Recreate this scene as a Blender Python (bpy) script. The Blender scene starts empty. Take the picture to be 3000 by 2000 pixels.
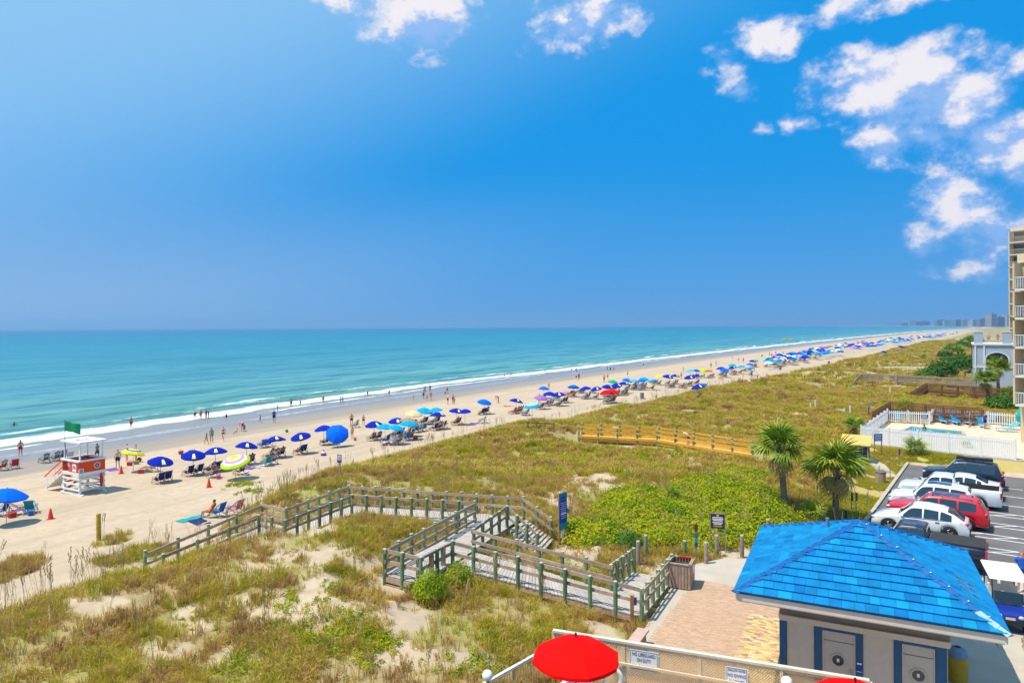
import bpy, bmesh, math, random
import numpy as np
from mathutils import Vector, Matrix, Euler
random.seed(7); rng = np.random.default_rng(7)
R = math.radians
scene = bpy.context.scene
COL = scene.collection

# ------------------------------------------------------------------ camera
H = 13.5                      # eye height above the sea
F = 2000.0                    # focal length for a 3000 px wide picture (24 mm on 36 mm)
HZ, ROLL = 956.5, 0.0056      # horizon row at the picture's middle and its slope
camd = bpy.data.cameras.new('camera'); cam = bpy.data.objects.new('camera', camd); COL.objects.link(cam)
ph = math.atan(ROLL)
Rv = Vector((math.cos(ph), 0, -math.sin(ph))); Uv = Vector((math.sin(ph), 0, math.cos(ph))); Fv = Vector((0, 1, 0))
m = Matrix.Identity(4)
for i in range(3):
    m[i][0] = Rv[i]; m[i][1] = Uv[i]; m[i][2] = -Fv[i]
m[2][3] = H
cam.matrix_world = m
camd.lens = 24; camd.sensor_width = 36; camd.shift_y = -(1000 - HZ) / 3000.0
camd.clip_start = 0.1; camd.clip_end = 60000
scene.camera = cam

# ------------------------------------------------------------------ sun, sky, exposure
SUN_EL = 66.0
SUN_AZ = Vector((-0.96, -0.28, 0)).normalized()          # where the sun stands, seen from above
sd = (SUN_AZ * math.cos(R(SUN_EL)) + Vector((0, 0, math.sin(R(SUN_EL))))).normalized()
sl = bpy.data.lights.new('sun', 'SUN'); sun = bpy.data.objects.new('sun', sl); COL.objects.link(sun)
sl.energy = 4.4; sl.angle = R(0.5); sl.color = (1.0, 0.94, 0.83)
sun.rotation_euler = (-sd).to_track_quat('-Z', 'Y').to_euler(); sun.location = (0, 0, 60)
vs = scene.view_settings
vs.view_transform = 'Standard'; vs.look = 'None'; vs.gamma = 1.0; vs.use_curve_mapping = False
vs.exposure = 0.30
scene.render.film_transparent = False

world = bpy.data.worlds.new('World'); scene.world = world; world.use_nodes = True
wt = world.node_tree; wt.nodes.clear(); WN = wt.nodes; WL = wt.links
def wn(t, **k):
    n = WN.new(t)
    for a, b in k.items(): setattr(n, a, b)
    return n
def wmath(op, a, b=None, c=None, clamp=False):
    n = wn('ShaderNodeMath', operation=op, use_clamp=clamp)
    for i, v in enumerate((a, b, c)):
        if v is None: continue
        if isinstance(v, (int, float)): n.inputs[i].default_value = v
        else: WL.new(v, n.inputs[i])
    return n.outputs[0]
sky = wn('ShaderNodeTexSky', sky_type='NISHITA'); sky.sun_disc = False
sky.sun_elevation = R(SUN_EL); sky.sun_rotation = math.atan2(sd.x, sd.y)
sky.altitude = 0; sky.air_density = 1.0; sky.dust_density = 0.3; sky.ozone_density = 1.5
tc = wn('ShaderNodeTexCoord'); sep = wn('ShaderNodeSeparateXYZ'); WL.new(tc.outputs['Generated'], sep.inputs[0])
az = wmath('ARCTAN2', sep.outputs[0], sep.outputs[1])
el = wmath('ARCSINE', sep.outputs[2])
comb = wn('ShaderNodeCombineXYZ'); WL.new(az, comb.inputs[0]); WL.new(el, comb.inputs[1])
def wrange(v, a, b, c=0., d=1.):
    n = wn('ShaderNodeMapRange', interpolation_type='SMOOTHSTEP')
    for k, q in (('From Min', a), ('From Max', b), ('To Min', c), ('To Max', d)): n.inputs[k].default_value = q
    WL.new(v, n.inputs['Value']); return n.outputs[0]
def wmix(f, a, b):
    n = wn('ShaderNodeMix', data_type='RGBA')
    for k, v in (('Factor', f), ('A', a), ('B', b)):
        if isinstance(v, tuple): n.inputs[k].default_value = (*v, 1)
        elif isinstance(v, (int, float)): n.inputs[k].default_value = v
        else: WL.new(v, n.inputs[k])
    return n.outputs['Result']
def C(r, g, b):
    f = lambda c: (c / 255 / 12.92) if c / 255 <= .04045 else ((c / 255 + .055) / 1.055) ** 2.4
    return (f(r), f(g), f(b))
SKYK = 8.1
S10 = lambda r, g, b: tuple(x * SKYK for x in C(r, g, b))
# clear air: deep blue away from the sun, paler round the sun and towards the horizon
dt = wn('ShaderNodeVectorMath', operation='DOT_PRODUCT'); WL.new(tc.outputs['Generated'], dt.inputs[0]); dt.inputs[1].default_value = sd
air = wmix(wrange(dt.outputs['Value'], .10, .46), S10(0, 151, 232), S10(142, 198, 244))
air = wmix(wrange(el, .24, -.02, 0., .97), air, wmix(wrange(dt.outputs['Value'], -.10, .17), S10(88, 163, 229), S10(146, 186, 230)))
base = wmix(.985, sky.outputs[0], air)
def azel(px, py):
    dx = (px - 1500) / F; dz = -(py - HZ) / F
    v = Rv * dx + Uv * dz + Fv; v.normalize()
    return math.atan2(v.x, v.y), math.asin(v.z)
# heaps of cloud: centre and half size in picture pixels, weight
blobs = [(2560, 240, 210, 130, 1.0), (2680, 215, 190, 120, 1.05), (2800, 290, 200, 120, .95), (2740, 400, 260, 110, .62), (2600, 400, 130, 110, .6),
         (2970, 430, 190, 130, .95), (2800, 590, 150, 130, .95), (2920, 660, 190, 140, .62), (2720, 690, 110, 90, .85), (2780, 790, 260, 60, .5),
         (2250, 108, 150, 75, .8), (2120, 190, 120, 72, .75), (2165, 262, 85, 70, .7), (2230, 380, 60, 40, .7), (2335, 362, 100, 42, .6),
         (1230, 60, 240, 130, .82), (1080, 10, 240, 80, .72), (1710, 50, 230, 120, .8), (1590, 120, 120, 80, .55), (2475, 15, 120, 80, .85), (2740, -20, 170, 50, .6), (2990, 190, 140, 100, .65)]
rb = random.Random(3)
field = None
def add_blob(a, e, ra, re, w):
    global field
    mpn = wn('ShaderNodeMapping', vector_type='TEXTURE'); WL.new(comb.outputs[0], mpn.inputs[0])
    mpn.inputs['Location'].default_value = (a, e, 0); mpn.inputs['Scale'].default_value = (ra, re, 1)
    g = wn('ShaderNodeTexGradient', gradient_type='SPHERICAL'); WL.new(mpn.outputs[0], g.inputs[0])
    v = wmath('MULTIPLY', g.outputs['Fac'], w)
    field = v if field is None else wmath('SMOOTH_MAX', field, v, 0.10)
for (px, py, rx, ry, w) in blobs:
    a, e = azel(px, py); add_blob(a, e, rx / F * 1.08, ry / F * 1.12, w * (1.08 if rx > 140 else .98))
for k in range(9):                                      # the same kind of sky goes on all round
    a = rb.uniform(0.95, 2 * math.pi - 0.95); a = a - 2 * math.pi if a > math.pi else a
    add_blob(a, rb.uniform(.12, .75), rb.uniform(.12, .25), rb.uniform(.06, .12), rb.uniform(.7, 1))
mp = wn('ShaderNodeMapping'); mp.inputs['Scale'].default_value = (1, 1, 1.35); WL.new(tc.outputs['Generated'], mp.inputs[0])
def cnoise(scale, det, off=None, rough=.6):
    n = wn('ShaderNodeTexNoise'); n.inputs['Scale'].default_value = scale; n.inputs['Detail'].default_value = det; n.inputs['Roughness'].default_value = rough
    src = mp.outputs[0]
    if off:
        o = wn('ShaderNodeVectorMath', operation='ADD'); WL.new(src, o.inputs[0]); o.inputs[1].default_value = off; src = o.outputs[0]
    WL.new(src, n.inputs['Vector']); return n.outputs['Fac']
n1 = cnoise(18, 8, None, .60); n2 = cnoise(18, 4, (-.010, .0, .024), .56)
gate = wmath('MULTIPLY', field, 5., clamp=True)
dens = wmath('MULTIPLY_ADD', wmath('MULTIPLY', wmath('SUBTRACT', n1, .5), 1.45), gate, field)
lit = wmath('MULTIPLY_ADD', wmath('SUBTRACT', n1, n2), 2.9, .45, clamp=True)
shade = None
for (px, py, rx, ry) in ((2690, 345, 260, 110), (2820, 400, 200, 90), (2900, 700, 200, 110), (2990, 540, 130, 90), (2760, 740, 160, 60), (1240, 95, 160, 60), (1715, 85, 150, 55), (2175, 285, 70, 40)):
    a, e = azel(px, py); mpn = wn('ShaderNodeMapping', vector_type='TEXTURE'); WL.new(comb.outputs[0], mpn.inputs[0]); mpn.inputs['Location'].default_value = (a, e, 0); mpn.inputs['Scale'].default_value = (rx / F, ry / F, 1)
    g = wn('ShaderNodeTexGradient', gradient_type='SPHERICAL'); WL.new(mpn.outputs[0], g.inputs[0]); shade = g.outputs['Fac'] if shade is None else wmath('MAXIMUM', shade, g.outputs['Fac'])
lit = wmath('MULTIPLY_ADD', shade, -.72, lit)
cov = wmath('MULTIPLY', wrange(dens, .24, .70), .95)
ccol = wmix(wrange(wmath('MULTIPLY_ADD', dens, .95, lit), .45, 1.30), S10(150, 190, 245), S10(250, 244, 247))
mixs = wmix(cov, base, ccol)
bg = wn('ShaderNodeBackground'); bg.inputs['Strength'].default_value = 0.10; WL.new(mixs, bg.inputs['Color'])
wo = wn('ShaderNodeOutputWorld'); WL.new(bg.outputs[0], wo.inputs['Surface'])
world.cycles.sampling_method = 'MANUAL'; world.cycles.sample_map_resolution = 256
cy = scene.cycles
cy.max_bounces = 5; cy.diffuse_bounces = 2; cy.glossy_bounces = 3; cy.transmission_bounces = 4; cy.transparent_max_bounces = 8; cy.volume_bounces = 0
cy.use_adaptive_sampling = True; cy.adaptive_threshold = .02; cy.caustics_reflective = False; cy.caustics_refractive = False

# ------------------------------------------------------------------ helpers: colour, materials
def scl(c, k): return tuple(min(1, x * k) for x in c)
MATS = {}
def M(name, col, rough=.6, metal=0., var=.12, scale=3., bump=0., bscale=30., spec=.4, rnd=0., coat=0., stretch=(1, 1, 1), emis=None):
    if name in MATS: return MATS[name]
    mt = bpy.data.materials.new(name); mt.use_nodes = True
    nt = mt.node_tree; N = nt.nodes; L = nt.links; p = N['Principled BSDF']
    p.inputs['Roughness'].default_value = rough; p.inputs['Metallic'].default_value = metal
    p.inputs['Specular IOR Level'].default_value = spec; p.inputs['Coat Weight'].default_value = coat
    t = N.new('ShaderNodeTexCoord'); mpn = N.new('ShaderNodeMapping'); mpn.inputs['Scale'].default_value = stretch
    L.new(t.outputs['Object'], mpn.inputs[0])
    nz = N.new('ShaderNodeTexNoise'); nz.inputs['Scale'].default_value = scale; nz.inputs['Detail'].default_value = 5
    L.new(mpn.outputs[0], nz.inputs['Vector'])
    mr = N.new('ShaderNodeMapRange'); mr.inputs['From Min'].default_value = .25; mr.inputs['From Max'].default_value = .75
    mr.inputs['To Min'].default_value = 1 - var; mr.inputs['To Max'].default_value = 1 + var; L.new(nz.outputs['Fac'], mr.inputs['Value'])
    src = mr.outputs[0]
    if rnd:
        oi = N.new('ShaderNodeObjectInfo'); m2 = N.new('ShaderNodeMapRange'); L.new(oi.outputs['Random'], m2.inputs['Value'])
        m2.inputs['To Min'].default_value = 1 - rnd; m2.inputs['To Max'].default_value = 1 + rnd
        mm = N.new('ShaderNodeMath'); mm.operation = 'MULTIPLY'; L.new(src, mm.inputs[0]); L.new(m2.outputs[0], mm.inputs[1]); src = mm.outputs[0]
    vm = N.new('ShaderNodeVectorMath'); vm.operation = 'SCALE'; vm.inputs[0].default_value = col; L.new(src, vm.inputs['Scale'])
    L.new(vm.outputs[0], p.inputs['Base Color'])
    if bump:
        b2 = N.new('ShaderNodeTexNoise'); b2.inputs['Scale'].default_value = bscale; b2.inputs['Detail'].default_value = 4; L.new(mpn.outputs[0], b2.inputs['Vector'])
        bp = N.new('ShaderNodeBump'); bp.inputs['Strength'].default_value = bump; bp.inputs['Distance'].default_value = .02
        L.new(b2.outputs['Fac'], bp.inputs['Height']); L.new(bp.outputs[0], p.inputs['Normal'])
    MATS[name] = mt
    return mt

# ------------------------------------------------------------------ helpers: meshes and objects
class MB:
    def __init__(s): s.v = []; s.f = []; s.mi = []
    def add(s, vs, fs, mi=0):
        o = len(s.v); s.v += [tuple(x) for x in vs]; s.f += [tuple(i + o for i in f) for f in fs]; s.mi += [mi] * len(fs); return s
    def hexa(s, p, mi=0):      # 8 points: bottom 4 ccw, top 4 ccw
        return s.add(p, [(3, 2, 1, 0), (4, 5, 6, 7), (0, 1, 5, 4), (1, 2, 6, 5), (2, 3, 7, 6), (3, 0, 4, 7)], mi)
    def box(s, c, d, rz=0., mi=0, taper=1.):
        x, y, z = d[0] / 2, d[1] / 2, d[2] / 2; cs, sn = math.cos(rz), math.sin(rz); P = []
        for k, zz in ((1., -z), (taper, z)):
            for a, b in ((-x, -y), (x, -y), (x, y), (-x, y)):
                a *= k; b *= k; P.append((c[0] + a * cs - b * sn, c[1] + a * sn + b * cs, c[2] + zz))
        return s.hexa(P, mi)
    def bar(s, p0, p1, w, h, up=(0, 0, 1), mi=0):   # w across, h along up
        p0 = Vector(p0); p1 = Vector(p1); d = (p1 - p0).normalized(); u = Vector(up)
        sd_ = d.cross(u)
        if sd_.length < 1e-4: sd_ = d.cross(Vector((1, 0, 0)))
        sd_.normalize(); u = sd_.cross(d).normalized(); a = sd_ * w / 2; b = u * h / 2
        return s.hexa([p0 - a - b, p1 - a - b, p1 + a - b, p0 + a - b, p0 - a + b, p1 - a + b, p1 + a + b, p0 + a + b], mi)
    def tube(s, p0, p1, r0, r1=None, n=8, mi=0, cap=True):
        r1 = r0 if r1 is None else r1; p0 = Vector(p0); p1 = Vector(p1); d = (p1 - p0).normalized()
        a = d.orthogonal().normalized(); b = d.cross(a); P = []
        for q, r in ((p0, r0), (p1, r1)):
            for i in range(n): t = 2 * math.pi * i / n; P.append(q + (a * math.cos(t) + b * math.sin(t)) * r)
        fs = [(i, (i + 1) % n, n + (i + 1) % n, n + i) for i in range(n)]
        if cap: fs += [tuple(range(n - 1, -1, -1)), tuple(range(n, 2 * n))]
        return s.add(P, fs, mi)
    def lathe(s, prof, c=(0, 0, 0), n=16, axis='z', mi=0):
        P = []
        for r, z in prof:
            for i in range(n):
                t = 2 * math.pi * i / n; x, y = r * math.cos(t), r * math.sin(t)
                q = (x, y, z) if axis == 'z' else ((x, z, y) if axis == 'y' else (z, x, y))
                P.append((c[0] + q[0], c[1] + q[1], c[2] + q[2]))
        fs = []
        for k in range(len(prof) - 1):
            for i in range(n): fs.append((k * n + i, k * n + (i + 1) % n, (k + 1) * n + (i + 1) % n, (k + 1) * n + i))
        return s.add(P, fs, mi)
    def ell(s, c, r, nu=10, nv=7, mi=0):
        return s.add(*ell_(c, r, nu, nv), mi)
    def mesh(s, name, mats, smooth=False):
        me = bpy.data.meshes.new(name); me.from_pydata(s.v, [], s.f)
        for mt in (mats if isinstance(mats, (list, tuple)) else [mats]): me.materials.append(mt)
        if any(s.mi): me.polygons.foreach_set('material_index', s.mi)
        if smooth: me.polygons.foreach_set('use_smooth', [True] * len(s.f))
        me.update(); return me
    def build(s, name, mats, parent=None, smooth=False, loc=None):
        return link(name, s.mesh(name, mats, smooth), parent, loc)
def ell_(c, r, nu, nv):
    P = []; fs = []
    for k in range(nv + 1):
        th = math.pi * k / nv
        for i in range(nu):
            t = 2 * math.pi * i / nu
            P.append((c[0] + r[0] * math.sin(th) * math.cos(t), c[1] + r[1] * math.sin(th) * math.sin(t), c[2] + r[2] * math.cos(th)))
    for k in range(nv):
        for i in range(nu): fs.append((k * nu + i, (k + 1) * nu + i, (k + 1) * nu + (i + 1) % nu, k * nu + (i + 1) % nu))
    return P, fs
def link(name, me, parent=None, loc=None, rz=0.):
    o = bpy.data.objects.new(name, me); COL.objects.link(o)
    if parent is not None: o.parent = parent
    if loc is not None: o.location = loc
    if rz: o.rotation_euler = (0, 0, rz)
    return o
def tag(o, label, cat, group=None, kind=None):
    o['label'] = label; o['category'] = cat
    if group: o['group'] = group
    if kind: o['kind'] = kind
    return o
def thing(name, label, cat, loc=(0, 0, 0), rz=0., group=None):
    o = bpy.data.objects.new(name, None); COL.objects.link(o); o.empty_display_size = .2
    o.location = loc; o.rotation_euler = (0, 0, rz); return tag(o, label, cat, group)
def struct(o): o['kind'] = 'structure'; return o
def setmat(o, mt, slot=0):
    o.material_slots[slot].link = 'OBJECT'; o.material_slots[slot].material = mt
def bevel(o, w, seg=2):
    b = o.modifiers.new('bevel', 'BEVEL'); b.width = w; b.segments = seg; b.limit_method = 'ANGLE'; return o
def text_mesh(body, size, name='lettering', align='CENTER', extr=.004):
    cu = bpy.data.curves.new(name, 'FONT'); cu.body = body; cu.size = size; cu.align_x = align; cu.align_y = 'CENTER'; cu.extrude = extr; cu.resolution_u = 2
    ob = bpy.data.objects.new('tmp', cu); COL.objects.link(ob)
    dg = bpy.context.evaluated_depsgraph_get(); me = bpy.data.meshes.new_from_object(ob.evaluated_get(dg)); me.name = name
    bpy.data.objects.remove(ob); bpy.data.curves.remove(cu); return me
def text(body, size, mt, parent, origin, right, up, name='lettering', bold=0., width=None):
    """Lettering laid on a surface: origin, right and up are in the parent's space."""
    me = text_mesh(body, size, name); me.materials.clear(); me.materials.append(mt)
    o = link(name, me, parent); r = Vector(right).normalized(); u = Vector(up).normalized(); n = r.cross(u)
    if width:
        xs = [v.co.x for v in me.vertices]; k = width / max(1e-6, max(xs) - min(xs))
    else: k = 1
    mm = Matrix.Identity(4)
    for i in range(3): mm[i][0] = r[i] * k; mm[i][1] = u[i]; mm[i][2] = n[i]; mm[i][3] = origin[i]
    o.matrix_local = mm
    return o

# ------------------------------------------------------------------ picture pixel -> place
def ray(px, py):
    dx = (px - 1500) / F; dz = -(py - HZ) / F
    v = Rv * dx + Uv * dz + Fv
    return v / v.y
def at_z(px, py, z):
    d = ray(px, py); k = (z - H) / d.z
    return Vector((d.x * k, k, z))
def at_y(px, py, Y):
    d = ray(px, py); return Vector((d.x * Y, Y, H + d.z * Y))
def to_px(p):
    d = Vector(p) - Vector((0, 0, H)); return 1500 + F * d.dot(Rv) / d.y, HZ - F * d.dot(Uv) / d.y
# ------------------------------------------------------------------ numpy noise
_lat = rng.random((256, 256))
def vnoise(x, y):
    x = np.asarray(x, float); y = np.asarray(y, float)
    xi = np.floor(x).astype(int); yi = np.floor(y).astype(int); fx = x - xi; fy = y - yi
    fx = fx * fx * (3 - 2 * fx); fy = fy * fy * (3 - 2 * fy)
    g = lambda a, b: _lat[a & 255, b & 255]
    return (g(xi, yi) * (1 - fx) + g(xi + 1, yi) * fx) * (1 - fy) + (g(xi, yi + 1) * (1 - fx) + g(xi + 1, yi + 1) * fx) * fy
def fbm(x, y, o=4, s=1.):
    r = 0; a = .5; t = 0
    for k in range(o): r = r + a * vnoise(x * s + 17.3 * k, y * s + 9.1 * k); t += a; a *= .5; s *= 2.03
    return r / t
def sstep(a, b, x):
    t = np.clip((np.asarray(x, float) - a) / (b - a), 0, 1); return t * t * (3 - 2 * t)

# ------------------------------------------------------------------ the shoreline: a curve; s runs along it, t is the distance landward
cp = np.array([(-246, -275), (-152.5, -98.6), (-58.5, 78), (-32, 128), (21.6, 216), (185, 461), (771, 1285), (1820, 2680), (3000, 4900), (3900, 8000), (4700, 13000), (5200, 18000)], float)
def catmull(P, n):
    out = []
    for i in range(1, len(P) - 2):
        p0, p1, p2, p3 = P[i - 1:i + 3]
        d1 = np.linalg.norm(p2 - p1); m1 = d1 * ((p1 - p0) / np.linalg.norm(p1 - p0) + (p2 - p1) / d1) / 2; m2 = d1 * ((p2 - p1) / d1 + (p3 - p2) / np.linalg.norm(p3 - p2)) / 2
        k = max(8, int(d1 / (2.0 if i < 6 else 25))); t = np.linspace(0, 1, k, endpoint=False)[:, None]
        out.append((2 * t**3 - 3 * t**2 + 1) * p1 + (t**3 - 2 * t**2 + t) * m1 + (-2 * t**3 + 3 * t**2) * p2 + (t**3 - t**2) * m2)
    out.append(P[-2][None, :]); return np.concatenate(out)
CV = catmull(cp, 0)
SS = np.concatenate([[0], np.cumsum(np.linalg.norm(np.diff(CV, axis=0), axis=1))])
i0 = np.argmin(np.hypot(CV[:, 0] + 58.5, CV[:, 1] - 78)); SS -= SS[i0]
TG = np.gradient(CV, axis=0); TG /= np.linalg.norm(TG, axis=1)[:, None]
def st2xy(s, t):
    x = np.interp(s, SS, CV[:, 0]); y = np.interp(s, SS, CV[:, 1]); tx = np.interp(s, SS, TG[:, 0]); ty = np.interp(s, SS, TG[:, 1])
    n = np.hypot(tx, ty); return x + t * ty / n, y - t * tx / n
_near = CV[:1400] if len(CV) > 1400 else CV
def xy2st(x, y):
    x = np.atleast_1d(np.asarray(x, float)); y = np.atleast_1d(np.asarray(y, float)); s = np.zeros_like(x); t = np.zeros_like(x)
    for a in range(0, len(x), 4000):
        X = x[a:a + 4000, None]; Y = y[a:a + 4000, None]
        j = np.argmin((X - CV[None, :, 0])**2 + (Y - CV[None, :, 1])**2, axis=1)
        dx = x[a:a + 4000] - CV[j, 0]; dy = y[a:a + 4000] - CV[j, 1]
        s[a:a + 4000] = SS[j] + dx * TG[j, 0] + dy * TG[j, 1]; t[a:a + 4000] = dx * TG[j, 1] - dy * TG[j, 0]
    return s, t

# ------------------------------------------------------------------ levels of the built ground
Z_PLAZA, Z_LOT = 2.2, 1.62
CAR_D = Vector((.588, .809, 0)); CAR_F = Vector((-.809, .588, 0))        # along the kerb, and a parked car's nose
KERB0 = Vector((21.3, 41.0, 0))
# plan outlines (x, y)
def polyz(pts, z): return [tuple(at_z(a, b, z)[:2]) for a, b in pts]
PLAZA = polyz([(1868, 1868), (1985, 1690), (2040, 1650), (2130, 1632), (2230, 1640), (2600, 1560), (2760, 1640)], Z_PLAZA) + [(17.5, 26.0), (15.0, 16.0), (5.0, 16.5), (3.2, 21.3)]
kp = lambda a, b: tuple((KERB0 + CAR_D * a - CAR_F * b)[:2])
LOT = [kp(-11, .0), kp(21.5, .0), kp(19.0, 30), kp(-22, 30), kp(-14, 3.5)]
POOLP = [tuple(at_z(a, b, z)[:2]) for a, b, z in ((2523, 1243, 4.1), (2600, 1202, 3.75), (2722, 1207, 3.75), (2740, 1196, 3.75), (2985, 1212, 3.75), (3060, 1216, 3.75), (3060, 1290, 4.1), (2975, 1284, 4.1))]
def inpoly(x, y, P):
    x = np.asarray(x, float); y = np.asarray(y, float); r = np.zeros(x.shape, bool); n = len(P)
    for i in range(n):
        (x0, y0), (x1, y1) = P[i], P[(i + 1) % n]
        c = ((y0 > y) != (y1 > y)) & (x < (x1 - x0) * (y - y0) / ((y1 - y0) or 1e-9) + x0); r ^= c
    return r
def segdist(x, y, a, b):
    ax, ay = a[0], a[1]; dx, dy = b[0] - ax, b[1] - ay; L2 = dx * dx + dy * dy or 1e-9
    k = np.clip(((x - ax) * dx + (y - ay) * dy) / L2, 0, 1); return np.hypot(x - ax - k * dx, y - ay - k * dy), k
def polydist(x, y, P):
    d = np.full(np.shape(x), 1e9)
    for i in range(len(P)): d = np.minimum(d, segdist(x, y, P[i], P[(i + 1) % len(P)])[0])
    return np.where(inpoly(x, y, P), 0, d)

# boardwalk rail lines: picture pixels of the first and last post top, deck level at both ends, number of posts
PT = 1.12
RAILS = dict(
    r1=((1880, 1720), 2.35, (1325, 1582), 3.1, 9), r2=((1880, 1720), 2.35, (1968, 1622), 2.28, 7), r3=((1790, 1650), 2.42, (1388, 1546), 3.1, 7),
    r4=((1790, 1650), 2.42, (1857, 1603), 2.28, 5), r5=((1127, 1604), 3.2, (1390, 1467), 3.2, 9), r6=((1127, 1604), 3.2, (1232, 1628), 3.2, 3),
    r7=((1232, 1628), 3.2, (1325, 1582), 3.1, 3), r8=((1388, 1546), 3.1, (1485, 1480), 3.2, 5), r9=((1485, 1480), 3.2, (1574, 1560), 2.25, 4),
    r10=((1534, 1453), 3.2, (1614, 1513), 2.3, 3), r11=((1534, 1453), 3.2, (1022, 1419), 3.0, 13), r12=((1390, 1467), 3.2, (1031, 1447), 3.0, 9),
    r13=((1022, 1419), 3.0, (838, 1484), 2.4, 7), r14=((1031, 1447), 3.0, (835, 1520), 2.4, 7), r15=((838, 1484), 2.4, (767, 1470), 2.25, 2),
    r16=((835, 1520), 2.4, (758, 1507), 2.25, 3), r17=((767, 1470), 2.25, (425, 1612), 1.45, 5), r18=((758, 1507), 2.25, (478, 1620), 1.5, 4))
RW = {k: (at_z(*a, za + PT) - Vector((0, 0, PT)), at_z(*b, zb + PT) - Vector((0, 0, PT)), n) for k, (a, za, b, zb, n) in RAILS.items()}
mid = lambda a, b: (a + b) / 2
WALKS = [(mid(RW['r2'][1], RW['r4'][1]), mid(RW['r1'][0], RW['r3'][0])), (mid(RW['r1'][0], RW['r3'][0]), mid(RW['r1'][1], RW['r3'][1])),
         (mid(RW['r6'][0], RW['r6'][1]), mid(RW['r5'][1], RW['r8'][1])), (mid(RW['r11'][0], RW['r8'][1]), mid(RW['r11'][1], RW['r12'][1])),
         (mid(RW['r13'][0], RW['r14'][0]), mid(RW['r13'][1], RW['r14'][1])), (mid(RW['r15'][0], RW['r16'][0]), mid(RW['r15'][1], RW['r16'][1])),
         (mid(RW['r17'][0], RW['r18'][0]), mid(RW['r17'][1], RW['r18'][1])), (mid(RW['r9'][0], RW['r10'][0]), mid(RW['r9'][1], RW['r10'][1]))]
YW0 = at_z(1696, 1246, 4.25) - Vector((0, 0, PT)); YW1 = at_z(1925, 1257, 4.15) - Vector((0, 0, PT)); YW2 = at_z(2205, 1299, 3.65) - Vector((0, 0, PT))
YOFF = Vector((.45, 1.6, 0))
YW = [(YW0 + YOFF / 2, YW1 + YOFF / 2), (YW1 + YOFF / 2, YW2 + YOFF / 2)]

EDGE_PX = [(0, 1790), (300, 1712), (560, 1625), (690, 1500), (820, 1435), (1000, 1380), (1127, 1348), (1255, 1313), (1383, 1285), (1510, 1266), (1678, 1226), (1780, 1207), (1908, 1184), (2036, 1157), (2102, 1146), (2230, 1117), (2383, 1085), (2510, 1055), (2606, 1030), (2713, 1005), (2790, 989)]
_e = [at_z(a, b, 1.6) for a, b in EDGE_PX]; _es, _et = xy2st([p.x for p in _e], [p.y for p in _e])
def edge_t(s):
    return np.interp(s, _es, _et) + 2.4 * (fbm(s * .09, s * 0 + 3.7, 3) - .5)
def hgt(x, y):
    x = np.atleast_1d(np.asarray(x, float)); y = np.atleast_1d(np.asarray(y, float)); s, t = xy2st(x, y)
    z = np.where(t < 20, .02 * t, .4 + (t - 20) * .036); z = np.where(t < 0, .03 * t, z)
    z = z + .07 * (fbm(s * .05, t * .03 + 40, 3) - .5) * sstep(25, 3, np.abs(t))
    te = edge_t(s); z = np.minimum(z, 1.55)
    m = sstep(te - 1, te + 7, t)
    d = .75 + 1.5 * (fbm(x * .11, y * .11, 3) - .42) + .9 * sstep(12, 4, np.abs(t - te - 9)) * fbm(s * .06, t * .06, 2)
    back = sstep(te + 40, te + 25, t)
    z = z + m * (.45 + np.clip(d, -.3, 2.0) * (.45 + .55 * back)) + .10 * m * (fbm(x * .7, y * .7, 3) - .5) + .03 * (fbm(x * .9, y * .9, 2) - .5)
    for P, zz in ((PLAZA, Z_PLAZA - .12), (LOT, Z_LOT - .12), (POOLP, 2.25)):
        near = polydist(x, y, P); w = sstep(5, .6, near); z = z * (1 - w) + zz * w
    for a, b in WALKS + YW:
        dd, k = segdist(x, y, a, b); top = a[2] + (b[2] - a[2]) * k - .42 + .5 * np.clip(dd - 1.3, 0, 9); z = np.where(dd < 4, np.minimum(z, np.maximum(top, .9)), z)
    return z
def gnd(px, py, z0=2.):
    z = z0
    for _ in range(8):
        p = at_z(px, py, z); z = .25 * z + .75 * float(hgt(p.x, p.y)[0])
    return at_z(px, py, z)
def gz(x, y): return float(hgt(x, y)[0])

# ------------------------------------------------------------------ where plants grow
def ellw(lst, z):
    out = []
    for (px, py, rx, ry, w) in lst:
        c = at_z(px, py, z); e = at_z(px + rx, py, z); n = at_z(px, py - ry, z); out.append((c.x, c.y, abs(e.x - c.x), abs(n.y - c.y), w))
    return out
SANDY = ellw([(930, 1705, 210, 42, 1.), (1010, 1790, 170, 40, .75), (760, 1740, 110, 40, .7), (850, 1850, 210, 45, .85), (620, 1880, 160, 40, .6), (640, 1960, 130, 40, .5), (500, 1960, 150, 40, .6),
              (1160, 1730, 80, 50, .8), (1180, 1960, 90, 40, .8), (430, 1760, 70, 28, .45), (130, 1760, 160, 26, .7), (40, 1800, 90, 28, .6), (1200, 1860, 100, 40, .5),
              (1760, 1440, 110, 30, .85), (1640, 1480, 60, 40, .6), (1790, 1395, 60, 14, .7), (1990, 1350, 70, 24, .6), (1870, 1305, 60, 9, .9), (2350, 1220, 60, 14, .9), (2250, 1232, 60, 9, .5), (2450, 1208, 40, 6, .8),
              (2000, 1640, 170, 24, .9), (2140, 1600, 80, 40, .8), (1700, 1600, 90, 26, .8), (1660, 1580, 50, 22, .9), (1780, 1880, 90, 38, .95), (1500, 1650, 50, 20, .4)], 2.5)
ISLES = ellw([(340, 1572, 48, 20, 1.), (-5, 1675, 92, 48, 1.), (330, 1640, 62, 13, 1.), (440, 1612, 80, 16, 1.)], 1.6)
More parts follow.
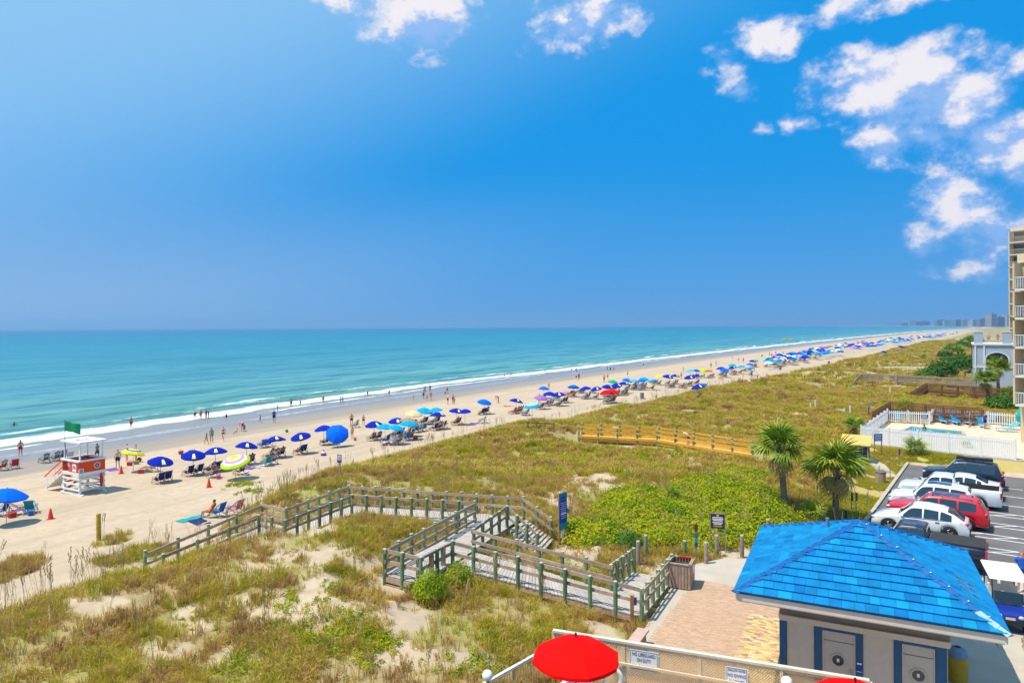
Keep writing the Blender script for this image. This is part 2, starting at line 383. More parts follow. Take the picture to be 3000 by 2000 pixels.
LUSH = ellw([(1980, 1510, 230, 55, 1.), (2150, 1460, 150, 45, .8), (1800, 1555, 150, 35, .9), (2240, 1520, 130, 50, 1.), (1880, 1470, 100, 25, .6), (2180, 1400, 90, 22, .5)], 2.6)
LAWN = [tuple(at_z(a, b, 1.9)[:2]) for a, b in ((2380, 1560), (2560, 1560), (2720, 1360), (3060, 1390), (3060, 1352), (2975, 1338), (2740, 1312), (2530, 1296), (2490, 1345), (2430, 1410), (2370, 1500))]
def blob(x, y, lst):
    r = np.zeros(np.shape(x))
    for cx, cy, rx, ry, w in lst: r = np.maximum(r, w * np.clip(1.35 - np.sqrt(((x - cx) / rx)**2 + ((y - cy) / ry)**2), 0, 1) / .6)
    return np.clip(r, 0, 1.3)
def veg(x, y):
    x = np.asarray(x, float); y = np.asarray(y, float); s, t = xy2st(x, y)
    te = edge_t(s); v = sstep(te - .6, te + 2.2, t + 2.0 * (fbm(x * .8, y * .8, 2) - .5))
    n = fbm(x * .28, y * .28, 4); v = v * sstep(.26, .40, n + .06)
    v = v - blob(x, y, SANDY) * np.clip(2.6 * fbm(x * 1.2, y * 1.2, 4) - .45, 0, 1.4) * .95
    v = np.maximum(v, sstep(.35, .8, blob(x, y, ISLES) + .5 * (fbm(x * 1.1, y * 1.1, 2) - .5)))
    v = np.where((polydist(x, y, PLAZA) < .15) | (polydist(x, y, LOT) < .1) | (polydist(x, y, POOLP) < .05), 0, v)
    return np.clip(v, 0, 1)
def lush(x, y):
    return np.clip(blob(x, y, LUSH) + .7 * (fbm(np.asarray(x) * .5, np.asarray(y) * .5, 3) - .55), 0, 1)

# ------------------------------------------------------------------ ground mesh
def grid_mesh(name, S, T, zf, attrs):
    s, t = np.meshgrid(S, T, indexing='ij'); x, y = st2xy(s.ravel(), t.ravel()); z = zf(x, y, s.ravel(), t.ravel())
    n, mm = len(S), len(T); co = np.stack([x, y, z], 1)
    i = np.arange(n * mm).reshape(n, mm); q = np.stack([i[:-1, :-1], i[:-1, 1:], i[1:, 1:], i[1:, :-1]], -1).reshape(-1, 4)[:, ::-1]
    me = bpy.data.meshes.new(name); me.vertices.add(len(co)); me.vertices.foreach_set('co', co.ravel())
    me.loops.add(q.size); me.loops.foreach_set('vertex_index', q.ravel()); me.polygons.add(len(q)); me.polygons.foreach_set('loop_start', np.arange(0, q.size, 4))
    me.polygons.foreach_set('use_smooth', np.ones(len(q), bool))
    me.update(calc_edges=True)
    a = me.attributes.new('st', 'FLOAT_VECTOR', 'POINT'); a.data.foreach_set('vector', np.stack([s.ravel(), t.ravel(), 0 * t.ravel()], 1).ravel())
    for k, fn in attrs.items():
        a = me.attributes.new(k, 'FLOAT', 'POINT'); a.data.foreach_set('value', np.asarray(fn(x, y, s.ravel(), t.ravel()), dtype=np.float32))
    return me
S1 = np.concatenate([np.arange(-130, -45, 4.), np.arange(-45, 60, .55), np.arange(60, 150, 1.2), np.arange(150, 420, 4), np.arange(420, 1500, 20), np.arange(1500, 17000, 200)])
T1 = np.concatenate([[-60, -30], np.arange(-14, 44, 1.3), np.arange(44, 112, .55), np.arange(112, 180, 2.), np.arange(180, 330, 12), [380, 500, 800, 1500]])

def nt_new(name):
    mt = bpy.data.materials.new(name); mt.use_nodes = True; return mt, mt.node_tree.nodes, mt.node_tree.links, mt.node_tree.nodes['Principled BSDF']
def attr(N, name): a = N.new('ShaderNodeAttribute'); a.attribute_name = name; return a
def nmath(N, L, op, a, b=None, c=None, clamp=False):
    n = N.new('ShaderNodeMath'); n.operation = op; n.use_clamp = clamp
    for i, v in enumerate((a, b, c)):
        if v is None: continue
        if isinstance(v, (int, float)): n.inputs[i].default_value = v
        else: L.new(v, n.inputs[i])
    return n.outputs[0]
def nmix(N, L, f, a, b):
    n = N.new('ShaderNodeMix'); n.data_type = 'RGBA'
    for k, v in (('Factor', f), ('A', a), ('B', b)):
        if isinstance(v, tuple): n.inputs[k].default_value = (*v, 1)
        elif isinstance(v, (int, float)): n.inputs[k].default_value = v
        else: L.new(v, n.inputs[k])
    return n.outputs['Result']
def nnoise(N, L, vec, scale, det=4, rough=.55):
    n = N.new('ShaderNodeTexNoise'); n.inputs['Scale'].default_value = scale; n.inputs['Detail'].default_value = det; n.inputs['Roughness'].default_value = rough
    if vec is not None: L.new(vec, n.inputs['Vector'])
    return n.outputs['Fac']
def nrange(N, L, v, a, b, c=0., d=1., smooth=True):
    n = N.new('ShaderNodeMapRange'); n.interpolation_type = 'SMOOTHSTEP' if smooth else 'LINEAR'
    for k, q in (('From Min', a), ('From Max', b), ('To Min', c), ('To Max', d)): n.inputs[k].default_value = q
    L.new(v, n.inputs['Value']); return n.outputs[0]

SAND = (.54, .405, .27)
def sand_material():
    mt, N, L, p = nt_new('sand')
    st = attr(N, 'st'); sp = N.new('ShaderNodeSeparateXYZ'); L.new(st.outputs['Vector'], sp.inputs[0])
    vg = attr(N, 'veg').outputs['Fac']; lu = attr(N, 'lush').outputs['Fac']; lw = attr(N, 'lawn').outputs['Fac']
    g = N.new('ShaderNodeNewGeometry').outputs['Position']
    big = nnoise(N, L, g, .12, 4); fine = nnoise(N, L, g, 1.6, 6, .65); grain = nnoise(N, L, g, 9, 4, .7)
    dry = nmix(N, L, nrange(N, L, big, .3, .7), scl(SAND, .9), scl(SAND, 1.06))
    dry = nmix(N, L, nrange(N, L, fine, .35, .75), dry, scl(SAND, .82))
    dry = nmix(N, L, nrange(N, L, grain, .55, .8, 0, .5), dry, scl(SAND, .62))
    # damp lower beach and drag lines along it
    mp_ = N.new('ShaderNodeMapping'); mp_.inputs['Scale'].default_value = (.03, .55, 1); L.new(st.outputs['Vector'], mp_.inputs[0])
    lines = nnoise(N, L, mp_.outputs[0], 1.0, 5, .6)
    dry = nmix(N, L, nrange(N, L, lines, .50, .62, 0, .45), dry, scl(SAND, .72))
    wetn = nnoise(N, L, mp_.outputs[0], .8, 3)
    tw = nmath(N, L, 'MULTIPLY_ADD', nmath(N, L, 'SUBTRACT', wetn, .5), 9., sp.outputs[1])
    wet = nrange(N, L, tw, 22.5, 17.5); shine = nrange(N, L, tw, 19., 9.)
    base = nmix(N, L, wet, dry, (.31, .25, .19))
    base = nmix(N, L, shine, base, (.27, .235, .205))
    wn_ = nnoise(N, L, mp_.outputs[0], 1.6, 4); wl = nmath(N, L, 'SUBTRACT', 1., nmath(N, L, 'ABSOLUTE', nmath(N, L, 'MULTIPLY', nmath(N, L, 'ADD', nmath(N, L, 'MULTIPLY_ADD', nmath(N, L, 'SUBTRACT', wn_, .5), 7., sp.outputs[1]), -7.5), 1.6)), clamp=True)
    base = nmix(N, L, nmath(N, L, 'MULTIPLY', wl, nrange(N, L, fine, .35, .6, 0, .8)), base, (.66, .65, .62))
    # dry thatch and dead stalks under the plants
    th = nmix(N, L, nrange(N, L, fine, .3, .7), (.40, .29, .12), (.24, .18, .065)); th = nmix(N, L, nrange(N, L, nnoise(N, L, g, .35, 4), .42, .62), th, (.29, .27, .06))
    th = nmix(N, L, nrange(N, L, lu, .3, .8), th, (.22, .26, .02)); th = nmix(N, L, lw, th, nmix(N, L, nrange(N, L, big, .42, .6), (.40, .35, .07), (.50, .33, .14)))
    vf = nmath(N, L, 'MULTIPLY', nrange(N, L, nmath(N, L, 'MULTIPLY_ADD', nmath(N, L, 'SUBTRACT', fine, .5), .9, vg), .15, .75), .9)
    base = nmix(N, L, nmath(N, L, 'MAXIMUM', vf, nmath(N, L, 'MULTIPLY', lw, nrange(N, L, fine, .3, .5, .55, 1.))), base, th)
    L.new(base, p.inputs['Base Color'])
    L.new(nmath(N, L, 'SUBTRACT', .92, nmath(N, L, 'MULTIPLY', shine, .60)), p.inputs['Roughness'])
    p.inputs['Specular IOR Level'].default_value = .5
    bmp = N.new('ShaderNodeBump'); bmp.inputs['Distance'].default_value = .12
    L.new(nmath(N, L, 'MULTIPLY', nrange(N, L, shine, 0, 1, .55, .03, False), 1.), bmp.inputs['Strength'])
    L.new(nmath(N, L, 'ADD', fine, nmath(N, L, 'MULTIPLY', grain, .35)), bmp.inputs['Height']); L.new(bmp.outputs[0], p.inputs['Normal'])
    return mt
def a_veg(x, y, s, t):
    v = np.zeros(len(x)); k = (t > 30) & (s < 1600); v[k] = veg(x[k], y[k]); v[(t > 60) & (s >= 1600)] = 1; return v
def a_lush(x, y, s, t):
    v = np.zeros(len(x)); k = (t > 40) & (s < 120); v[k] = lush(x[k], y[k]); return v
def a_lawn(x, y, s, t): return np.clip(1 - polydist(x, y, LAWN) / 1.5, 0, 1) * (polydist(x, y, LOT) > 0)
gme = grid_mesh('beach_sand', S1, T1, lambda x, y, s, t: hgt(x, y), dict(veg=a_veg, lush=a_lush, lawn=a_lawn))
gme.materials.append(sand_material())
ground = struct(link('beach_sand', gme)); ground['label'] = 'pale sandy beach and dune ground'

# ------------------------------------------------------------------ sea
def sea_material():
    mt, N, L, p = nt_new('sea_water')
    st = attr(N, 'st').outputs['Vector']; sp = N.new('ShaderNodeSeparateXYZ'); L.new(st, sp.inputs[0]); s, t = sp.outputs[0], sp.outputs[1]
    depth = nmath(N, L, 'LOGARITHM', nmath(N, L, 'MAXIMUM', nmath(N, L, 'MULTIPLY_ADD', t, -1., 3.), 1.), 10.)  # log distance offshore: shallow-water tones, then far sheen and haze painted in as blue
    mpa = N.new('ShaderNodeMapping'); mpa.inputs['Scale'].default_value = (.006, .05, 1); L.new(st, mpa.inputs[0])
    streak = nnoise(N, L, mpa.outputs[0], 1., 5, .6)
    cr = N.new('ShaderNodeValToRGB'); e = cr.color_ramp.elements
    e[0].position = .05; e[0].color = (.26, .27, .22, 1); e[1].position = 1.0; e[1].color = (.004, .115, .26, 1)
    for pos, c in ((.24, (.235, .30, .26)), (.30, (.12, .33, .25)), (.37, (.13, .35, .31)), (.46, (.085, .28, .315)), (.56, (.045, .25, .315)), (.68, (.022, .225, .31)), (.80, (.006, .175, .29)), (.9, (.002, .14, .28))):
        q = e.new(pos); q.color = (*c, 1)
    L.new(nmath(N, L, 'MULTIPLY', nmath(N, L, 'MULTIPLY_ADD', nmath(N, L, 'SUBTRACT', streak, .5), .75, depth), .25), cr.inputs['Fac'])
    base = cr.outputs[0]
    # swell streaks
    mpb = N.new('ShaderNodeMapping'); mpb.inputs['Scale'].default_value = (.05, .28, 1); L.new(st, mpb.inputs[0])
    chop = nnoise(N, L, mpb.outputs[0], 1., 6, .65)
    mpg = N.new('ShaderNodeMapping'); mpg.inputs['Scale'].default_value = (.012, .11, 1); L.new(st, mpg.inputs[0]); swell = nnoise(N, L, mpg.outputs[0], 1., 5, .62)
    base = nmix(N, L, nrange(N, L, chop, .50, .60, 0, .8), base, nmix(N, L, .62, base, (.0, .07, .12)))
    base = nmix(N, L, nrange(N, L, swell, .50, .62, 0, .7), base, nmix(N, L, .5, base, (.0, .11, .17)))
    mph = N.new('ShaderNodeMapping'); mph.inputs['Scale'].default_value = (.0025, .022, 1); L.new(st, mph.inputs[0]); sw2 = nnoise(N, L, mph.outputs[0], 1., 6, .65); base = nmix(N, L, nrange(N, L, sw2, .50, .62, 0, .55), base, nmix(N, L, .45, base, (.0, .10, .17)))
    base = nmix(N, L, nrange(N, L, chop, .36, .24, 0, .5), base, nmix(N, L, .35, base, (.40, .52, .52)))
    # foam
    mpc = N.new('ShaderNodeMapping'); mpc.inputs['Scale'].default_value = (.016, .0, 1); L.new(st, mpc.inputs[0])
    wob = nnoise(N, L, mpc.outputs[0], 1., 3)
    mpd = N.new('ShaderNodeMapping'); mpd.inputs['Scale'].default_value = (.12, .42, 1); L.new(st, mpd.inputs[0])
    lace = nnoise(N, L, mpd.outputs[0], 1., 7, .72)
    tt = nmath(N, L, 'MULTIPLY_ADD', nmath(N, L, 'SUBTRACT', wob, .5), 13., t)
    def band(c0, w, th):
        d = nmath(N, L, 'ABSOLUTE', nmath(N, L, 'ADD', tt, -c0)); k = nmath(N, L, 'SUBTRACT', 1., nmath(N, L, 'DIVIDE', d, w), clamp=True)
        return nrange(N, L, nmath(N, L, 'MULTIPLY_ADD', nmath(N, L, 'SUBTRACT', lace, .5), 1.7, k), th, th + .42)
    f1 = band(-3.4, 5.6, .42); f2 = band(-11.5, 6., .80); f3 = band(1.8, 1.2, .42)
    mpe = N.new('ShaderNodeMapping'); mpe.inputs['Scale'].default_value = (.012, .06, 1); L.new(st, mpe.inputs[0])
    caps = nmath(N, L, 'MULTIPLY', nrange(N, L, nnoise(N, L, mpe.outputs[0], 1., 8, .7), .735, .77, 0, .6), nrange(N, L, t, -60., -20., 0., 1.))
    foam = nmath(N, L, 'MAXIMUM', nmath(N, L, 'MAXIMUM', f1, f2), nmath(N, L, 'MAXIMUM', nmath(N, L, 'MULTIPLY', f3, .8), caps))
    base = nmix(N, L, foam, base, (.86, .86, .84))
    L.new(base, p.inputs['Base Color'])
    L.new(nmath(N, L, 'MULTIPLY_ADD', foam, .5, .30), p.inputs['Roughness'])
    p.inputs['IOR'].default_value = 1.33; p.inputs['Specular IOR Level'].default_value = .16
    # waves: ripples near by, longer swell far out
    mpf = N.new('ShaderNodeMapping'); mpf.inputs['Scale'].default_value = (.25, .7, 1); L.new(st, mpf.inputs[0])
    r1 = nnoise(N, L, mpf.outputs[0], 1., 5, .6)
    bmp = N.new('ShaderNodeBump'); bmp.inputs['Distance'].default_value = .7; bmp.inputs['Strength'].default_value = .75
    L.new(nmath(N, L, 'ADD', nmath(N, L, 'ADD', r1, nmath(N, L, 'MULTIPLY', swell, 3.)), nmath(N, L, 'MULTIPLY', chop, 1.8)), bmp.inputs['Height']); L.new(bmp.outputs[0], p.inputs['Normal'])
    return mt
S2 = np.concatenate([np.arange(-230, 330, 1.6), np.arange(330, 1500, 20), np.arange(1500, 17000, 150)])
T2 = np.concatenate([[-22000, -12000, -6000, -3000, -1500, -800, -450, -280, -180, -120, -90], np.arange(-70, -30, 4), np.arange(-30, 4.6, .55)])
def sea_z(x, y, s, t):
    am = sstep(.42, .62, fbm(s * .018, s * 0 + 5.5, 3)); c = -12 + 5 * (fbm(s * .03, s * 0 + 2.2, 2) - .5)
    z = .03 + .55 * am * np.exp(-((t - c) / 1.5)**2) * np.where(t < c, 1, .9) + .10 * np.exp(-((t + 4) / 2.5)**2)
    am2 = sstep(.45, .65, fbm(s * .013 + 31, s * 0 + 15, 3)); z = z + .30 * am2 * np.exp(-((t + 26) / 2.6)**2)
    return z
wme = grid_mesh('sea', S2, T2, sea_z, {}); wme.materials.append(sea_material())
sea = struct(link('sea', wme)); sea['label'] = 'turquoise sea with white surf'
# ------------------------------------------------------------------ woods and paints
W_RAIL = M('weathered_wood', (.42, .30, .215), .85, var=.28, scale=6, bump=.25, bscale=25, rnd=.16, stretch=(1, 1, 1))
W_PLANK = M('deck_plank', (.46, .395, .345), .85, var=.16, scale=5, bump=.2, rnd=.14)
W_POST = M('green_post', (.16, .245, .125), .8, var=.35, scale=4, bump=.2, rnd=.25)
W_CAP = M('post_cap', (.42, .48, .40), .8, var=.3, scale=9)
W_YEL = M('yellow_pine', (.72, .38, .045), .75, var=.18, scale=5, bump=.15, rnd=.12)
W_YELD = M('yellow_pine_deck', (.78, .46, .12), .75, var=.15, scale=5, rnd=.1)
W_BRN = M('brown_stained_wood', (.20, .085, .045), .75, var=.2, scale=5, rnd=.12)
W_GRY = M('grey_wood', (.34, .27, .22), .85, var=.2, scale=5, rnd=.12)
WHITE = M('white_paint', (.80, .80, .78), .5, var=.05, scale=3)
WHITE_V = M('white_vinyl', (.78, .80, .83), .4, var=.05, scale=2)
BEIGE = M('beige_metal', (.72, .55, .36), .5, var=.08, scale=3)
BEIGE_L = M('beige_lattice', (.80, .55, .28), .6, var=.1, scale=6)
CONC = M('concrete', (.47, .40, .315), .9, var=.14, scale=.8, bump=.15, bscale=12)
CONC_L = M('pale_concrete', (.47, .40, .32), .9, var=.12, scale=.9, bump=.15, bscale=12)
DARKM = M('dark_metal', (.03, .03, .035), .45, metal=.3, var=.1)
STEEL = M('galvanised_steel', (.42, .43, .45), .4, metal=.8, var=.1)
BLUE_S = M('sign_blue', (.01, .045, .33), .45, var=.08)
SIGNW = M('sign_white', (.82, .82, .80), .4, var=.03)
INK = M('sign_ink_blue', (.003, .02, .26), .5, var=.04)
Z = Vector((0, 0, 1))

BW = thing('boardwalk', 'weathered grey boardwalk with green posts zigzagging over the dune', 'boardwalk', (0, 0, 0))
post_cache = {}
def post_mesh(h, r=.085, mats=(W_POST, W_CAP)):
    k = (round(h, 1), r, mats[0].name)
    if k not in post_cache:
        hh = k[0]; b = MB(); n = 10
        b.lathe([(0, -hh), (r, -hh), (r * 1.03, -hh * .4), (r, -.06), (r * .96, -.015)], n=n)
        b.lathe([(r * .96, -.015), (r * .82, .0), (0, .004)], n=n, mi=1)
        post_cache[k] = b.mesh('post', list(mats), smooth=False)
    return post_cache[k]
def put_post(parent, p, ztop, zbot, r=.085, mats=(W_POST, W_CAP)):
    o = link('post', post_mesh(max(.3, ztop - zbot), r, mats), parent, (p[0], p[1], ztop)); o.rotation_euler = (random.uniform(-.012, .012), random.uniform(-.012, .012), random.uniform(0, 3)); return o
placed = set()
def rail_run(parent, a, b, n, h=PT, mat=W_RAIL, boards=((.98, .14), (.52, .14)), off=0., r=.085, mats=(W_POST, W_CAP), skip=(), deep=None, ext=.12):
    a = Vector(a); b = Vector(b); d = (b - a); dn = d.normalized(); side = Vector((-dn.y, dn.x, 0)).normalized()
    for i in range(n):
        p = a.lerp(b, i / max(1, n - 1)); key = (round(p.x, 1), round(p.y, 1))
        if key in placed: continue
        placed.add(key)
        put_post(parent, p, p.z + h + random.uniform(-.03, .03), min(gz(p.x, p.y) - .2, p.z - .3) if deep is None else deep, r, mats)
    # rails in lengths of two bays, fixed to one face of the posts
    step = 2; k = 0
    for hz, hh in boards:
        i = 0
        while i < n - 1:
            j = min(n - 1, i + step) if n > 3 else n - 1
            p = a.lerp(b, i / (n - 1)); q = a.lerp(b, j / (n - 1)); e0 = ext if i == 0 else -.004; e1 = ext if j == n - 1 else -.004
            mb = MB().bar(p - dn * e0 + side * off + Z * (hz + random.uniform(-.006, .006)), q + dn * e1 + side * off + Z * (hz + random.uniform(-.006, .006)), .045, hh)
            mb.build('rail', mat, parent); i = j
plank_n = [0]
def planks(parent, a0, a1, b0, b1, w=.145, mat=W_PLANK, th=.04, limit=290, over=.05):
    """Boards laid across from edge a (a0 to a1) to edge b (b0 to b1)."""
    a0, a1, b0, b1 = map(Vector, (a0, a1, b0, b1)); L = ((a1 - a0).length + (b1 - b0).length) / 2; n = max(2, int(L / w)); g = .06
    rest = MB()
    for i in range(n):
        u0 = (i + g) / n; u1 = (i + 1 - g) / n; z = random.uniform(-.004, .004)
        p = [a0.lerp(a1, u0), a0.lerp(a1, u1), b0.lerp(b1, u1), b0.lerp(b1, u0)]
        e = (p[3] - p[0]).normalized() * (over + random.uniform(-.012, .012)); p = [p[0] - e, p[1] - e, p[2] + e, p[3] + e]
        lo = [q + Z * (z - th) for q in p]; hi = [q + Z * z for q in p]
        if (p[1] - p[0]).cross(p[3] - p[0]).z < 0: lo = lo[::-1]; hi = hi[::-1]
        if plank_n[0] < limit: MB().hexa(lo + hi).build('plank', mat, parent); plank_n[0] += 1
        else: rest.hexa(lo + hi)
    if rest.v: o = rest.build('planking', mat, parent); o['kind'] = 'stuff'
def joist(parent, a, b, mat=W_RAIL, dz=-.17, h=.22, w=.05): MB().bar(Vector(a) + Z * dz, Vector(b) + Z * dz, w, h).build('joist', mat, parent)
SIDE = dict(r1=-.1, r2=-.1, r3=.1, r4=.1, r5=-.1, r6=.1, r7=.1, r8=.1, r9=.1, r10=-.1, r11=.1, r12=-.1, r13=.1, r14=-.1, r15=.1, r16=-.1, r17=.1, r18=-.1)
for k, (a, b, n) in RW.items():
    bd = ((.98, .15), (.52, .14)); 
    if k in ('r5',): bd = ((.98, .16), (.56, .14), (.16, .14))
    if k in ('r17', 'r18'): bd = ((.92, .16), (.45, .14))
    rail_run(BW, a, b, n, boards=bd, off=SIDE[k] * .75, ext=.05 if k in ('r15', 'r16') else .1)
g = lambda k, i: RW[k][i]
# nearest decks first so that they get the single boards
planks(BW, g('r1', 0), g('r1', 1), g('r3', 0), g('r3', 1)); planks(BW, g('r2', 1), g('r2', 0), g('r4', 1), g('r4', 0))
planks(BW, g('r5', 0), g('r5', 1), g('r6', 1), g('r8', 1))
corner = [g('r2', 0), g('r4', 0)]
pB = g('r11', 0).lerp(g('r11', 1), .28)
planks(BW, g('r11', 0), pB, g('r8', 1), g('r12', 0)); planks(BW, pB, g('r11', 1), g('r12', 0), g('r12', 1))
planks(BW, g('r13', 0), g('r13', 1), g('r14', 0), g('r14', 1)); planks(BW, g('r15', 0), g('r15', 1), g('r16', 0), g('r16', 1)); planks(BW, g('r17', 0), g('r17', 1), g('r18', 0), g('r18', 1))
for k in ('r1', 'r2', 'r3', 'r4', 'r5', 'r6', 'r7', 'r8', 'r11', 'r12', 'r13', 'r14'): joist(BW, g(k, 0), g(k, 1))
# a second plate under the outlook's front edge
joist(BW, g('r6', 0) - Z * .1, g('r6', 1) - Z * .1, dz=-.36, h=.2, w=.07); joist(BW, g('r5', 0), g('r5', 1), dz=-.40, h=.16)
# stairs down to the landward side
sa0, sa1, sb0, sb1 = g('r9', 0), g('r9', 1), g('r10', 0), g('r10', 1)
NT = 9
for i in range(NT):
    u = (i + .5) / NT; a = sa0.lerp(sa1, u); b = sb0.lerp(sb1, u); z = 3.15 - (i + 1) * (3.15 - 2.2) / (NT + 1); dd = (sa1 - sa0); dd.z = 0; dd.normalize()
    p = [a - dd * .02, a + dd * .27, b + dd * .27, b - dd * .02]; lo = [Vector((q.x, q.y, z - .045)) for q in p]; hi = [Vector((q.x, q.y, z)) for q in p]
    MB().hexa(lo + hi).build('tread', W_PLANK, BW)
for a, b in ((sa0, sa1), (sb0, sb1)): MB().bar(a - Z * .2, b - Z * .2, .06, .26).build('stringer', W_RAIL, BW)
# bench along the outlook's inner rail
ba, bb = g('r7', 0), g('r7', 1); bd_ = (bb - ba).normalized(); bs = Vector((-bd_.y, bd_.x, 0)).normalized()
if bs.dot(g('r5', 1) - ba) < 0: bs = -bs
bench = MB()
MB().bar(ba + bd_ * .15 + bs * .22 + Z * 1.03, bb - bd_ * .1 + bs * .22 + Z * 1.03, .42, .05).build('counter_board', W_PLANK, BW)
for u in (.12, .5, .88): p = ba.lerp(bb, u) + bs * .28; MB().box((p.x, p.y, p.z + .5), (.2, .2, 1.0)).build('counter_post', W_RAIL, BW)

# ------------------------------------------------------------------ yellow pine boardwalk farther along the dune
YB = thing('boardwalk', 'new yellow pine boardwalk curving over the dune behind the palms', 'boardwalk')
def simple_walk(parent, pts, off, n_per, mat, deckmat, posts, h=PT, boards=((1.0, .15), (.55, .15)), balusters=False, deep=None, single=True):
    off = Vector(off)
    for sidek in (0, 1):
        for i in range(len(pts) - 1):
            a = Vector(pts[i]) + off * sidek; b = Vector(pts[i + 1]) + off * sidek
            rail_run(parent, a, b, n_per[i] + 1, h, mat, boards, off=-.08 if sidek == 0 else .08, r=.09, mats=posts, deep=deep)
            joist(parent, a, b, mat, dz=-.16, h=.24)
            if balusters:
                m_ = MB(); d = b - a; nb = int(d.length / .14)
                for k in range(nb): p = a.lerp(b, (k + .5) / nb); m_.box((p.x, p.y, p.z + h * .52), (.035, .035, h * .85))
                q = m_.build('balusters', mat, parent); q['kind'] = 'stuff'
    for i in range(len(pts) - 1):
        plank_n[0] = 0; planks(parent, pts[i], pts[i + 1], Vector(pts[i]) + off, Vector(pts[i + 1]) + off, .16, deckmat, limit=70 if single else 0)
YP = (W_POST, W_CAP)
simple_walk(YB, [YW0, YW1, YW2], YOFF, [4, 5], W_YEL, W_YELD, YP, boards=((1.0, .17), (.62, .17), (.1, .2)))
# low brown fence where its path reaches the beach
def low_fence(name, label, pts, mat, n, h, posts, group=None):
    t_ = thing(name, label, 'fence', pts[0], group=group); base = Vector(pts[0])
    for i in range(len(pts) - 1): rail_run(t_, Vector(pts[i]) - base, Vector(pts[i + 1]) - base, n, h, mat, ((h * .85, .12), (h * .4, .1)), off=.07, mats=posts, deep=-.4)
    return t_
low_fence('path_fence', 'low brown two rail fence on the beach beyond the yellow boardwalk', [gnd(1546, 1262), gnd(1622, 1266)], M('brown_fence', (.24, .16, .08), .85, var=.2), 4, .95, (M('brown_fence', (0, 0, 0)), M('brown_fence', (0, 0, 0))))

# ------------------------------------------------------------------ far boardwalks and ramps by the pool
def px_walk(name, label, pts, offpx, n_per, mat, deckmat, h=1.05, lift=.9):
    t_ = thing(name, label, 'boardwalk'); P = []
    for px, py, dz in pts:
        p = at_z(px, py, 2.3 + dz + h); P.append(Vector((p.x, p.y, 2.3 + dz)))
    simple_walk(t_, P, offpx, n_per, mat, deckmat, (mat, mat), h=h, boards=((h * .97, .1), (.12, .1)), balusters=True, single=False)
    return t_
px_walk('boardwalk', 'grey boardwalk with picket rails leading over the far dune', [(2500, 1118, -.1), (2522, 1095, .9), (2860, 1112, .8)], (1.0, 1.6, 0), [1, 6], W_GRY, W_GRY)
px_walk('boardwalk', 'brown stained boardwalk with steps beside the two palms', [(2668, 1154, -.2), (2716, 1124, 1.1), (2955, 1142, .9)], (.8, 1.5, 0), [1, 5], W_BRN, W_BRN)
px_walk('boardwalk', 'brown stained ramp rail running behind the white pool fence', [(2556, 1210, .1), (2608, 1181, .9), (2880, 1200, .8)], (.8, 1.4, 0), [1, 5], W_BRN, W_BRN)
wf = thing('dune_fence', 'long low white fence lying across the far dune', 'fence'); a = gnd(2592, 1084); b = gnd(2775, 1086)
for k in range(9): p = a.lerp(b, k / 8); put_post(wf, p, gz(p.x, p.y) + .9, gz(p.x, p.y) - .2, .07, (WHITE, WHITE))
for hz in (.35, .75): MB().bar(a + Z * hz, b + Z * hz, .05, .22).build('rail', WHITE, wf)

# ------------------------------------------------------------------ the plaza: pavers, kerb strip, pale concrete
def sheet(name, poly, z, mat, th=.1, parent=None):
    n = len(poly); ar = sum(poly[i][0] * poly[(i + 1) % n][1] - poly[(i + 1) % n][0] * poly[i][1] for i in range(n))
    P = poly if ar > 0 else poly[::-1]
    me = MB().add([(x, y, z) for x, y in P] + [(x, y, z - th) for x, y in P], [tuple(range(n))] + [(i, n + i, n + (i + 1) % n, (i + 1) % n) for i in range(n)])
    return me.build(name, mat, parent)
EAV = [Vector((6.8, 20.9, 0)), Vector((12.9, 17.9, 0))]
BX = (EAV[1] - EAV[0]).normalized(); BY = Vector((-BX.y, BX.x, 0)); BL = 6.85; BD = 7.4; OV = 1.2          # building axes, eave sizes, overhang
EAV0 = EAV[0]
def bp(u, v, z=0.): p = EAV0 + BX * u + BY * v; return Vector((p.x, p.y, z))
strip = sheet('pavement', PLAZA, Z_PLAZA - .012, CONC_L, .2); struct(strip)
# herringbone-free running bond pavers, laid square to the building
PAV = {'red': (.52, .315, .19), 'yel': (.66, .44, .16), 'grey': (.30, .25, .215)}
def paver_mat():
    mt, N, L, p = nt_new('paver'); c = attr(N, 'tone'); L.new(c.outputs['Color'], p.inputs['Base Color']); p.inputs['Roughness'].default_value = .9
    nz = nnoise(N, L, N.new('ShaderNodeNewGeometry').outputs['Position'], 14, 4); mm = nmix(N, L, nrange(N, L, nz, .3, .75, 0, .35), c.outputs['Color'], (.5, .43, .34)); L.new(mm, p.inputs['Base Color']); return mt
PAVER = paver_mat()
PREG = [tuple(at_z(a, b, Z_PLAZA)[:2]) for a, b in ((1905, 1868), (2040, 1700), (2100, 1655), (2235, 1642))] + [tuple(bp(.9, 7.6)[:2]), tuple(bp(1.3, .8)[:2]), tuple(bp(6.9, .5)[:2]), tuple(bp(8.2, -.6)[:2]), tuple(bp(8.2, -3.2)[:2]), tuple(bp(-3.3, -3.2)[:2])]
bricks = []
nu, nv = .205, .102
iu = np.arange(-34, 45); iv = np.arange(-36, 90)
U, V = np.meshgrid(iu, iv, indexing='ij'); uu = (U + .5 * (V % 2)) * nu; vv = V * nv
cx = EAV0.x + BX.x * uu + BY.x * vv; cyy = EAV0.y + BX.y * uu + BY.y * vv
ok = inpoly(cx, cyy, PREG); uu, vv, cx, cyy = uu[ok], vv[ok], cx[ok], cyy[ok]
yel = ((uu > -.35) & (uu < 1.35) & (vv < 6.4)); gry = (uu > 5.6)
order = np.argsort(cx**2 + cyy**2)
me_v = []; me_f = []; me_c = []
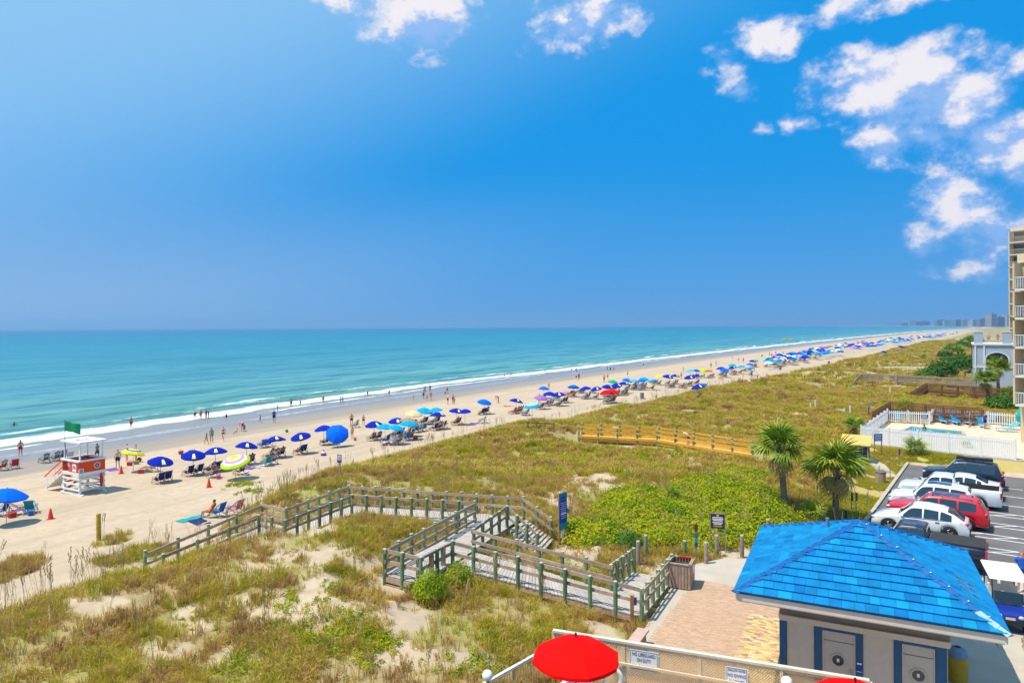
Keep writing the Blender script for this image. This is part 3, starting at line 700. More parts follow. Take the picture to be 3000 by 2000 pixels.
base_tone = {0: PAV['red'], 1: PAV['yel'], 2: PAV['grey']}
visible = 0; single = []
for j in order:
    kind = 1 if yel[j] else (2 if gry[j] else 0); c = base_tone[kind]
    k = random.uniform(.88, 1.12) if kind == 0 else random.uniform(.72, 1.25)
    if kind == 1 and random.random() < .35: c = random.choice(((.50, .24, .12), (.72, .58, .30), (.30, .24, .2)))
    if kind == 2 and random.random() < .4: c = random.choice(((.46, .38, .30), (.36, .2, .13)))
    c = tuple(min(.95, q * k) for q in c); z = Z_PLAZA + random.uniform(.0, .006)
    hw, hh = nu / 2 - .004, nv / 2 - .004; q = []
    for zz in (Z_PLAZA - .03, z):
        for a, b in ((-hw, -hh), (hw, -hh), (hw, hh), (-hw, hh)): q.append((cx[j] + BX.x * a + BY.x * b, cyy[j] + BX.y * a + BY.y * b, zz))
    px, py = to_px((cx[j], cyy[j], z))
    if visible < 300 and 1700 < px < 2300 and py < 1990 and not (px > 2284): single.append((q, c)); visible += 1
    else:
        o = len(me_v); me_v += q; me_f += [tuple(o + i for i in f) for f in ((4, 5, 6, 7), (0, 1, 5, 4), (1, 2, 6, 5), (2, 3, 7, 6), (3, 0, 4, 7))]; me_c += [c] * 8
def tone_mesh(name, v, f, c, mats):
    me = bpy.data.meshes.new(name); me.from_pydata(v, [], f); a = me.color_attributes.new('tone', 'FLOAT_COLOR', 'POINT')
    a.data.foreach_set('color', np.array([(*q, 1) for q in c], np.float32).ravel()); me.materials.append(mats); return me
pl = link('brick_paving', tone_mesh('brick_paving', me_v, me_f, me_c, PAVER)); pl['kind'] = 'structure'
for q, c in single:
    link('paver', tone_mesh('paver', q, [(4, 5, 6, 7), (0, 1, 5, 4), (1, 2, 6, 5), (2, 3, 7, 6), (3, 0, 4, 7)], [c] * 8, PAVER), pl)

# ------------------------------------------------------------------ blue roofed wash house
BH = thing('wash_house', 'small beige wash house under a bright blue shingled pyramid roof', 'building', bp(BL / 2, BD / 2, Z_PLAZA), math.atan2(BX.y, BX.x))
O = Vector((BL / 2, BD / 2, 0))
def L_(u, v, z): return Vector((u, v, z - Z_PLAZA)) - O           # building coordinates: u along the front, v to the back, z world height
B_WALL = M('beige_render', (.62, .54, .46), .9, var=.06, scale=4, bump=.1, bscale=60)
B_GREY = M('grey_board', (.22, .20, .175), .85, var=.08, scale=2)
B_TRIM = M('cream_trim', (.66, .58, .47), .7, var=.05)
B_BLUE = M('blue_pilaster', (.02, .105, .24), .65, var=.12, scale=3, bump=.1)
B_DOOR = M('door_cream', (.55, .49, .43), .6, var=.05)
ZE, ZA = 5.36, 6.98
u0, u1, v0, v1 = OV, BL - OV, OV, BD - OV
def wbox(name, a, b, mat, parent=BH):   # axis aligned box in building coordinates
    a = L_(*a); b = L_(*b); c = (a + b) / 2; d = b - a; return MB().box(c, (abs(d.x), abs(d.y), abs(d.z))).build(name, mat, parent)
wbox('wall', (u0, v0 + .06, Z_PLAZA), (u1, v1, 4.78), B_WALL)
wbox('frieze_board', (u0 - .01, v0 + .02, 4.44), (u1 + .01, v0 + .058, 4.83), B_GREY)
wbox('frieze_board', (u1 + .002, v0 + .05, 4.44), (u1 + .03, v1, 4.83), B_GREY)
wbox('frieze_board', (u0 - .03, v0 + .05, 4.44), (u0 - .002, v1, 4.83), B_GREY)
for a, b in ((u0 + .25, (u0 + u1) / 2 - .12), ((u0 + u1) / 2 + .12, u1 - .3)):
    fr = wbox('vent_frame', (a, v0 - .005, 4.50), (b, v0 + .022, 4.74), B_GREY)
wbox('cornice', (u0 - .04, v0 - .06, 4.27), (u1 + .04, v0 + .057, 4.44), B_TRIM)
wbox('cornice', (u1 + .031, v0 + .06, 4.27), (u1 + .08, v1, 4.44), B_TRIM); wbox('cornice', (u0 - .08, v0 + .06, 4.27), (u0 - .031, v1, 4.44), B_TRIM)
def wu(px):         # picture column -> place along the front wall
    d = ray(px, 1900); q = bp(0, v0); k = ((q.x * -BX.y + q.y * BX.x)) / (d.x * -BX.y + 1 * BX.x); p = Vector((d.x * k, k, 0)); return (p - EAV0).dot(BX)
for a, b in ((2284, 2304), (2387, 2406), (2508, 2527), (2620, 2640), (2741, 2774)): wbox('pilaster', (wu(a), v0 - .03, Z_PLAZA), (wu(b), v0 + .059, 4.268), B_BLUE)
wbox('head_beam', (wu(2408), v0 - .02, 4.17), (wu(2507), v0 + .058, 4.266), B_BLUE); wbox('head_beam', (wu(2642), v0 - .02, 4.17), (wu(2740), v0 + .058, 4.266), B_BLUE)
P_RING = M('porthole_ring', (.55, .48, .40), .5, var=.05); P_GLASS = M('porthole_glass', (.02, .05, .07), .08, var=.1, spec=.8)
TURQ = M('turquoise_paint', (.03, .32, .36), .5)
for (a, b, pc, py) in ((2410, 2506, 2455, 1942), (2643, 2739, 2690, 1988)):
    ua, ub = wu(a), wu(b); d = wbox('door', (ua + .03, v0 + .01, Z_PLAZA + .02), (ub - .03, v0 + .05, 3.86), B_DOOR)
    wbox('transom', (ua + .03, v0 + .015, 3.89), (ub - .03, v0 + .052, 4.165), B_DOOR)
    wbox('door_frame', (ua, v0 - .01, Z_PLAZA), (ua + .028, v0 + .056, 4.167), B_TRIM); wbox('door_frame', (ub - .028, v0 - .01, Z_PLAZA), (ub, v0 + .056, 4.167), B_TRIM)
    uc = wu(pc); c = L_(uc, v0 + .01, 3.32)
    MB().lathe([(.16, 0), (.165, -.03), (.215, -.03), (.22, .0)], c, 22, 'y').build('porthole_ring', P_RING, d, smooth=True)
    MB().lathe([(0, -.008), (.16, -.008)], c, 22, 'y').build('porthole_glass', P_GLASS, d)
    MB().box((c.x, c.y - .014, c.z), (.07, .008, .1)).build('porthole_sticker', SIGNW, d)
    hc = L_(ub - .12, v0 - .01, 3.05); MB().box(hc, (.03, .05, .16)).build('handle', STEEL, d)
    for hz_ in (2.6, 3.2, 3.75): MB().box(L_(ua + .035, v0 + .004, hz_), (.03, .014, .1)).build('hinge', STEEL, d)
    kq = L_((ua + ub) / 2, v0 + .006, 2.36); MB().box(kq, (ub - ua - .14, .008, .22)).build('kick_plate', STEEL, d)
for (px, z) in ((2517, 3.1), (2757, 2.75)):
    sg = wbox('door_sign', (wu(px) - .075, v0 - .05, z), (wu(px) + .075, v0 - .032, z + .3), BLUE_S); c = L_(wu(px), v0 - .053, z + .15)
    MB().box((c.x, c.y, c.z + .11), (.13, .004, .05)).build('sign_band', SIGNW, sg); MB().box((c.x, c.y, c.z - .13), (.15, .004, .015)).build('sign_band', SIGNW, sg)
wbox('lintel', (wu(2306), v0 + .012, 2.45), (wu(2385), v0 + .058, 4.25), B_WALL); wbox('lintel', (wu(2529), v0 + .012, 2.45), (wu(2618), v0 + .058, 4.25), B_WALL)
# soffit, fascia and roof
FASC = M('fascia_cream', (.66, .59, .52), .7, var=.05)
wbox('soffit', (.06, .06, ZE - .30), (BL - .06, BD - .06, ZE - .26), FASC)
for a, b in (((0, 0), (BL, .05)), ((0, BD - .05), (BL, BD)), ((0, .051), (.05, BD - .051)), ((BL - .05, .051), (BL, BD - .051))): wbox('fascia', (a[0], a[1], ZE - .25), (b[0], b[1], ZE - .02), FASC)
MB().hexa([L_(u0 + .1, v0 + .3, 4.7), L_(u1 - .1, v0 + .3, 4.7), L_(u1 - .1, v1 - .1, 4.7), L_(u0 + .1, v1 - .1, 4.7), L_(u0 + .1, v0 + .3, ZE - .28), L_(u1 - .1, v0 + .3, ZE - .28), L_(u1 - .1, v1 - .1, ZE - .28), L_(u0 + .1, v1 - .1, ZE - .28)]).build('wall_plate', B_GREY, BH)
e = .04; RC = [L_(-e, -e, ZE), L_(BL + e, -e, ZE), L_(BL + e, BD + e, ZE), L_(-e, BD + e, ZE)]; AP = L_(BL / 2, BD / 2, ZA)
roof = MB().add(RC + [AP] + [q - Z * .03 for q in RC], [(0, 1, 4), (1, 2, 4), (2, 3, 4), (3, 0, 4), (5, 6, 1, 0), (6, 7, 2, 1), (7, 8, 3, 2), (8, 5, 0, 3), (8, 7, 6, 5)]).build('roof', M('roof_deck_blue', (.004, .06, .2), .8), BH)
SHG = [M(f'blue_shingle_{i}', c, .85, var=.2, scale=2.2, bump=.6, bscale=45, rnd=.12, spec=.2) for i, c in enumerate(((.002, .185, .42), (.002, .205, .44), (.002, .165, .40), (.003, .235, .45), (.001, .135, .37)))]
CAPM = M('blue_ridge_cap', (.002, .09, .32), .55, var=.15, scale=5, bump=.3, bscale=50)
NC = 12
cnt = 0
def face_shingles(i0, i1, single, jitter=0.0):
    global cnt
    a, b = RC[i0], RC[i1]; bot = (b - a); nrm = (b - a).cross(AP - a).normalized(); rest = [MB() for _ in SHG]
    if nrm.z < 0: nrm = -nrm
    for c in range(NC):
        f0 = c / NC; f1 = min(.999, (c + 1.12) / NC)
        l0, r0 = a.lerp(AP, f0), b.lerp(AP, f0); l1, r1 = a.lerp(AP, f1), b.lerp(AP, f1); wid = (r0 - l0).length; d = bot.normalized(); up = ((AP - (a + b) / 2)).normalized()
        n = max(1, int(round(wid / .33))); off = random.uniform(0, .33); x = -off
        hgt_ = (f1 - f0) * (AP - (a + b) / 2).length; lsl = (l1 - l0).dot(d) / hgt_; rsl = (r1 - r0).dot(d) / hgt_
        while x < wid:
            w = random.choice((.27, .33, .33, .40)); xa = max(x, 0) + .003; xb = min(x + w, wid) - .003; x += w
            if xb - xa < .03: continue
            # clip upper corners against the hips
            ya = lsl * hgt_; xa1 = max(xa, ya); xb1 = min(xb, wid + rsl * hgt_)
            if xb1 < xa1: m_ = (xa1 + xb1) / 2; xa1 = xb1 = min(max(m_, xa), xb)
            lift = .026 + random.uniform(0, .01)
            P = [l0 + d * xa, l0 + d * xb, l0 + d * xb1 + up * hgt_, l0 + d * xa1 + up * hgt_]
            lo = [p + nrm * .002 for p in P]; hi = [P[0] + nrm * (.024 + lift), P[1] + nrm * (.024 + lift), P[2] + nrm * .006, P[3] + nrm * .006]
            mi = random.choices(range(5), (6, 4, 4, 1.3, 1))[0]
            if single and cnt < 296: MB().hexa(lo + hi).build('shingle', SHG[mi], BH); cnt += 1
            else: rest[mi].hexa(lo + hi)
    for i, r_ in enumerate(rest):
        if r_.v: o = r_.build('shingles', SHG[i], BH); o['kind'] = 'stuff'
face_shingles(0, 1, True); face_shingles(3, 0, True); face_shingles(1, 2, True); face_shingles(2, 3, False)
LEAD = M('lead_flashing', (.26, .40, .58), .5, metal=.2, var=.15, scale=12)
for i in range(4):
    a = RC[i]; d = (AP - a); n = 17; dn = d.normalized(); s_ = dn.cross(Z).normalized(); upv = s_.cross(dn)
    for k in range(n):
        p = a.lerp(AP, (k - .05) / n); q = a.lerp(AP, min(1, (k + 1.12) / n)); h0, h1 = .05, .032
        mb = MB(); w = .135
        V_ = []
        for pt, hh in ((p, h0), (q, h1)): V_ += [pt - s_ * w - Z * .02 + upv * hh * .35, pt + upv * (hh + .022), pt + s_ * w - Z * .02 + upv * hh * .35]
        mb.add(V_, [(0, 1, 4, 3), (1, 2, 5, 4), (0, 2, 1), (3, 4, 5), (0, 3, 5, 2)])
        worn = (i == 1 and k < 3)
        mb.build('ridge_cap', LEAD if worn else CAPM, BH)
        if i == 1 and k > 1 and k % 2 == 0: pp = a.lerp(AP, k / n) + upv * .085; MB().ell(pp, (.025, .025, .02), 6, 4).build('nail_head', SIGNW, BH)
vp = a.lerp(AP, .5); vb = RC[3].lerp(RC[0], .3).lerp(AP, .72)
MB().lathe([(.05, 0), (.05, .3), (.062, .3), (.062, .34), (0, .345)], vb, 10).build('vent_pipe', STEEL, BH)
for fu in (.42, .50, .57):
    p = RC[1].lerp(RC[2], fu - .2).lerp(AP, .12); MB().bar(p + Vector((0, 0, .06)), p + (RC[2] - RC[1]).normalized() * .05 + (AP - p).normalized() * .55 + Z * .05, .03, .02).build('snow_bracket', STEEL, BH)

# ------------------------------------------------------------------ yellow barrel bin beside it
p = Vector((14.1, 21.7, Z_PLAZA)); tb = thing('trash_barrel', 'yellow barrel bin with a blue lid beside the wash house', 'trash can', p)
MB().lathe([(0, 0), (.27, 0), (.285, .06), (.285, .78), (.27, .80)], n=22).build('body', M('barrel_yellow', (.58, .30, .015), .55, var=.12, scale=5), tb, smooth=False)
ld = MB().lathe([(.29, .78), (.30, .84), (.27, .95), (.17, 1.04), (.10, 1.06)], n=22).build('lid', M('lid_blue', (.16, .28, .42), .45, var=.15, scale=9), tb, smooth=True)
MB().lathe([(.10, 1.062), (.0, 1.03)], n=16).build('lid_opening', DARKM, ld)
# ------------------------------------------------------------------ car park
ASPH = M('asphalt', (.14, .128, .125), .9, var=.22, scale=.5, bump=.2, bscale=30)
struct(sheet('parking_lot', LOT, Z_LOT, ASPH, .2))
Z_APR = 2.0
apron = [tuple(at_z(a, b, 2.0)[:2]) for a, b in ((2790, 1700), (2890, 1690), (3010, 1690))] + [(30, 24), (26, 12), (13.5, 15.5), (16.2, 21.5)]
struct(sheet('concrete_apron', apron, Z_APR, CONC, .6))
# kerb along the parked cars' noses
kb = MB()
for a in range(-9, 21): kb.add([], []) 
kerb = thing('kerb', 'long pale concrete kerb along the noses of the parked cars', 'kerb')
for a in np.arange(-10.5, 21, 3.0):
    p = KERB0 + CAR_D * a + CAR_F * .12; q = KERB0 + CAR_D * (a + 2.98) + CAR_F * .12
    MB().bar(p + Z * (Z_LOT + .03), q + Z * (Z_LOT + .03), .22, .2).build('kerb_stone', CONC_L, kerb)
# walk from the car park to the beach path
def bandp(pts, z): return [tuple(at_z(a, b, z)[:2]) for a, b in pts]
def path_band(name, pts, w, mat):
    C_ = [gnd(a, b) for a, b in pts]; Q = []
    for i in range(len(C_) - 1):
        for k in range(6): Q.append(C_[i].lerp(C_[i + 1], k / 6))
    Q.append(C_[-1]); V = []
    for i, q in enumerate(Q):
        d = (Q[min(i + 1, len(Q) - 1)] - Q[max(0, i - 1)]); d.z = 0; d.normalize(); n_ = Vector((-d.y, d.x, 0)) * w / 2
        for s_ in (-1, 1): p_ = q + n_ * s_; z_ = max(gz(p_.x, p_.y), gz(q.x, q.y)) + .035; V += [(p_.x, p_.y, z_), (p_.x, p_.y, z_ - .25)]
    return MB().add(V, [f for i in range(len(Q) - 1) for f in ((4 * i, 4 * i + 4, 4 * i + 6, 4 * i + 2)[::-1], (4 * i, 4 * i + 1, 4 * i + 5, 4 * i + 4), (4 * i + 2, 4 * i + 6, 4 * i + 7, 4 * i + 3))]).build(name, mat)
struct(path_band('footpath', [(2645, 1398), (2612, 1392), (2575, 1376), (2560, 1360), (2532, 1342)], 1.7, CONC))
LINE = M('road_paint', (.74, .72, .68), .7, var=.12, scale=4)
def line(p, q, w=.1, z=.004):
    return MB().bar(Vector((p.x, p.y, Z_LOT + z)), Vector((q.x, q.y, Z_LOT + z)), w, .004).build('painted_line', LINE)
C5 = Vector((25.4, 40.9, 0))
for i, k in enumerate((-12.9, -10.05, -7.1, -4.25, -1.4, 1.4, 4.2)):
    base = C5 - CAR_D * (-k) if False else C5 + CAR_D * (-k) 
    base = C5 - CAR_D * k - CAR_F * .3
    a, b = base + CAR_F * 2.8, base - CAR_F * 4.0
    if k < -7: o = line(a, b); struct(o)
    else:      # hatched bay divider: two long lines, an end line and cross bars
        h_ = thing('bay_divider', 'white painted hatched divider between the parked cars', 'road marking', (0, 0, 0), group='hatched bay dividers')
        e1, e2 = CAR_D * .42, -CAR_D * .42
        for e_ in (e1, e2): o = line(a + e_, b + e_); o.parent = h_
        o = line(b + e1, b + e2, .14, .009); o.parent = h_
        for m_ in (.3, 1.9, 3.5, 5.1): o = line(b + CAR_F * m_ + e1, b + CAR_F * (m_ + 1.3) + e2, .08, .014); o.parent = h_
struct(line(C5 + CAR_D * 7.5 - CAR_F * 7, C5 + CAR_D * 6.3 - CAR_F * 14, .1))

# ------------------------------------------------------------------ vehicles
GLASS = M('car_glass', (.012, .035, .055), .06, var=.1, spec=.9, coat=.5)
TYRE = M('tyre_rubber', (.012, .012, .013), .85, var=.2)
RIM = M('wheel_alloy', (.45, .46, .48), .3, metal=.85, var=.1)
TRIM = M('black_plastic', (.015, .015, .017), .6, var=.15)
CHROME = M('chrome', (.62, .63, .66), .15, metal=1., var=.05)
HEADL = M('headlamp_glass', (.55, .58, .62), .12, var=.15, spec=.9)
TAILL = M('tail_lamp_red', (.55, .008, .012), .2, var=.15, spec=.8)
LINER = M('bed_liner', (.035, .033, .03), .8, var=.2)
def paint(name, c): return M('paint_' + name, c, .28, var=.03, coat=.6, spec=.5)
def fr(x, tab):
    xs = [a for a, _ in tab]; ys = [b for _, b in tab]; return float(np.interp(x, xs, ys))
PROF = dict(   # u = share of the length from the nose; top line, belt line
    suv=dict(top=((0, .70), (.015, .86), (.05, .95), (.14, 1.01), (.265, 1.08), (.30, 1.14), (.395, 1.60), (.43, 1.66), (.55, 1.71), (.78, 1.68), (.90, 1.60), (.925, 1.50), (.965, 1.08), (.985, .98), (1, .70)),
             belt=((0, .66), (.05, .86), (.25, .99), (.95, 1.08), (1, .68)), win=((.305, .365, .52), (.535, .54, .70), (.715, .72, .885)), shield=(.285, .405), rear=(.905, .968), wheels=(.185, .80)),
    coupe=dict(top=((0, .62), (.02, .78), (.06, .88), (.16, .97), (.265, 1.03), (.30, 1.09), (.42, 1.55), (.46, 1.60), (.58, 1.62), (.74, 1.55), (.86, 1.36), (.95, 1.08), (.98, .98), (1, .66)),
             belt=((0, .60), (.06, .80), (.25, .95), (.93, 1.06), (.96, .98), (1, .64)), win=((.315, .40, .535), (.55, .555, .70), (.715, .72, .83)), shield=(.285, .43), rear=(.79, .95), wheels=(.19, .805)),
    sedan=dict(top=((0, .58), (.02, .70), (.08, .80), (.18, .88), (.27, .94), (.31, 1.0), (.44, 1.39), (.50, 1.44), (.60, 1.44), (.70, 1.37), (.83, 1.08), (.88, 1.04), (.97, .98), (1, .62)),
             belt=((0, .55), (.08, .76), (.27, .88), (.85, .97), (.95, .92), (1, .60)), win=((.33, .42, .55), (.565, .57, .70), (.71, .715, .765)), shield=(.295, .45), rear=(.70, .84), wheels=(.19, .80)),
    pickup=dict(top=((0, .78), (.012, 1.02), (.05, 1.12), (.14, 1.16), (.235, 1.20), (.26, 1.25), (.335, 1.80), (.37, 1.88), (.48, 1.91), (.545, 1.87), (.56, 1.78), (.575, 1.30), (.59, 1.29), (.985, 1.30), (1, 1.22)),
             belt=((0, .75), (.05, 1.03), (.24, 1.12), (.57, 1.20), (1, 1.16)), win=((.27, .315, .42), (.43, .435, .545)), shield=(.25, .345), rear=(.553, .576), wheels=(.165, .79), bed=(.60, .975)))
def make_car(kind, L, W, Ht, col, label, pos, yaw, name='parked_car', cat='car', rails=False, sunroof=False, zs=None, roofbox=False, bedcover=False, steps=False, extra=None, group=None):
    pf = PROF[kind]; k = Ht / max(z for _, z in pf['top']); t_ = thing(name, label, cat, pos, yaw, group)
    top = lambda u: fr(u, pf['top']) * k; belt = lambda u: min(fr(u, pf['belt']) * k, top(u) - .03)
    wr = .37 if kind != 'pickup' else .40; xw = [L / 2 - u * L for u in pf['wheels']]
    plan = ((0, .78), (.02, .88), (.07, .96), (.16, 1), (.88, 1), (.96, .97), (1, .90)); hw = lambda u: W / 2 * fr(u, plan)
    def twid(u):      # half width at the roof or bonnet edge
        z, b = top(u), belt(u); f = min(1, max(0, (z - b) / (.45 * k))); base = .90 if kind != 'pickup' or u < .58 else .97
        return hw(u) * (base * (1 - f) + .735 * f)
    us = sorted(set([round(q, 4) for q in np.linspace(0, 1, 44)] + [q for q, _ in pf['top']] + [round((L / 2 - (x + s * (wr + .05))) / L, 4) for x in xw for s in (-1, -.93, .93, 1)]))
    if 'bed' in pf and not bedcover: us = sorted(set(us + [pf['bed'][0] - .002, pf['bed'][0], pf['bed'][1], pf['bed'][1] + .002]))
    rows = []; mb = MB()
    for u in us:
        x = L / 2 - u * L; zb = .30
        for xq in xw:
            d = abs(x - xq); ra = wr + .05
            if d < ra: zb = max(zb, .33 + math.sqrt(ra * ra - d * d))
        z, b, w, wt = top(u), belt(u), hw(u), twid(u); b = max(b, zb + .04); z = max(z, b + .02)
        bed = ('bed' in pf and not bedcover and pf['bed'][0] <= u <= pf['bed'][1]); zi = (.82 if bed else z + .0)
        ring = [(.90 * w, zb), (.985 * w, zb + .3 * (b - zb)), (w, zb + .62 * (b - zb)), (.975 * w, b), (wt + .012, z - .055 * k), (wt - .05, z - .008), (wt - .09 if bed else wt - .14, zi + (0 if bed else .004)), (0, zi + (0 if bed else .015))]
        rows.append([(x, -y, zz) for y, zz in ring] + [(x, y, zz) for y, zz in ring[-2::-1]])
    n = len(rows[0]); V = [p for r in rows for p in r]; Fs = []; mi = []
    for i in range(len(rows) - 1):
        for j in range(n - 1):
            Fs.append((i * n + j, (i + 1) * n + j, (i + 1) * n + j + 1, i * n + j + 1))
            um = (us[i] + us[i + 1]) / 2; mi.append(1 if ('bed' in pf and not bedcover and pf['bed'][0] - .003 < um < pf['bed'][1] + .003 and 5 <= j <= 8) else 0)
        Fs.append((i * n + n - 1, (i + 1) * n + n - 1, (i + 1) * n, i * n)); mi.append(2)
    Fs += [tuple(range(n)), tuple(range((len(rows) - 1) * n + n - 1, (len(rows) - 1) * n - 1, -1))]; mi += [0, 0]
    me = bpy.data.meshes.new('body'); me.from_pydata(V, [], Fs); [me.materials.append(q) for q in (col, LINER, TRIM)]; me.polygons.foreach_set('material_index', mi)
    me.polygons.foreach_set('use_smooth', [True] * len(Fs)); me.update()
    bmx = bmesh.new(); bmx.from_mesh(me); bmesh.ops.recalc_face_normals(bmx, faces=bmx.faces); bmx.to_mesh(me); bmx.free()
    body = link('body', me, t_); es = body.modifiers.new('edge', 'EDGE_SPLIT'); es.split_angle = R(38)
    # glass
    def side_pt(u, f, s):      # f: 0 at the belt line, 1 at the roof edge
        z, b, w, wt = top(u), belt(u), hw(u), twid(u); y0, z0, y1, z1 = .975 * w, b, wt + .012, z - .055 * k
        return Vector((L / 2 - u * L, s * (y0 + (y1 - y0) * f + .010), z0 + (z1 - z0) * f))
    for s in (-1, 1):
        for (ua, ut, ub) in pf['win']:
            g_ = MB(); q = []
            for i in range(6):
                fb = i / 5; u_b = ua + (ub - ua) * fb; u_t = ut + (min(ub, ub) - ut) * fb; 
                q.append((side_pt(u_b, .06, s), side_pt(u_t, .90, s) if top(u_t) - belt(u_t) > .12 else side_pt(u_b, .1, s)))
            vv_ = [p for pr in q for p in pr]; g_.add(vv_, [(2 * i, 2 * i + 2, 2 * i + 3, 2 * i + 1) if s < 0 else (2 * i + 1, 2 * i + 3, 2 * i + 2, 2 * i) for i in range(5)])
            g_.build('side_window', GLASS, t_)
    for nm, (ua, ub) in (('windscreen', pf['shield']), ('rear_window', pf['rear'])):
        g_ = MB(); q = []
        for i in range(7):
            u = ua + (ub - ua) * i / 6; w_ = twid(u) - .045; x = L / 2 - u * L
            for y, dz in ((-1, .0), (-.5, .016), (0, .022), (.5, .016), (1, 0)): q.append((x, y * w_, top(u) + .012 + dz))
        g_.add(q, [(i * 5 + j, i * 5 + j + 1, i * 5 + 5 + j + 1, i * 5 + 5 + j) for i in range(6) for j in range(4)]); g_.build(nm, GLASS, t_, smooth=True)
    # wheels
    for xq in xw:
        for s in (-1, 1):
            y = s * (W / 2 - .115); wh = MB().lathe([(wr * .6, -.11), (wr * .93, -.115), (wr, -.07), (wr, .07), (wr * .93, .115), (wr * .6, .11)], n=20, axis='y').build('wheel', TYRE, t_, smooth=True, loc=(xq, y, wr))
            rm = MB(); rm.lathe([(0, s * .085), (wr * .15, s * .10), (wr * .17, s * .085)], n=12, axis='y')
            for q in range(5):
                a = 2 * math.pi * q / 5; rm.bar((0, s * .09, 0), (math.cos(a) * wr * .6, s * .10, math.sin(a) * wr * .6), .07, .03, up=(0, 1, 0))
            rm.lathe([(wr * .56, s * .06), (wr * .62, s * .112), (wr * .66, s * .10)], n=20, axis='y'); rm.build('rim', RIM, wh)
            MB().lathe([(0, s * .05), (wr * .6, s * .05)], n=16, axis='y').build('brake_disc', TRIM, wh)
            ar = MB(); 
            for q in range(12):
                a0, a1 = math.pi * q / 12, math.pi * (q + 1) / 12; ra = wr + .05
                P = [(xq + rr * math.cos(a), s * (W / 2 + dy), .33 + rr * math.sin(a)) for a in (a0, a1) for rr, dy in ((ra - .005, .004), (ra + .05, .008))]
                ar.add(P, [(0, 1, 3, 2) if s > 0 else (2, 3, 1, 0)])
            if kind in ('suv', 'pickup'): ar.build('arch_trim', TRIM if kind == 'pickup' or extra == 'clad' else col, t_)
    # lamps, grille, bumpers, mirrors, handles
    hz = .78 * k if kind in ('coupe', 'sedan') else .86 * k
    for s in (-1, 1):
        MB().ell((L / 2 - .10, s * W * .355, hz * .93), (.13, .19, .075), 10, 6).build('headlamp', HEADL, t_, smooth=True)
        if kind == 'pickup': MB().box((-L / 2 + .03, s * (W * .43), 1.02), (.10, .17, .36)).build('tail_lamp', TAILL, t_)
        else: MB().ell((-L / 2 + .13, s * W * .395, .95 * k), (.13, .13, .07 if kind != 'suv' else .12), 10, 6).build('tail_lamp', TAILL, t_, smooth=True)
        um = pf['win'][0][0] + .02; p = side_pt(um, .12, s); mr_ = MB().ell((p.x + .02, p.y + s * .13, p.z + .06), (.09, .12, .085), 10, 7).build('wing_mirror', TRIM if extra == 'blackmirror' else col, t_, smooth=True)
        MB().bar((p.x, p.y - s * .02, p.z), (p.x + .02, p.y + s * .10, p.z + .03), .06, .04).build('mirror_arm', TRIM, mr_)
        for (ua, ut, ub) in pf['win'][:2]: p = side_pt(ub - .012, 0, s); MB().box((p.x, s * (hw(ub) + .005), p.z - .12), (.2, .03, .035)).build('door_handle', CHROME, t_)
        MB().bar((xw[0] - wr - .08, s * (W / 2 - .05), .33), (xw[1] + wr + .08, s * (W / 2 - .05), .33), .12, .12).build('sill', TRIM, t_)
        a, b_ = side_pt(pf['win'][0][0], .015, s), side_pt(pf['win'][-1][2], .015, s); MB().bar(a, b_, .014, .022).build('window_trim', CHROME, t_)
        if rails:
            a = Vector((L / 2 - .47 * L, s * (twid(.5) - .09), top(.47) + .055)); b_ = Vector((L / 2 - .84 * L, s * (twid(.8) - .09), top(.84) + .055)); rl = MB().bar(a, b_, .035, .03).build('roof_rail', CHROME if extra != 'clad' else TRIM, t_)
            for f in (0, .5, 1): p = a.lerp(b_, f); MB().box((p.x, p.y, p.z - .03), (.08, .03, .05)).build('rail_foot', TRIM, rl)
    MB().box((L / 2 - .045, 0, hz * .86), (.10, W * .46, .26 * k)).build('grille', TRIM, t_)
    MB().box((L / 2 - .02, 0, .43), (.10, W * .70, .16)).build('bumper', TRIM if kind in ('suv', 'pickup') else col, t_); MB().box((-L / 2 + .02, 0, .47), (.10, W * .78, .20)).build('bumper', TRIM if kind != 'pickup' else CHROME, t_)
    MB().box((-L / 2 - .035, 0, .72 if kind != 'pickup' else .56), (.012, .31, .16)).build('number_plate', SIGNW, t_)
    if sunroof: 
        q = []; 
        for i in range(5):
            u = .45 + .27 * i / 4; 
            for y in (-.42, 0, .42): q.append((L / 2 - u * L, y, top(u) + .024 + (.006 if y == 0 else 0)))
        MB().add(q, [(i * 3 + j, i * 3 + j + 1, i * 3 + 4 + j, i * 3 + 3 + j) for i in range(4) for j in range(2)]).build('sunroof', GLASS, t_, smooth=True)
    if roofbox:
        rk = MB(); za = top(.55) + .13
        for y in np.linspace(-.58, .58, 9): rk.bar((L / 2 - .42 * L, y, za), (L / 2 - .86 * L, y, za), .045, .03)
        for u in np.linspace(.42, .86, 5): rk.bar((L / 2 - u * L, -.62, za - .03), (L / 2 - u * L, .62, za - .03), .05, .03)
        for y in (-.62, .62): rk.bar((L / 2 - .42 * L, y, za + .06), (L / 2 - .86 * L, y, za + .06), .03, .03)
        rk.build('roof_rack', TRIM, t_)
    if bedcover: 
        a, b_ = .585, .985; MB().box((L / 2 - (a + b_) / 2 * L, 0, top(.8) + .035), ((b_ - a) * L, W * .86, .06)).build('bed_cover', LINER, t_)
    return t_
YAW = math.atan2(CAR_F.y, CAR_F.x)
WPT = paint('white', (.78, .79, .80)); PEARL = paint('pearl_white', (.80, .80, .78)); SILV = paint('silver_white', (.66, .69, .72))
RED = paint('red', (.62, .004, .014)); NAVY = paint('dark_navy', (.006, .012, .035)); BLK = paint('black_blue', (.012, .02, .045))
def slot(k, fwd): p = C5 - CAR_D * k + CAR_F * fwd; return (p.x, p.y, Z_LOT + .004)
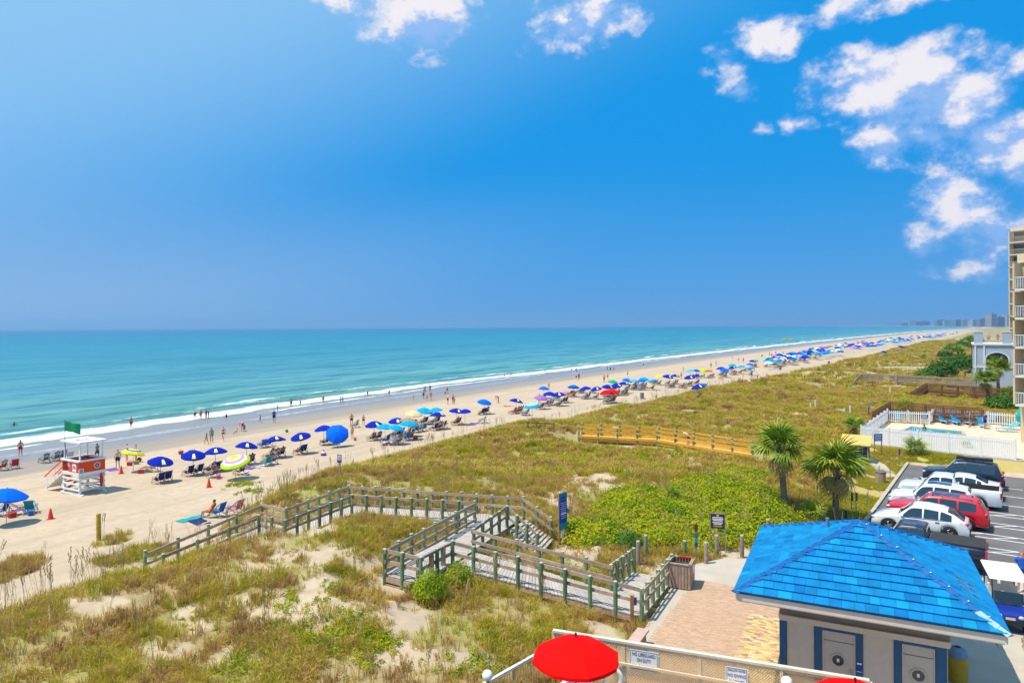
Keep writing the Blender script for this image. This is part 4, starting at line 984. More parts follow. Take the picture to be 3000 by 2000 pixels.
make_car('suv', 5.15, 1.98, 1.76, RED, 'red three row suv with a glass roof parked in the row', slot(0, 0), YAW, sunroof=True, rails=True)
make_car('coupe', 4.75, 1.92, 1.66, PEARL, 'white sloping crossover parked between the red suv and a dark pickup', slot(2.75, .62), YAW)
make_car('suv', 4.72, 1.95, 1.84, WPT, 'white boxy suv with dark roof glass parked beside the red suv', slot(-2.75, .45), YAW, sunroof=True, extra='clad')
make_car('pickup', 5.75, 2.02, 1.93, SILV, 'white pickup truck with an open bed parked in the row', slot(-5.75, -.25), YAW, name='pickup_truck', cat='pickup truck')
make_car('sedan', 4.85, 1.86, 1.47, WPT, 'white sedan parked between the white pickup and a dark suv', slot(-8.8, -.7), YAW)
make_car('suv', 5.0, 2.0, 1.86, BLK, 'dark blue suv with a black roof rack parked by the pool fence', slot(-12.4, -.75), YAW, roofbox=True)
make_car('pickup', 5.6, 1.98, 1.86, NAVY, 'dark pickup with a black bed cover parked behind the blue roof', slot(8.1, .15), YAW, name='pickup_truck', cat='pickup truck', bedcover=True)
make_car('suv', 4.9, 1.95, 1.78, WPT, 'white suv with black mirrors on the concrete apron', (19.3, 20.7, Z_APR + .005), R(152), extra='blackmirror')

# ------------------------------------------------------------------ golf cart
gc = thing('golf_cart', 'blue golf cart with a white canopy parked by the blue roof', 'golf cart', (18.98, 26.4, Z_APR + .005), math.atan2(-.89, -.45))
GB = paint('cart_blue', (.006, .03, .28)); CREAM = M('seat_cream', (.62, .58, .52), .7, var=.08)
rf = MB().box((-.1, 0, 1.93), (2.25, 1.25, .07), taper=.94).build('canopy', M('cart_canopy', (.80, .77, .72), .55, var=.05), gc); bevel(rf, .03)
for y in np.linspace(-.42, .42, 5): MB().box((-.1, y, 1.975), (1.9, .05, .02)).build('canopy_rib', M('cart_canopy', (0, 0, 0)), rf)
for x, y, dx in ((.72, .5, .15), (.72, -.5, .15), (-1.05, .5, -.05), (-1.05, -.5, -.05)): MB().bar((x + dx, y, .75), (x, y, 1.9), .035, .035).build('canopy_post', TRIM, gc)
cw = MB().hexa([(.55, -.55, .35), (1.2, -.5, .32), (1.2, .5, .32), (.55, .55, .35), (.55, -.55, .92), (1.15, -.42, .70), (1.15, .42, .70), (.55, .55, .92)]).build('cowl', GB, gc); bevel(cw, .06, 3)
for s in (-1, 1): MB().ell((1.15, s * .34, .62), (.06, .10, .07), 10, 6).build('headlamp', HEADL, gc, smooth=True)
MB().box((1.2, 0, .42), (.08, .9, .16)).build('bumper', TRIM, gc); MB().box((1.18, 0, .56), (.05, .3, .10)).build('badge', CHROME, gc)
MB().box((0, 0, .36), (2.1, 1.05, .12)).build('floor', TRIM, gc)
bk = MB().hexa([(-1.15, -.55, .4), (-.1, -.55, .4), (-.1, .55, .4), (-1.15, .55, .4), (-1.1, -.55, .72), (-.15, -.55, .66), (-.15, .55, .66), (-1.1, .55, .72)]).build('rear_body', GB, gc); bevel(bk, .05)
for x in (-.25, -1.0):
    for y in (-.27, .27):
        st_ = MB().box((x + .1, y, .76), (.46, .48, .12)).build('seat', CREAM, gc); bevel(st_, .04); s2_ = MB().box((x - .12, y, 1.08), (.1, .44, .5)).build('seat_back', CREAM, gc); bevel(s2_, .04)
MB().tube((.62, .27, .92), (.42, .27, 1.05), .02).build('steering_column', TRIM, gc); MB().lathe([(.17, -.012), (.185, 0), (.17, .012), (.155, 0), (.17, -.012)], (.42, .27, 1.06), 18, 'x').build('steering_wheel', TRIM, gc)
MB().hexa([(.66, -.5, .95), (.70, -.5, .95), (.70, .5, .95), (.66, .5, .95), (.60, -.5, 1.35), (.62, -.5, 1.35), (.62, .5, 1.35), (.60, .5, 1.35)]).build('windscreen', M('cart_screen', (.05, .09, .11), .08, spec=.8), gc)
for x in (.85, -.8):
    for s in (-1, 1):
        wh = MB().lathe([(.12, -.10), (.27, -.11), (.29, -.06), (.29, .06), (.27, .11), (.12, .10)], n=16, axis='y').build('wheel', TYRE, gc, smooth=True, loc=(x, s * .55, .29)); MB().lathe([(0, s * .07), (.13, s * .09), (.16, s * .07)], n=12, axis='y').build('rim', TRIM, wh)
    for s in (-1, 1): MB().box((x, s * .58, .62), (.55, .2, .04)).build('mudguard', TRIM, gc)

# ------------------------------------------------------------------ hotel pool fences in the foreground
LF = thing('lattice_fence', 'beige lattice pool fence below the blue roofed wash house', 'fence')
fa = at_z(1622, 1846, Z_PLAZA + 1.62); fb = at_z(2100, 1924, Z_PLAZA + 1.60); fd = (fb - fa); fd.z = 0; fd.normalize(); fn = Vector((-fd.y, fd.x, 0))
FL = 9.0; ztop = Z_PLAZA + 1.62; zlow = Z_PLAZA + .05; PW = 2.25
def fp(u, z, o=0.): p = fa + fd * u + fn * o; return Vector((p.x, p.y, z))
for i in range(5):
    p = fp(i * PW, 0); MB().box((p.x, p.y, (ztop + zlow) / 2), (.10, .10, ztop - zlow - .07), math.atan2(fd.y, fd.x)).build('post', BEIGE, LF)
for i in range(4):
    a, b = i * PW + .06, (i + 1) * PW - .06
    lat = MB(); sp_ = .085; h = ztop - zlow - .12; n = int((b - a + h) / sp_)
    for k in range(n):
        x0 = a - h + k * sp_; 
        for sgn in (1, -1):
            xs, xe = (x0, x0 + h) if sgn > 0 else (x0 + h, x0); zs, ze = zlow + .06, zlow + .06 + h
            def clip(x, z, x2, z2):
                lo, hi = a, b
                t0, t1 = 0., 1.
                d = x2 - x
                ta, tb_ = (lo - x) / d, (hi - x) / d
                if ta > tb_: ta, tb_ = tb_, ta
                t0, t1 = max(0, ta), min(1, tb_)
                return (x + d * t0, z + (z2 - z) * t0, x + d * t1, z + (z2 - z) * t1) if t1 > t0 else None
            c = clip(xs, zs, xe, ze)
            if c: lat.bar(fp(c[0], c[1], .012 * sgn), fp(c[2], c[3], .012 * sgn), .012, .042, up=tuple(fn))
    o = lat.build('lattice_panel', BEIGE_L, LF); o['kind'] = 'stuff'
    MB().bar(fp(a, ztop - .10), fp(b, ztop - .10), .05, .06).build('panel_frame', BEIGE, LF); MB().bar(fp(a, zlow + .05), fp(b, zlow + .05), .05, .08).build('panel_frame', BEIGE, LF)
    MB().bar(fp(i * PW - .02, ztop), fp((i + 1) * PW - .021, ztop), .15, .07).build('cap_rail', M('cap_rail_cream', (.62, .55, .45), .7, var=.12, scale=4), LF)
MB().bar(fp(2.0, Z_PLAZA + .98, -.09), fp(8.9, Z_PLAZA + .98, -.09), .06, .07).build('handrail', BEIGE, LF)
def fence_sign(name, label, uc, zc, w, h, lines):
    t_ = thing(name, label, 'sign', fp(uc, zc, -.055)); rt = fd; up = Z
    MB().box((0, 0, 0), (w, .012, h), math.atan2(fd.y, fd.x)).build('plate', SIGNW, t_)
    bw = .012
    for dz in (-h / 2 + .03, h / 2 - .03): c = -fn * .009 + Z * dz; MB().box(c, (w - .05, .003, bw), math.atan2(fd.y, fd.x)).build('border_line', INK, t_)
    for du in (-w / 2 + .03, w / 2 - .03): c = -fn * .009 + fd * du; MB().box(c, (bw, .003, h - .073), math.atan2(fd.y, fd.x)).build('border_line', INK, t_)
    for (s_, size, dz, wid) in lines: text(s_, size, INK, t_, -fn * .009 + Z * dz, rt, up, width=wid)
zt_ = lambda px, py: None
def fu_of(px):
    d = ray(px, 1900); k = (fa.x * -fd.y + fa.y * fd.x) / (d.x * -fd.y + fd.x); return (Vector((d.x * k, k, 0)) - Vector((fa.x, fa.y, 0))).dot(fd), k
u_, k_ = fu_of(1887); zc = at_y(1887, 1932, k_).z
fence_sign('pool_sign', 'white sign reading no lifeguard on duty on the lattice fence', u_, zc, .86, .60, [('NO LIFEGUARD', .155, .165, .70), ('ON DUTY', .155, .0, .42), ('SWIM AT YOUR OWN RISK', .10, -.175, .70)])
u_, k_ = fu_of(2158); zc = at_y(2158, 1985, k_).z
fence_sign('pool_sign', 'white sign reading shallow water no diving on the lattice fence', u_, zc, .60, .66, [('SHALLOW WATER', .085, .24, .48), ('NO DIVING', .13, .09, .49), ('ALLOWED', .13, -.08, .44)])
# ring buoy hung on the handrail
u_, k_ = fu_of(1796); q = at_y(1796, 1975, k_)
lr = thing('life_ring', 'white life ring hanging on the lattice fence beside the red umbrella', 'life ring', fp(u_, q.z, -.2))
prof = [(.30 + .075 * math.cos(a), .06 * math.sin(a)) for a in np.linspace(0, 2 * math.pi, 11)]
rg = MB().lathe(prof, n=26, axis='y').build('ring', M('ring_white', (.76, .74, .70), .6, var=.06), lr, smooth=True); rg.rotation_euler = (0, 0, math.atan2(fd.y, fd.x))
rp = MB()
for i in range(26): a0, a1 = 2 * math.pi * i / 26, 2 * math.pi * (i + 1) / 26; rp.tube((.42 * math.cos(a0), 0, .42 * math.sin(a0) - .04), (.42 * math.cos(a1), 0, .42 * math.sin(a1) - .04), .011, n=5)
rp.build('rope', M('rope', (.62, .52, .40), .9), lr); MB().box((0, .12, .30), (.12, .14, .18)).build('hook', BEIGE, lr)
# white picket rail on the seaward side of the pool
PR = thing('picket_rail', 'beige metal picket railing running down from the lattice fence', 'railing')
ra = at_z(1575, 1914, Z_PLAZA + 1.25); rb_ = at_z(1395, 2016, Z_PLAZA + 1.25); rd = (rb_ - ra); rd.z = 0; RLn = rd.length + 3; rd.normalize()
def rp_(u, z): p = ra + rd * u; return Vector((p.x, p.y, z))
MB().bar(rp_(-.5, Z_PLAZA + 1.25), rp_(RLn, Z_PLAZA + 1.25), .09, .08).build('top_rail', WHITE, PR); MB().bar(rp_(-.5, Z_PLAZA + .15), rp_(RLn, Z_PLAZA + .15), .05, .05).build('bottom_rail', BEIGE, PR)
pk = MB(); 
for u in np.arange(-.45, RLn, .115): pk.bar(rp_(u, Z_PLAZA + .17), rp_(u, Z_PLAZA + 1.21), .024, .024)
o = pk.build('pickets', BEIGE, PR); o['kind'] = 'stuff'
for u in np.arange(-.5, RLn, 1.6): MB().bar(rp_(u, Z_PLAZA - .2), rp_(u, Z_PLAZA + 1.2), .07, .07).build('post', BEIGE, PR)
def globe(name, label, p, zb):
    t_ = thing(name, label, 'lamp', (p.x, p.y, zb)); h = p.z - zb
    MB().tube((0, 0, 0), (0, 0, h - .14), .04, .035).build('lamp_post', DARKM, t_); MB().lathe([(.07, h - .15), (.08, h - .12), (.06, h - .1)], n=12).build('lamp_collar', DARKM, t_)
    MB().ell((0, 0, h), (.15, .15, .15), 16, 10).build('globe', M('opal_globe', (.82, .82, .80), .3, var=.03), t_, smooth=True)
globe('globe_lamp', 'white globe lamp beside the beige picket railing', at_z(1428, 1977, Z_PLAZA + 1.55), Z_PLAZA - .1)
globe('globe_lamp', 'white globe lamp in front of the lattice fence', at_z(2305, 1996, Z_PLAZA + 1.6), Z_PLAZA - .1)

# concrete bench at the plaza's edge
q = at_z(1868, 1862, Z_PLAZA + .5); bn = thing('concrete_bench', 'pinkish concrete bench at the edge of the brick plaza', 'bench', (q.x, q.y, Z_PLAZA), R(62))
PINK = M('pink_concrete', (.55, .36, .29), .85, var=.12, bump=.15)
st_ = MB().box((0, 0, .47), (1.35, .42, .08)).build('seat', PINK, bn); bevel(st_, .015)
for x in (-.45, .45): MB().box((x, 0, .215), (.14, .34, .43), taper=.85).build('leg', PINK, bn)

# ------------------------------------------------------------------ second pool behind the cars: white fence, deck, loungers
ZP = 2.35
def w2(px, py, z): return at_z(px, py, z)
fence_mats = WHITE_V
def picket_fence(label, a, b, h, zb, panel=2.4, gap=.14, w=.09):
    t_ = thing('pool_fence', label, 'fence'); a = Vector((a.x, a.y, 0)); b = Vector((b.x, b.y, 0)); d = (b - a); L = d.length; d.normalize(); n = max(1, round(L / panel)); rz = math.atan2(d.y, d.x)
    for i in range(n + 1):
        p = a + d * L * i / n; MB().box((p.x, p.y, zb + h / 2 + .04), (.12, .12, h + .08), rz).build('post', WHITE_V, t_)
    for i in range(n):
        m_ = MB(); p0 = L * i / n + .08; p1 = L * (i + 1) / n - .08; k = int((p1 - p0) / gap)
        for q in range(k): p = a + d * (p0 + (p1 - p0) * (q + .5) / k); m_.box((p.x, p.y, zb + h / 2), (w, .025, h - .08), rz)
        o = m_.build('pickets', WHITE_V, t_); o['kind'] = 'stuff'
        for hz in (.18, h - .28): MB().bar(a + d * p0 + Z * (zb + hz), a + d * p1 + Z * (zb + hz), .05, .09).build('rail', WHITE_V, t_)
    return t_
hF = 1.75
c0 = w2(2523, 1243, ZP + hF); c1 = w2(2975, 1284, ZP + hF); c2 = w2(2600, 1202, ZP + 1.4); c3 = w2(2722, 1207, ZP + 1.4); c4 = w2(2740, 1196, ZP + 1.4); c5 = w2(2978, 1212, ZP + 1.4)
dk = sheet('pool_deck', [(c0.x, c0.y), (c1.x, c1.y), (c1.x + 6, c1.y - 1), (c5.x + 6, c5.y), (c5.x, c5.y), (c4.x, c4.y), (c3.x, c3.y), (c2.x, c2.y)], ZP + .05, M('pool_deck_concrete', (.66, .52, .38), .85, var=.1, scale=.8), .5); struct(dk)
picket_fence('white pool fence facing the parked cars', c0, c1, hF, ZP - .1, gap=.125, w=.085)
picket_fence('short white pool fence side toward the dune', c0, c2, 1.5, ZP + .05, gap=.16)
picket_fence('white pool fence with a blue notice behind the pool', c2, c3, 1.4, ZP + .05, gap=.2)
picket_fence('short white pool fence return beside the loungers', c3, c4, 1.4, ZP + .05, gap=.18)
picket_fence('white pool fence behind the blue loungers', c4, c5, 1.4, ZP + .05, gap=.2)
POOLW = M('pool_water', (.0, .34, .42), .05, var=.2, scale=1.2, bump=.3, bscale=4, spec=.6)
q = [w2(a, b, ZP + .06) for a, b in ((2668, 1250), (2820, 1264), (2826, 1274), (2640, 1262))]
pw = struct(sheet('swimming_pool', [(p.x, p.y) for p in q], ZP + .058, POOLW, .3))
for i in range(4):
    a, b = q[i], q[(i + 1) % 4]; MB().bar(a + Z * .03, b + Z * .03, .3, .07).build('coping', CONC_L, pw)
rtw = struct(sheet('retaining_kerb', [(c0.x - .3, c0.y - .2), (c1.x, c1.y - .35), (c1.x + 8, c1.y - 1.6), (c1.x + 8, c1.y - 1.2), (c1.x, c1.y - .05), (c0.x - .2, c0.y + .05)], ZP + .0, CONC, .5))

TEAL = M('sling_blue', (.0, .24, .50), .6, var=.12, scale=6); TEAL2 = M('sling_teal', (.0, .36, .38), .6, var=.12, scale=6)
def lounger(label, p, rz, fab, group=None, flat=False):
    t_ = thing('sun_lounger', label, 'lounger', p, rz, group)
    MB().box((.35, 0, .34), (1.25, .62, .05)).build('seat', fab, t_); bk_ = MB().hexa([(-.25, -.31, .34), (-.2, -.31, .30), (-.2, .31, .30), (-.25, .31, .34), (-.75, -.31, 1.0), (-.70, -.31, .98), (-.70, .31, .98), (-.75, .31, 1.0)]).build('backrest', fab, t_)
    for x in (-.15, .85):
        for y in (-.28, .28): MB().tube((x, y, 0), (x, y, .34), .02, n=6).build('leg', WHITE_V, t_)
    for y in (-.33, .33): MB().bar((-.25, y, .33), (.98, y, .33), .04, .05).build('side_rail', WHITE_V, t_)
    return t_
for i, (px, py) in enumerate(((2632, 1232), (2766, 1240), (2802, 1243), (2838, 1244), (2880, 1252))):
    p = w2(px, py, ZP + .05); lounger('blue sling lounger standing by the pool fence', (p.x, p.y, ZP + .05), R(-100 + 8 * (i % 2)), TEAL, 'blue loungers by the pool')
p = w2(2905, 1236, ZP + .05); lounger('blue lounger next to the brown bin by the pool', (p.x, p.y, ZP + .05), R(-150), TEAL)
for (px, py) in ((2968, 1258), (2950, 1264)): p = w2(px, py, ZP + .05); lounger('pale blue lounger with its back laid low on the pool deck', (p.x, p.y, ZP + .05), R(165), M('sling_pale', (.12, .45, .58), .6), 'pale loungers on the pool deck')
p = w2(2926, 1243, ZP + .05); tb = thing('trash_can', 'brown bin on the pool deck by the white fence', 'trash can', (p.x, p.y, ZP + .05)); MB().lathe([(0, 0), (.27, 0), (.30, .75), (.0, .76)], n=14).build('body', M('bin_brown', (.16, .11, .08), .7), tb); MB().lathe([(.31, .74), (.30, .84), (.12, 1.0), (0, 1.0)], n=14).build('lid', M('bin_brown_dark', (.09, .06, .05), .7), tb)
p = w2(2990, 1262, ZP + .05); cu = thing('patio_umbrella', 'closed teal umbrella standing on the pool deck', 'umbrella', (p.x, p.y, ZP + .05)); MB().tube((0, 0, 0), (0, 0, 2.6), .03, n=6).build('pole', WHITE, cu); MB().lathe([(.10, .9), (.36, 1.0), (.40, 1.6), (.22, 2.1), (.03, 2.55)], n=12).build('folded_canopy', TEAL2, cu)
def board_sign(label, top_px, w, h, ground_z, face, posts_mat, plate, bars, n_post=2, cat='sign', name='notice_sign', barmat=SIGNW, rz=None):
    """A plate on posts: bars are rows of print too small to read."""
    px, py, zt = top_px; p = at_z(px, py, zt); t_ = thing(name, label, cat, (p.x, p.y, ground_z), face if rz is None else rz); H_ = zt - ground_z
    pl_ = MB().box((0, 0, H_ - h / 2), (w, .03, h)).build('plate', plate, t_)
    for k in range(n_post): x = (k - (n_post - 1) / 2) * w * .9; MB().box((x, .05, H_ / 2 - .05), (.08, .06, H_ + .1)).build('post', posts_mat, t_)
    for (x, z, bw, bh) in bars: MB().box((x * w, -.018, H_ - h * z), (bw * w, .006, bh * h)).build('print_line', barmat, pl_)
    return t_
rows_ = [(0, .18 + .16 * i, .78 - .08 * (i % 2), .07) for i in range(5)]
board_sign('blue pool rules sign on two yellow posts before the white fence', (2573, 1270, ZP + 1.55), .82, .65, 2.15, R(12), M('yellow_post', (.48, .36, .04), .7), M('rules_blue', (.03, .16, .45), .5), rows_)
board_sign('blue and white notice on the inner white pool fence', (2708, 1214, ZP + 1.25), .75, .45, ZP + .05, R(5), WHITE_V, M('rules_blue', (0, 0, 0)), rows_)

# ------------------------------------------------------------------ yellow roofed hut for beach gear
p = at_z(2508, 1338, 2.25); hut = thing('gear_hut', 'small yellow roofed shelter at the end of the beach path', 'shelter', (p.x, p.y, 2.2), R(-32))
YR = M('hut_yellow', (.66, .43, .12), .7, var=.08)
rf_ = MB().hexa([(-1.15, -.9, 1.75), (1.15, -.9, 1.75), (1.15, .9, 1.15), (-1.15, .9, 1.15), (-1.15, -.9, 1.82), (1.15, -.9, 1.82), (1.15, .9, 1.22), (-1.15, .9, 1.22)]).build('roof', YR, hut); rf_.rotation_euler = (0, 0, R(180))
for x in (-.95, .95):
    for y, h in ((-.7, 1.15), (.7, 1.72)): MB().box((x, y, h / 2), (.09, .09, h)).build('post', M('yellow_post', (0, 0, 0)), hut)
MB().box((0, .72, .75), (1.9, .05, 1.5)).build('back_panel', M('hut_panel', (.45, .30, .09), .8), hut)
for i in range(4):
    q = p + Vector((.7 - .38 * i, -.25 + .1 * i, 0)); ch = thing('folded_chair', 'folded blue and white beach chair leaning in the yellow shelter', 'chair', (q.x, q.y, 2.2), R(20 * i), group='folded chairs in the shelter')
    MB().box((0, 0, .55), (.5, .1, 1.0)).build('fabric', M('chair_navy', (.012, .02, .22), .7), ch); 
    for x in (-.27, .27): MB().tube((x, .06, 0), (x, .0, 1.1), .018, n=6).build('frame', WHITE, ch)

# ------------------------------------------------------------------ hotel blocks at the right edge
STUC = M('stucco_cream', (.66, .50, .30), .9, var=.06, scale=.7); STUC2 = M('stucco_pale', (.74, .58, .39), .9, var=.06, scale=.7)
RECESS = M('balcony_recess', (.48, .33, .17), .9, var=.06); SLAB = M('balcony_slab', (.70, .64, .56), .8, var=.05); GLD = M('door_glass', (.10, .085, .06), .25, spec=.5, var=.3)
def hotel(label, x0, y0, w, depth, zb, zt, floors, rz, wall, col_w=6.0, proj=1.6, rail=WHITE, mast=1, first=0.):
    t_ = thing('hotel', label, 'building', (x0, y0, zb), rz)
    fh = (zt - zb - first) / floors
    MB().box((w / 2, depth / 2 + .01, (zt - zb) / 2 - .01), (w, depth, zt - zb)).build('wall', wall, t_)
    MB().box((w / 2, depth / 2, zt - zb + .4), (w + .3, depth + .3, .8)).build('parapet', STUC2, t_)
    for f in range(floors):
        z = first + f * fh
        nb = max(1, int(w / col_w))
        for c in range(nb):
            xa = c * w / nb + .15; xb = (c + 1) * w / nb - .15; bl = MB().box(((xa + xb) / 2, -proj / 2, z + .1), (xb - xa, proj, .22)).build('balcony', SLAB, t_)
            MB().box(((xa + xb) / 2, -.02, z + 1.35), (xb - xa - .4, .05, 2.2)).build('patio_door', GLD, t_)
            r_ = MB(); 
            for px in np.arange(xa + .06, xb, .2): r_.box((px, -proj + .05, z + .75), (.035, .035, .95))
            for py in np.arange(-proj + .25, 0, .2): r_.box((xa + .05, py, z + .75), (.035, .035, .95))
            r_.bar((xa, -proj + .05, z + 1.25), (xb, -proj + .05, z + 1.25), .06, .06); r_.bar((xa + .05, -proj, z + 1.25), (xa + .05, 0, z + 1.25), .06, .06); r_.build('railing', rail, bl)
            MB().box((xa - .08, -proj * .5, z + fh / 2 + .05), (.16, proj, fh - .25)).build('fin_wall', wall, t_)
    return t_
# near block: its seaward balconies just enter the frame
nb_ = at_y(2990, 1180, 64); hotel('cream hotel with white balcony rails stacked above the pool', nb_.x, nb_.y, 16, 14, 2.3, 19.2, 5, R(-58), STUC, 8, 1.5, WHITE, first=3.6)
fb_ = at_y(2962, 1000, 152); hotel('far cream hotel tower with dark balcony screens', fb_.x + 0.3, fb_.y, 30, 20, 2.3, 34.0, 11, R(-58), STUC2, 10, 1.6, M('rail_cream', (.62, .52, .40), .7), first=2.)

# ------------------------------------------------------------------ grey beach house with arches and a roof terrace
ga = at_z(2852, 1172, 2.3); GY = 118.0; A0 = at_y(2852, 1000, GY); A0.z = 0
gh = thing('terrace_house', 'pale grey beach house with arched windows and a roof terrace', 'building', (A0.x, A0.y, 2.3), R(-33))
GR = M('grey_stucco', (.40, .46, .56), .9, var=.06, scale=1.); GW = M('house_white', (.74, .74, .74), .7, var=.04); AG = M('arch_glass', (.012, .02, .035), .15, var=.2)
cz = lambda py: at_y(2852, py, GY).z - 2.3
zc_, zt_p, zm = cz(1010), cz(976), cz(1074)
W_, D_ = 16., 9.
MB().box((W_ / 2, D_ / 2, zc_ / 2), (W_, D_, zc_)).build('wall', GR, gh)
MB().box((W_ / 2, D_ / 2, zc_ + .12), (W_ + .4, D_ + .4, .3)).build('cornice', GW, gh); MB().box((W_ / 2, -.06, zm), (W_ + .1, .16, .25)).build('string_course', GW, gh)
for x in (.7, 4.7, 8.7, 12.7): MB().box((x, .2, zc_ + (zt_p - zc_) / 2 + .2), (1.3, .5, zt_p - zc_)).build('parapet_pier', GR, gh); MB().box((x, .2, zt_p + .28), (1.45, .62, .16)).build('pier_cap', GW, gh)
for x in (2.7, 6.7, 10.7): 
    r_ = MB(); r_.bar((x - 1.3, .2, zc_ + 1.2), (x + 1.3, .2, zc_ + 1.2), .05, .05)
    for q in np.arange(-1.2, 1.3, .2): r_.box((x + q, .2, zc_ + .7), (.03, .03, .95))
    r_.build('terrace_rail', GW, gh)
for x in (3.3, 8.3, 13.3):
    z0 = zm + .15; rad = 1.55; zs = zc_ - 2.45; ap = [(x - rad, z0), (x + rad, z0)] + [(x + rad * math.cos(a), zs + rad * .75 * math.sin(a)) for a in np.linspace(0, math.pi, 14)]
    def ext(pts, y0, y1, nm, mat): n = len(pts); MB().add([(a, y0, b) for a, b in pts] + [(a, y1, b) for a, b in pts], [tuple(range(n)), tuple(range(2 * n - 1, n - 1, -1))] + [(i, n + i, n + (i + 1) % n, (i + 1) % n) for i in range(n)]).build(nm, mat, gh)
    ext([(x + (a - x) * 1.13, zs + (b - zs) * 1.08 if b > zs else b) for a, b in ap], -.10, .03, 'arch_surround', GW); ext(ap, -.14, .02, 'arched_window', AG)
for x, y in ((.25, -.05), (1.5, -.05)): MB().box((x, y, zc_ / 2), (.22, .2, zc_ - .1)).build('pilaster', GW, gh)

# ------------------------------------------------------------------ city on the far shore
far = [(2945, 8.0, 60, 90), (2905, 7.6, 62, 78), (2875, 7.8, 46, 60), (2850, 8.3, 32, 50), (2828, 8.5, 38, 46), (2800, 8.8, 30, 40), (2775, 9.0, 24, 60), (2745, 9.2, 18, 50), (2770, 9.4, 36, 30), (2692, 9.6, 22, 70), (2660, 9.8, 26, 24), (2640, 10., 14, 40)]
FARW = [M(f'tower_wall_{i}', c, .8, var=.06, scale=.05) for i, c in enumerate(((.34, .36, .40), (.30, .28, .27), (.16, .22, .30)))]
far = [(2958, 2.75, 70, 70, 0), (2925, 2.6, 58, 40, 2), (2903, 2.55, 78, 34, 1), (2880, 2.9, 46, 44, 2), (2850, 3.1, 34, 34, 0), (2828, 3.3, 38, 30, 1), (2806, 3.5, 36, 44, 2), (2780, 3.9, 34, 50, 0), (2756, 4.5, 36, 60, 2), (2700, 5.4, 26, 90, 2), (2672, 5.8, 34, 30, 0), (2650, 6., 14, 60, 2), (2615, 7., 6, 90, 0)]
for i, (px, km, hh, ww, mi) in enumerate(far):
    D = km * 1000; p = at_y(px, 940, D); k = 22 * km / 2.6; t_ = thing('beach_tower', 'hazy high rise hotel on the far curve of the shore', 'building', (p.x, p.y, 2), R(random.uniform(-20, 20)), group='high rise hotels on the far shore')
    hm = hh * D / F * .42 + 6; wm = ww * D / F * .6
    MB().box((0, 0, hm / 2), (wm, 26, hm)).build('wall', FARW[mi], t_); bands = MB()
    nfl = max(4, int(hm / 6)); 
    for f in range(nfl): bands.box((0, -13.1, (f + .55) * hm / nfl), (wm * .9, .4, hm / nfl * .45))
    bands.build('window_bands', FARW[2] if mi != 2 else GLD, t_)
    MB().box((wm * .12, 0, hm + 2), (wm * .3, 10, 4)).build('plant_room', FARW[1], t_)
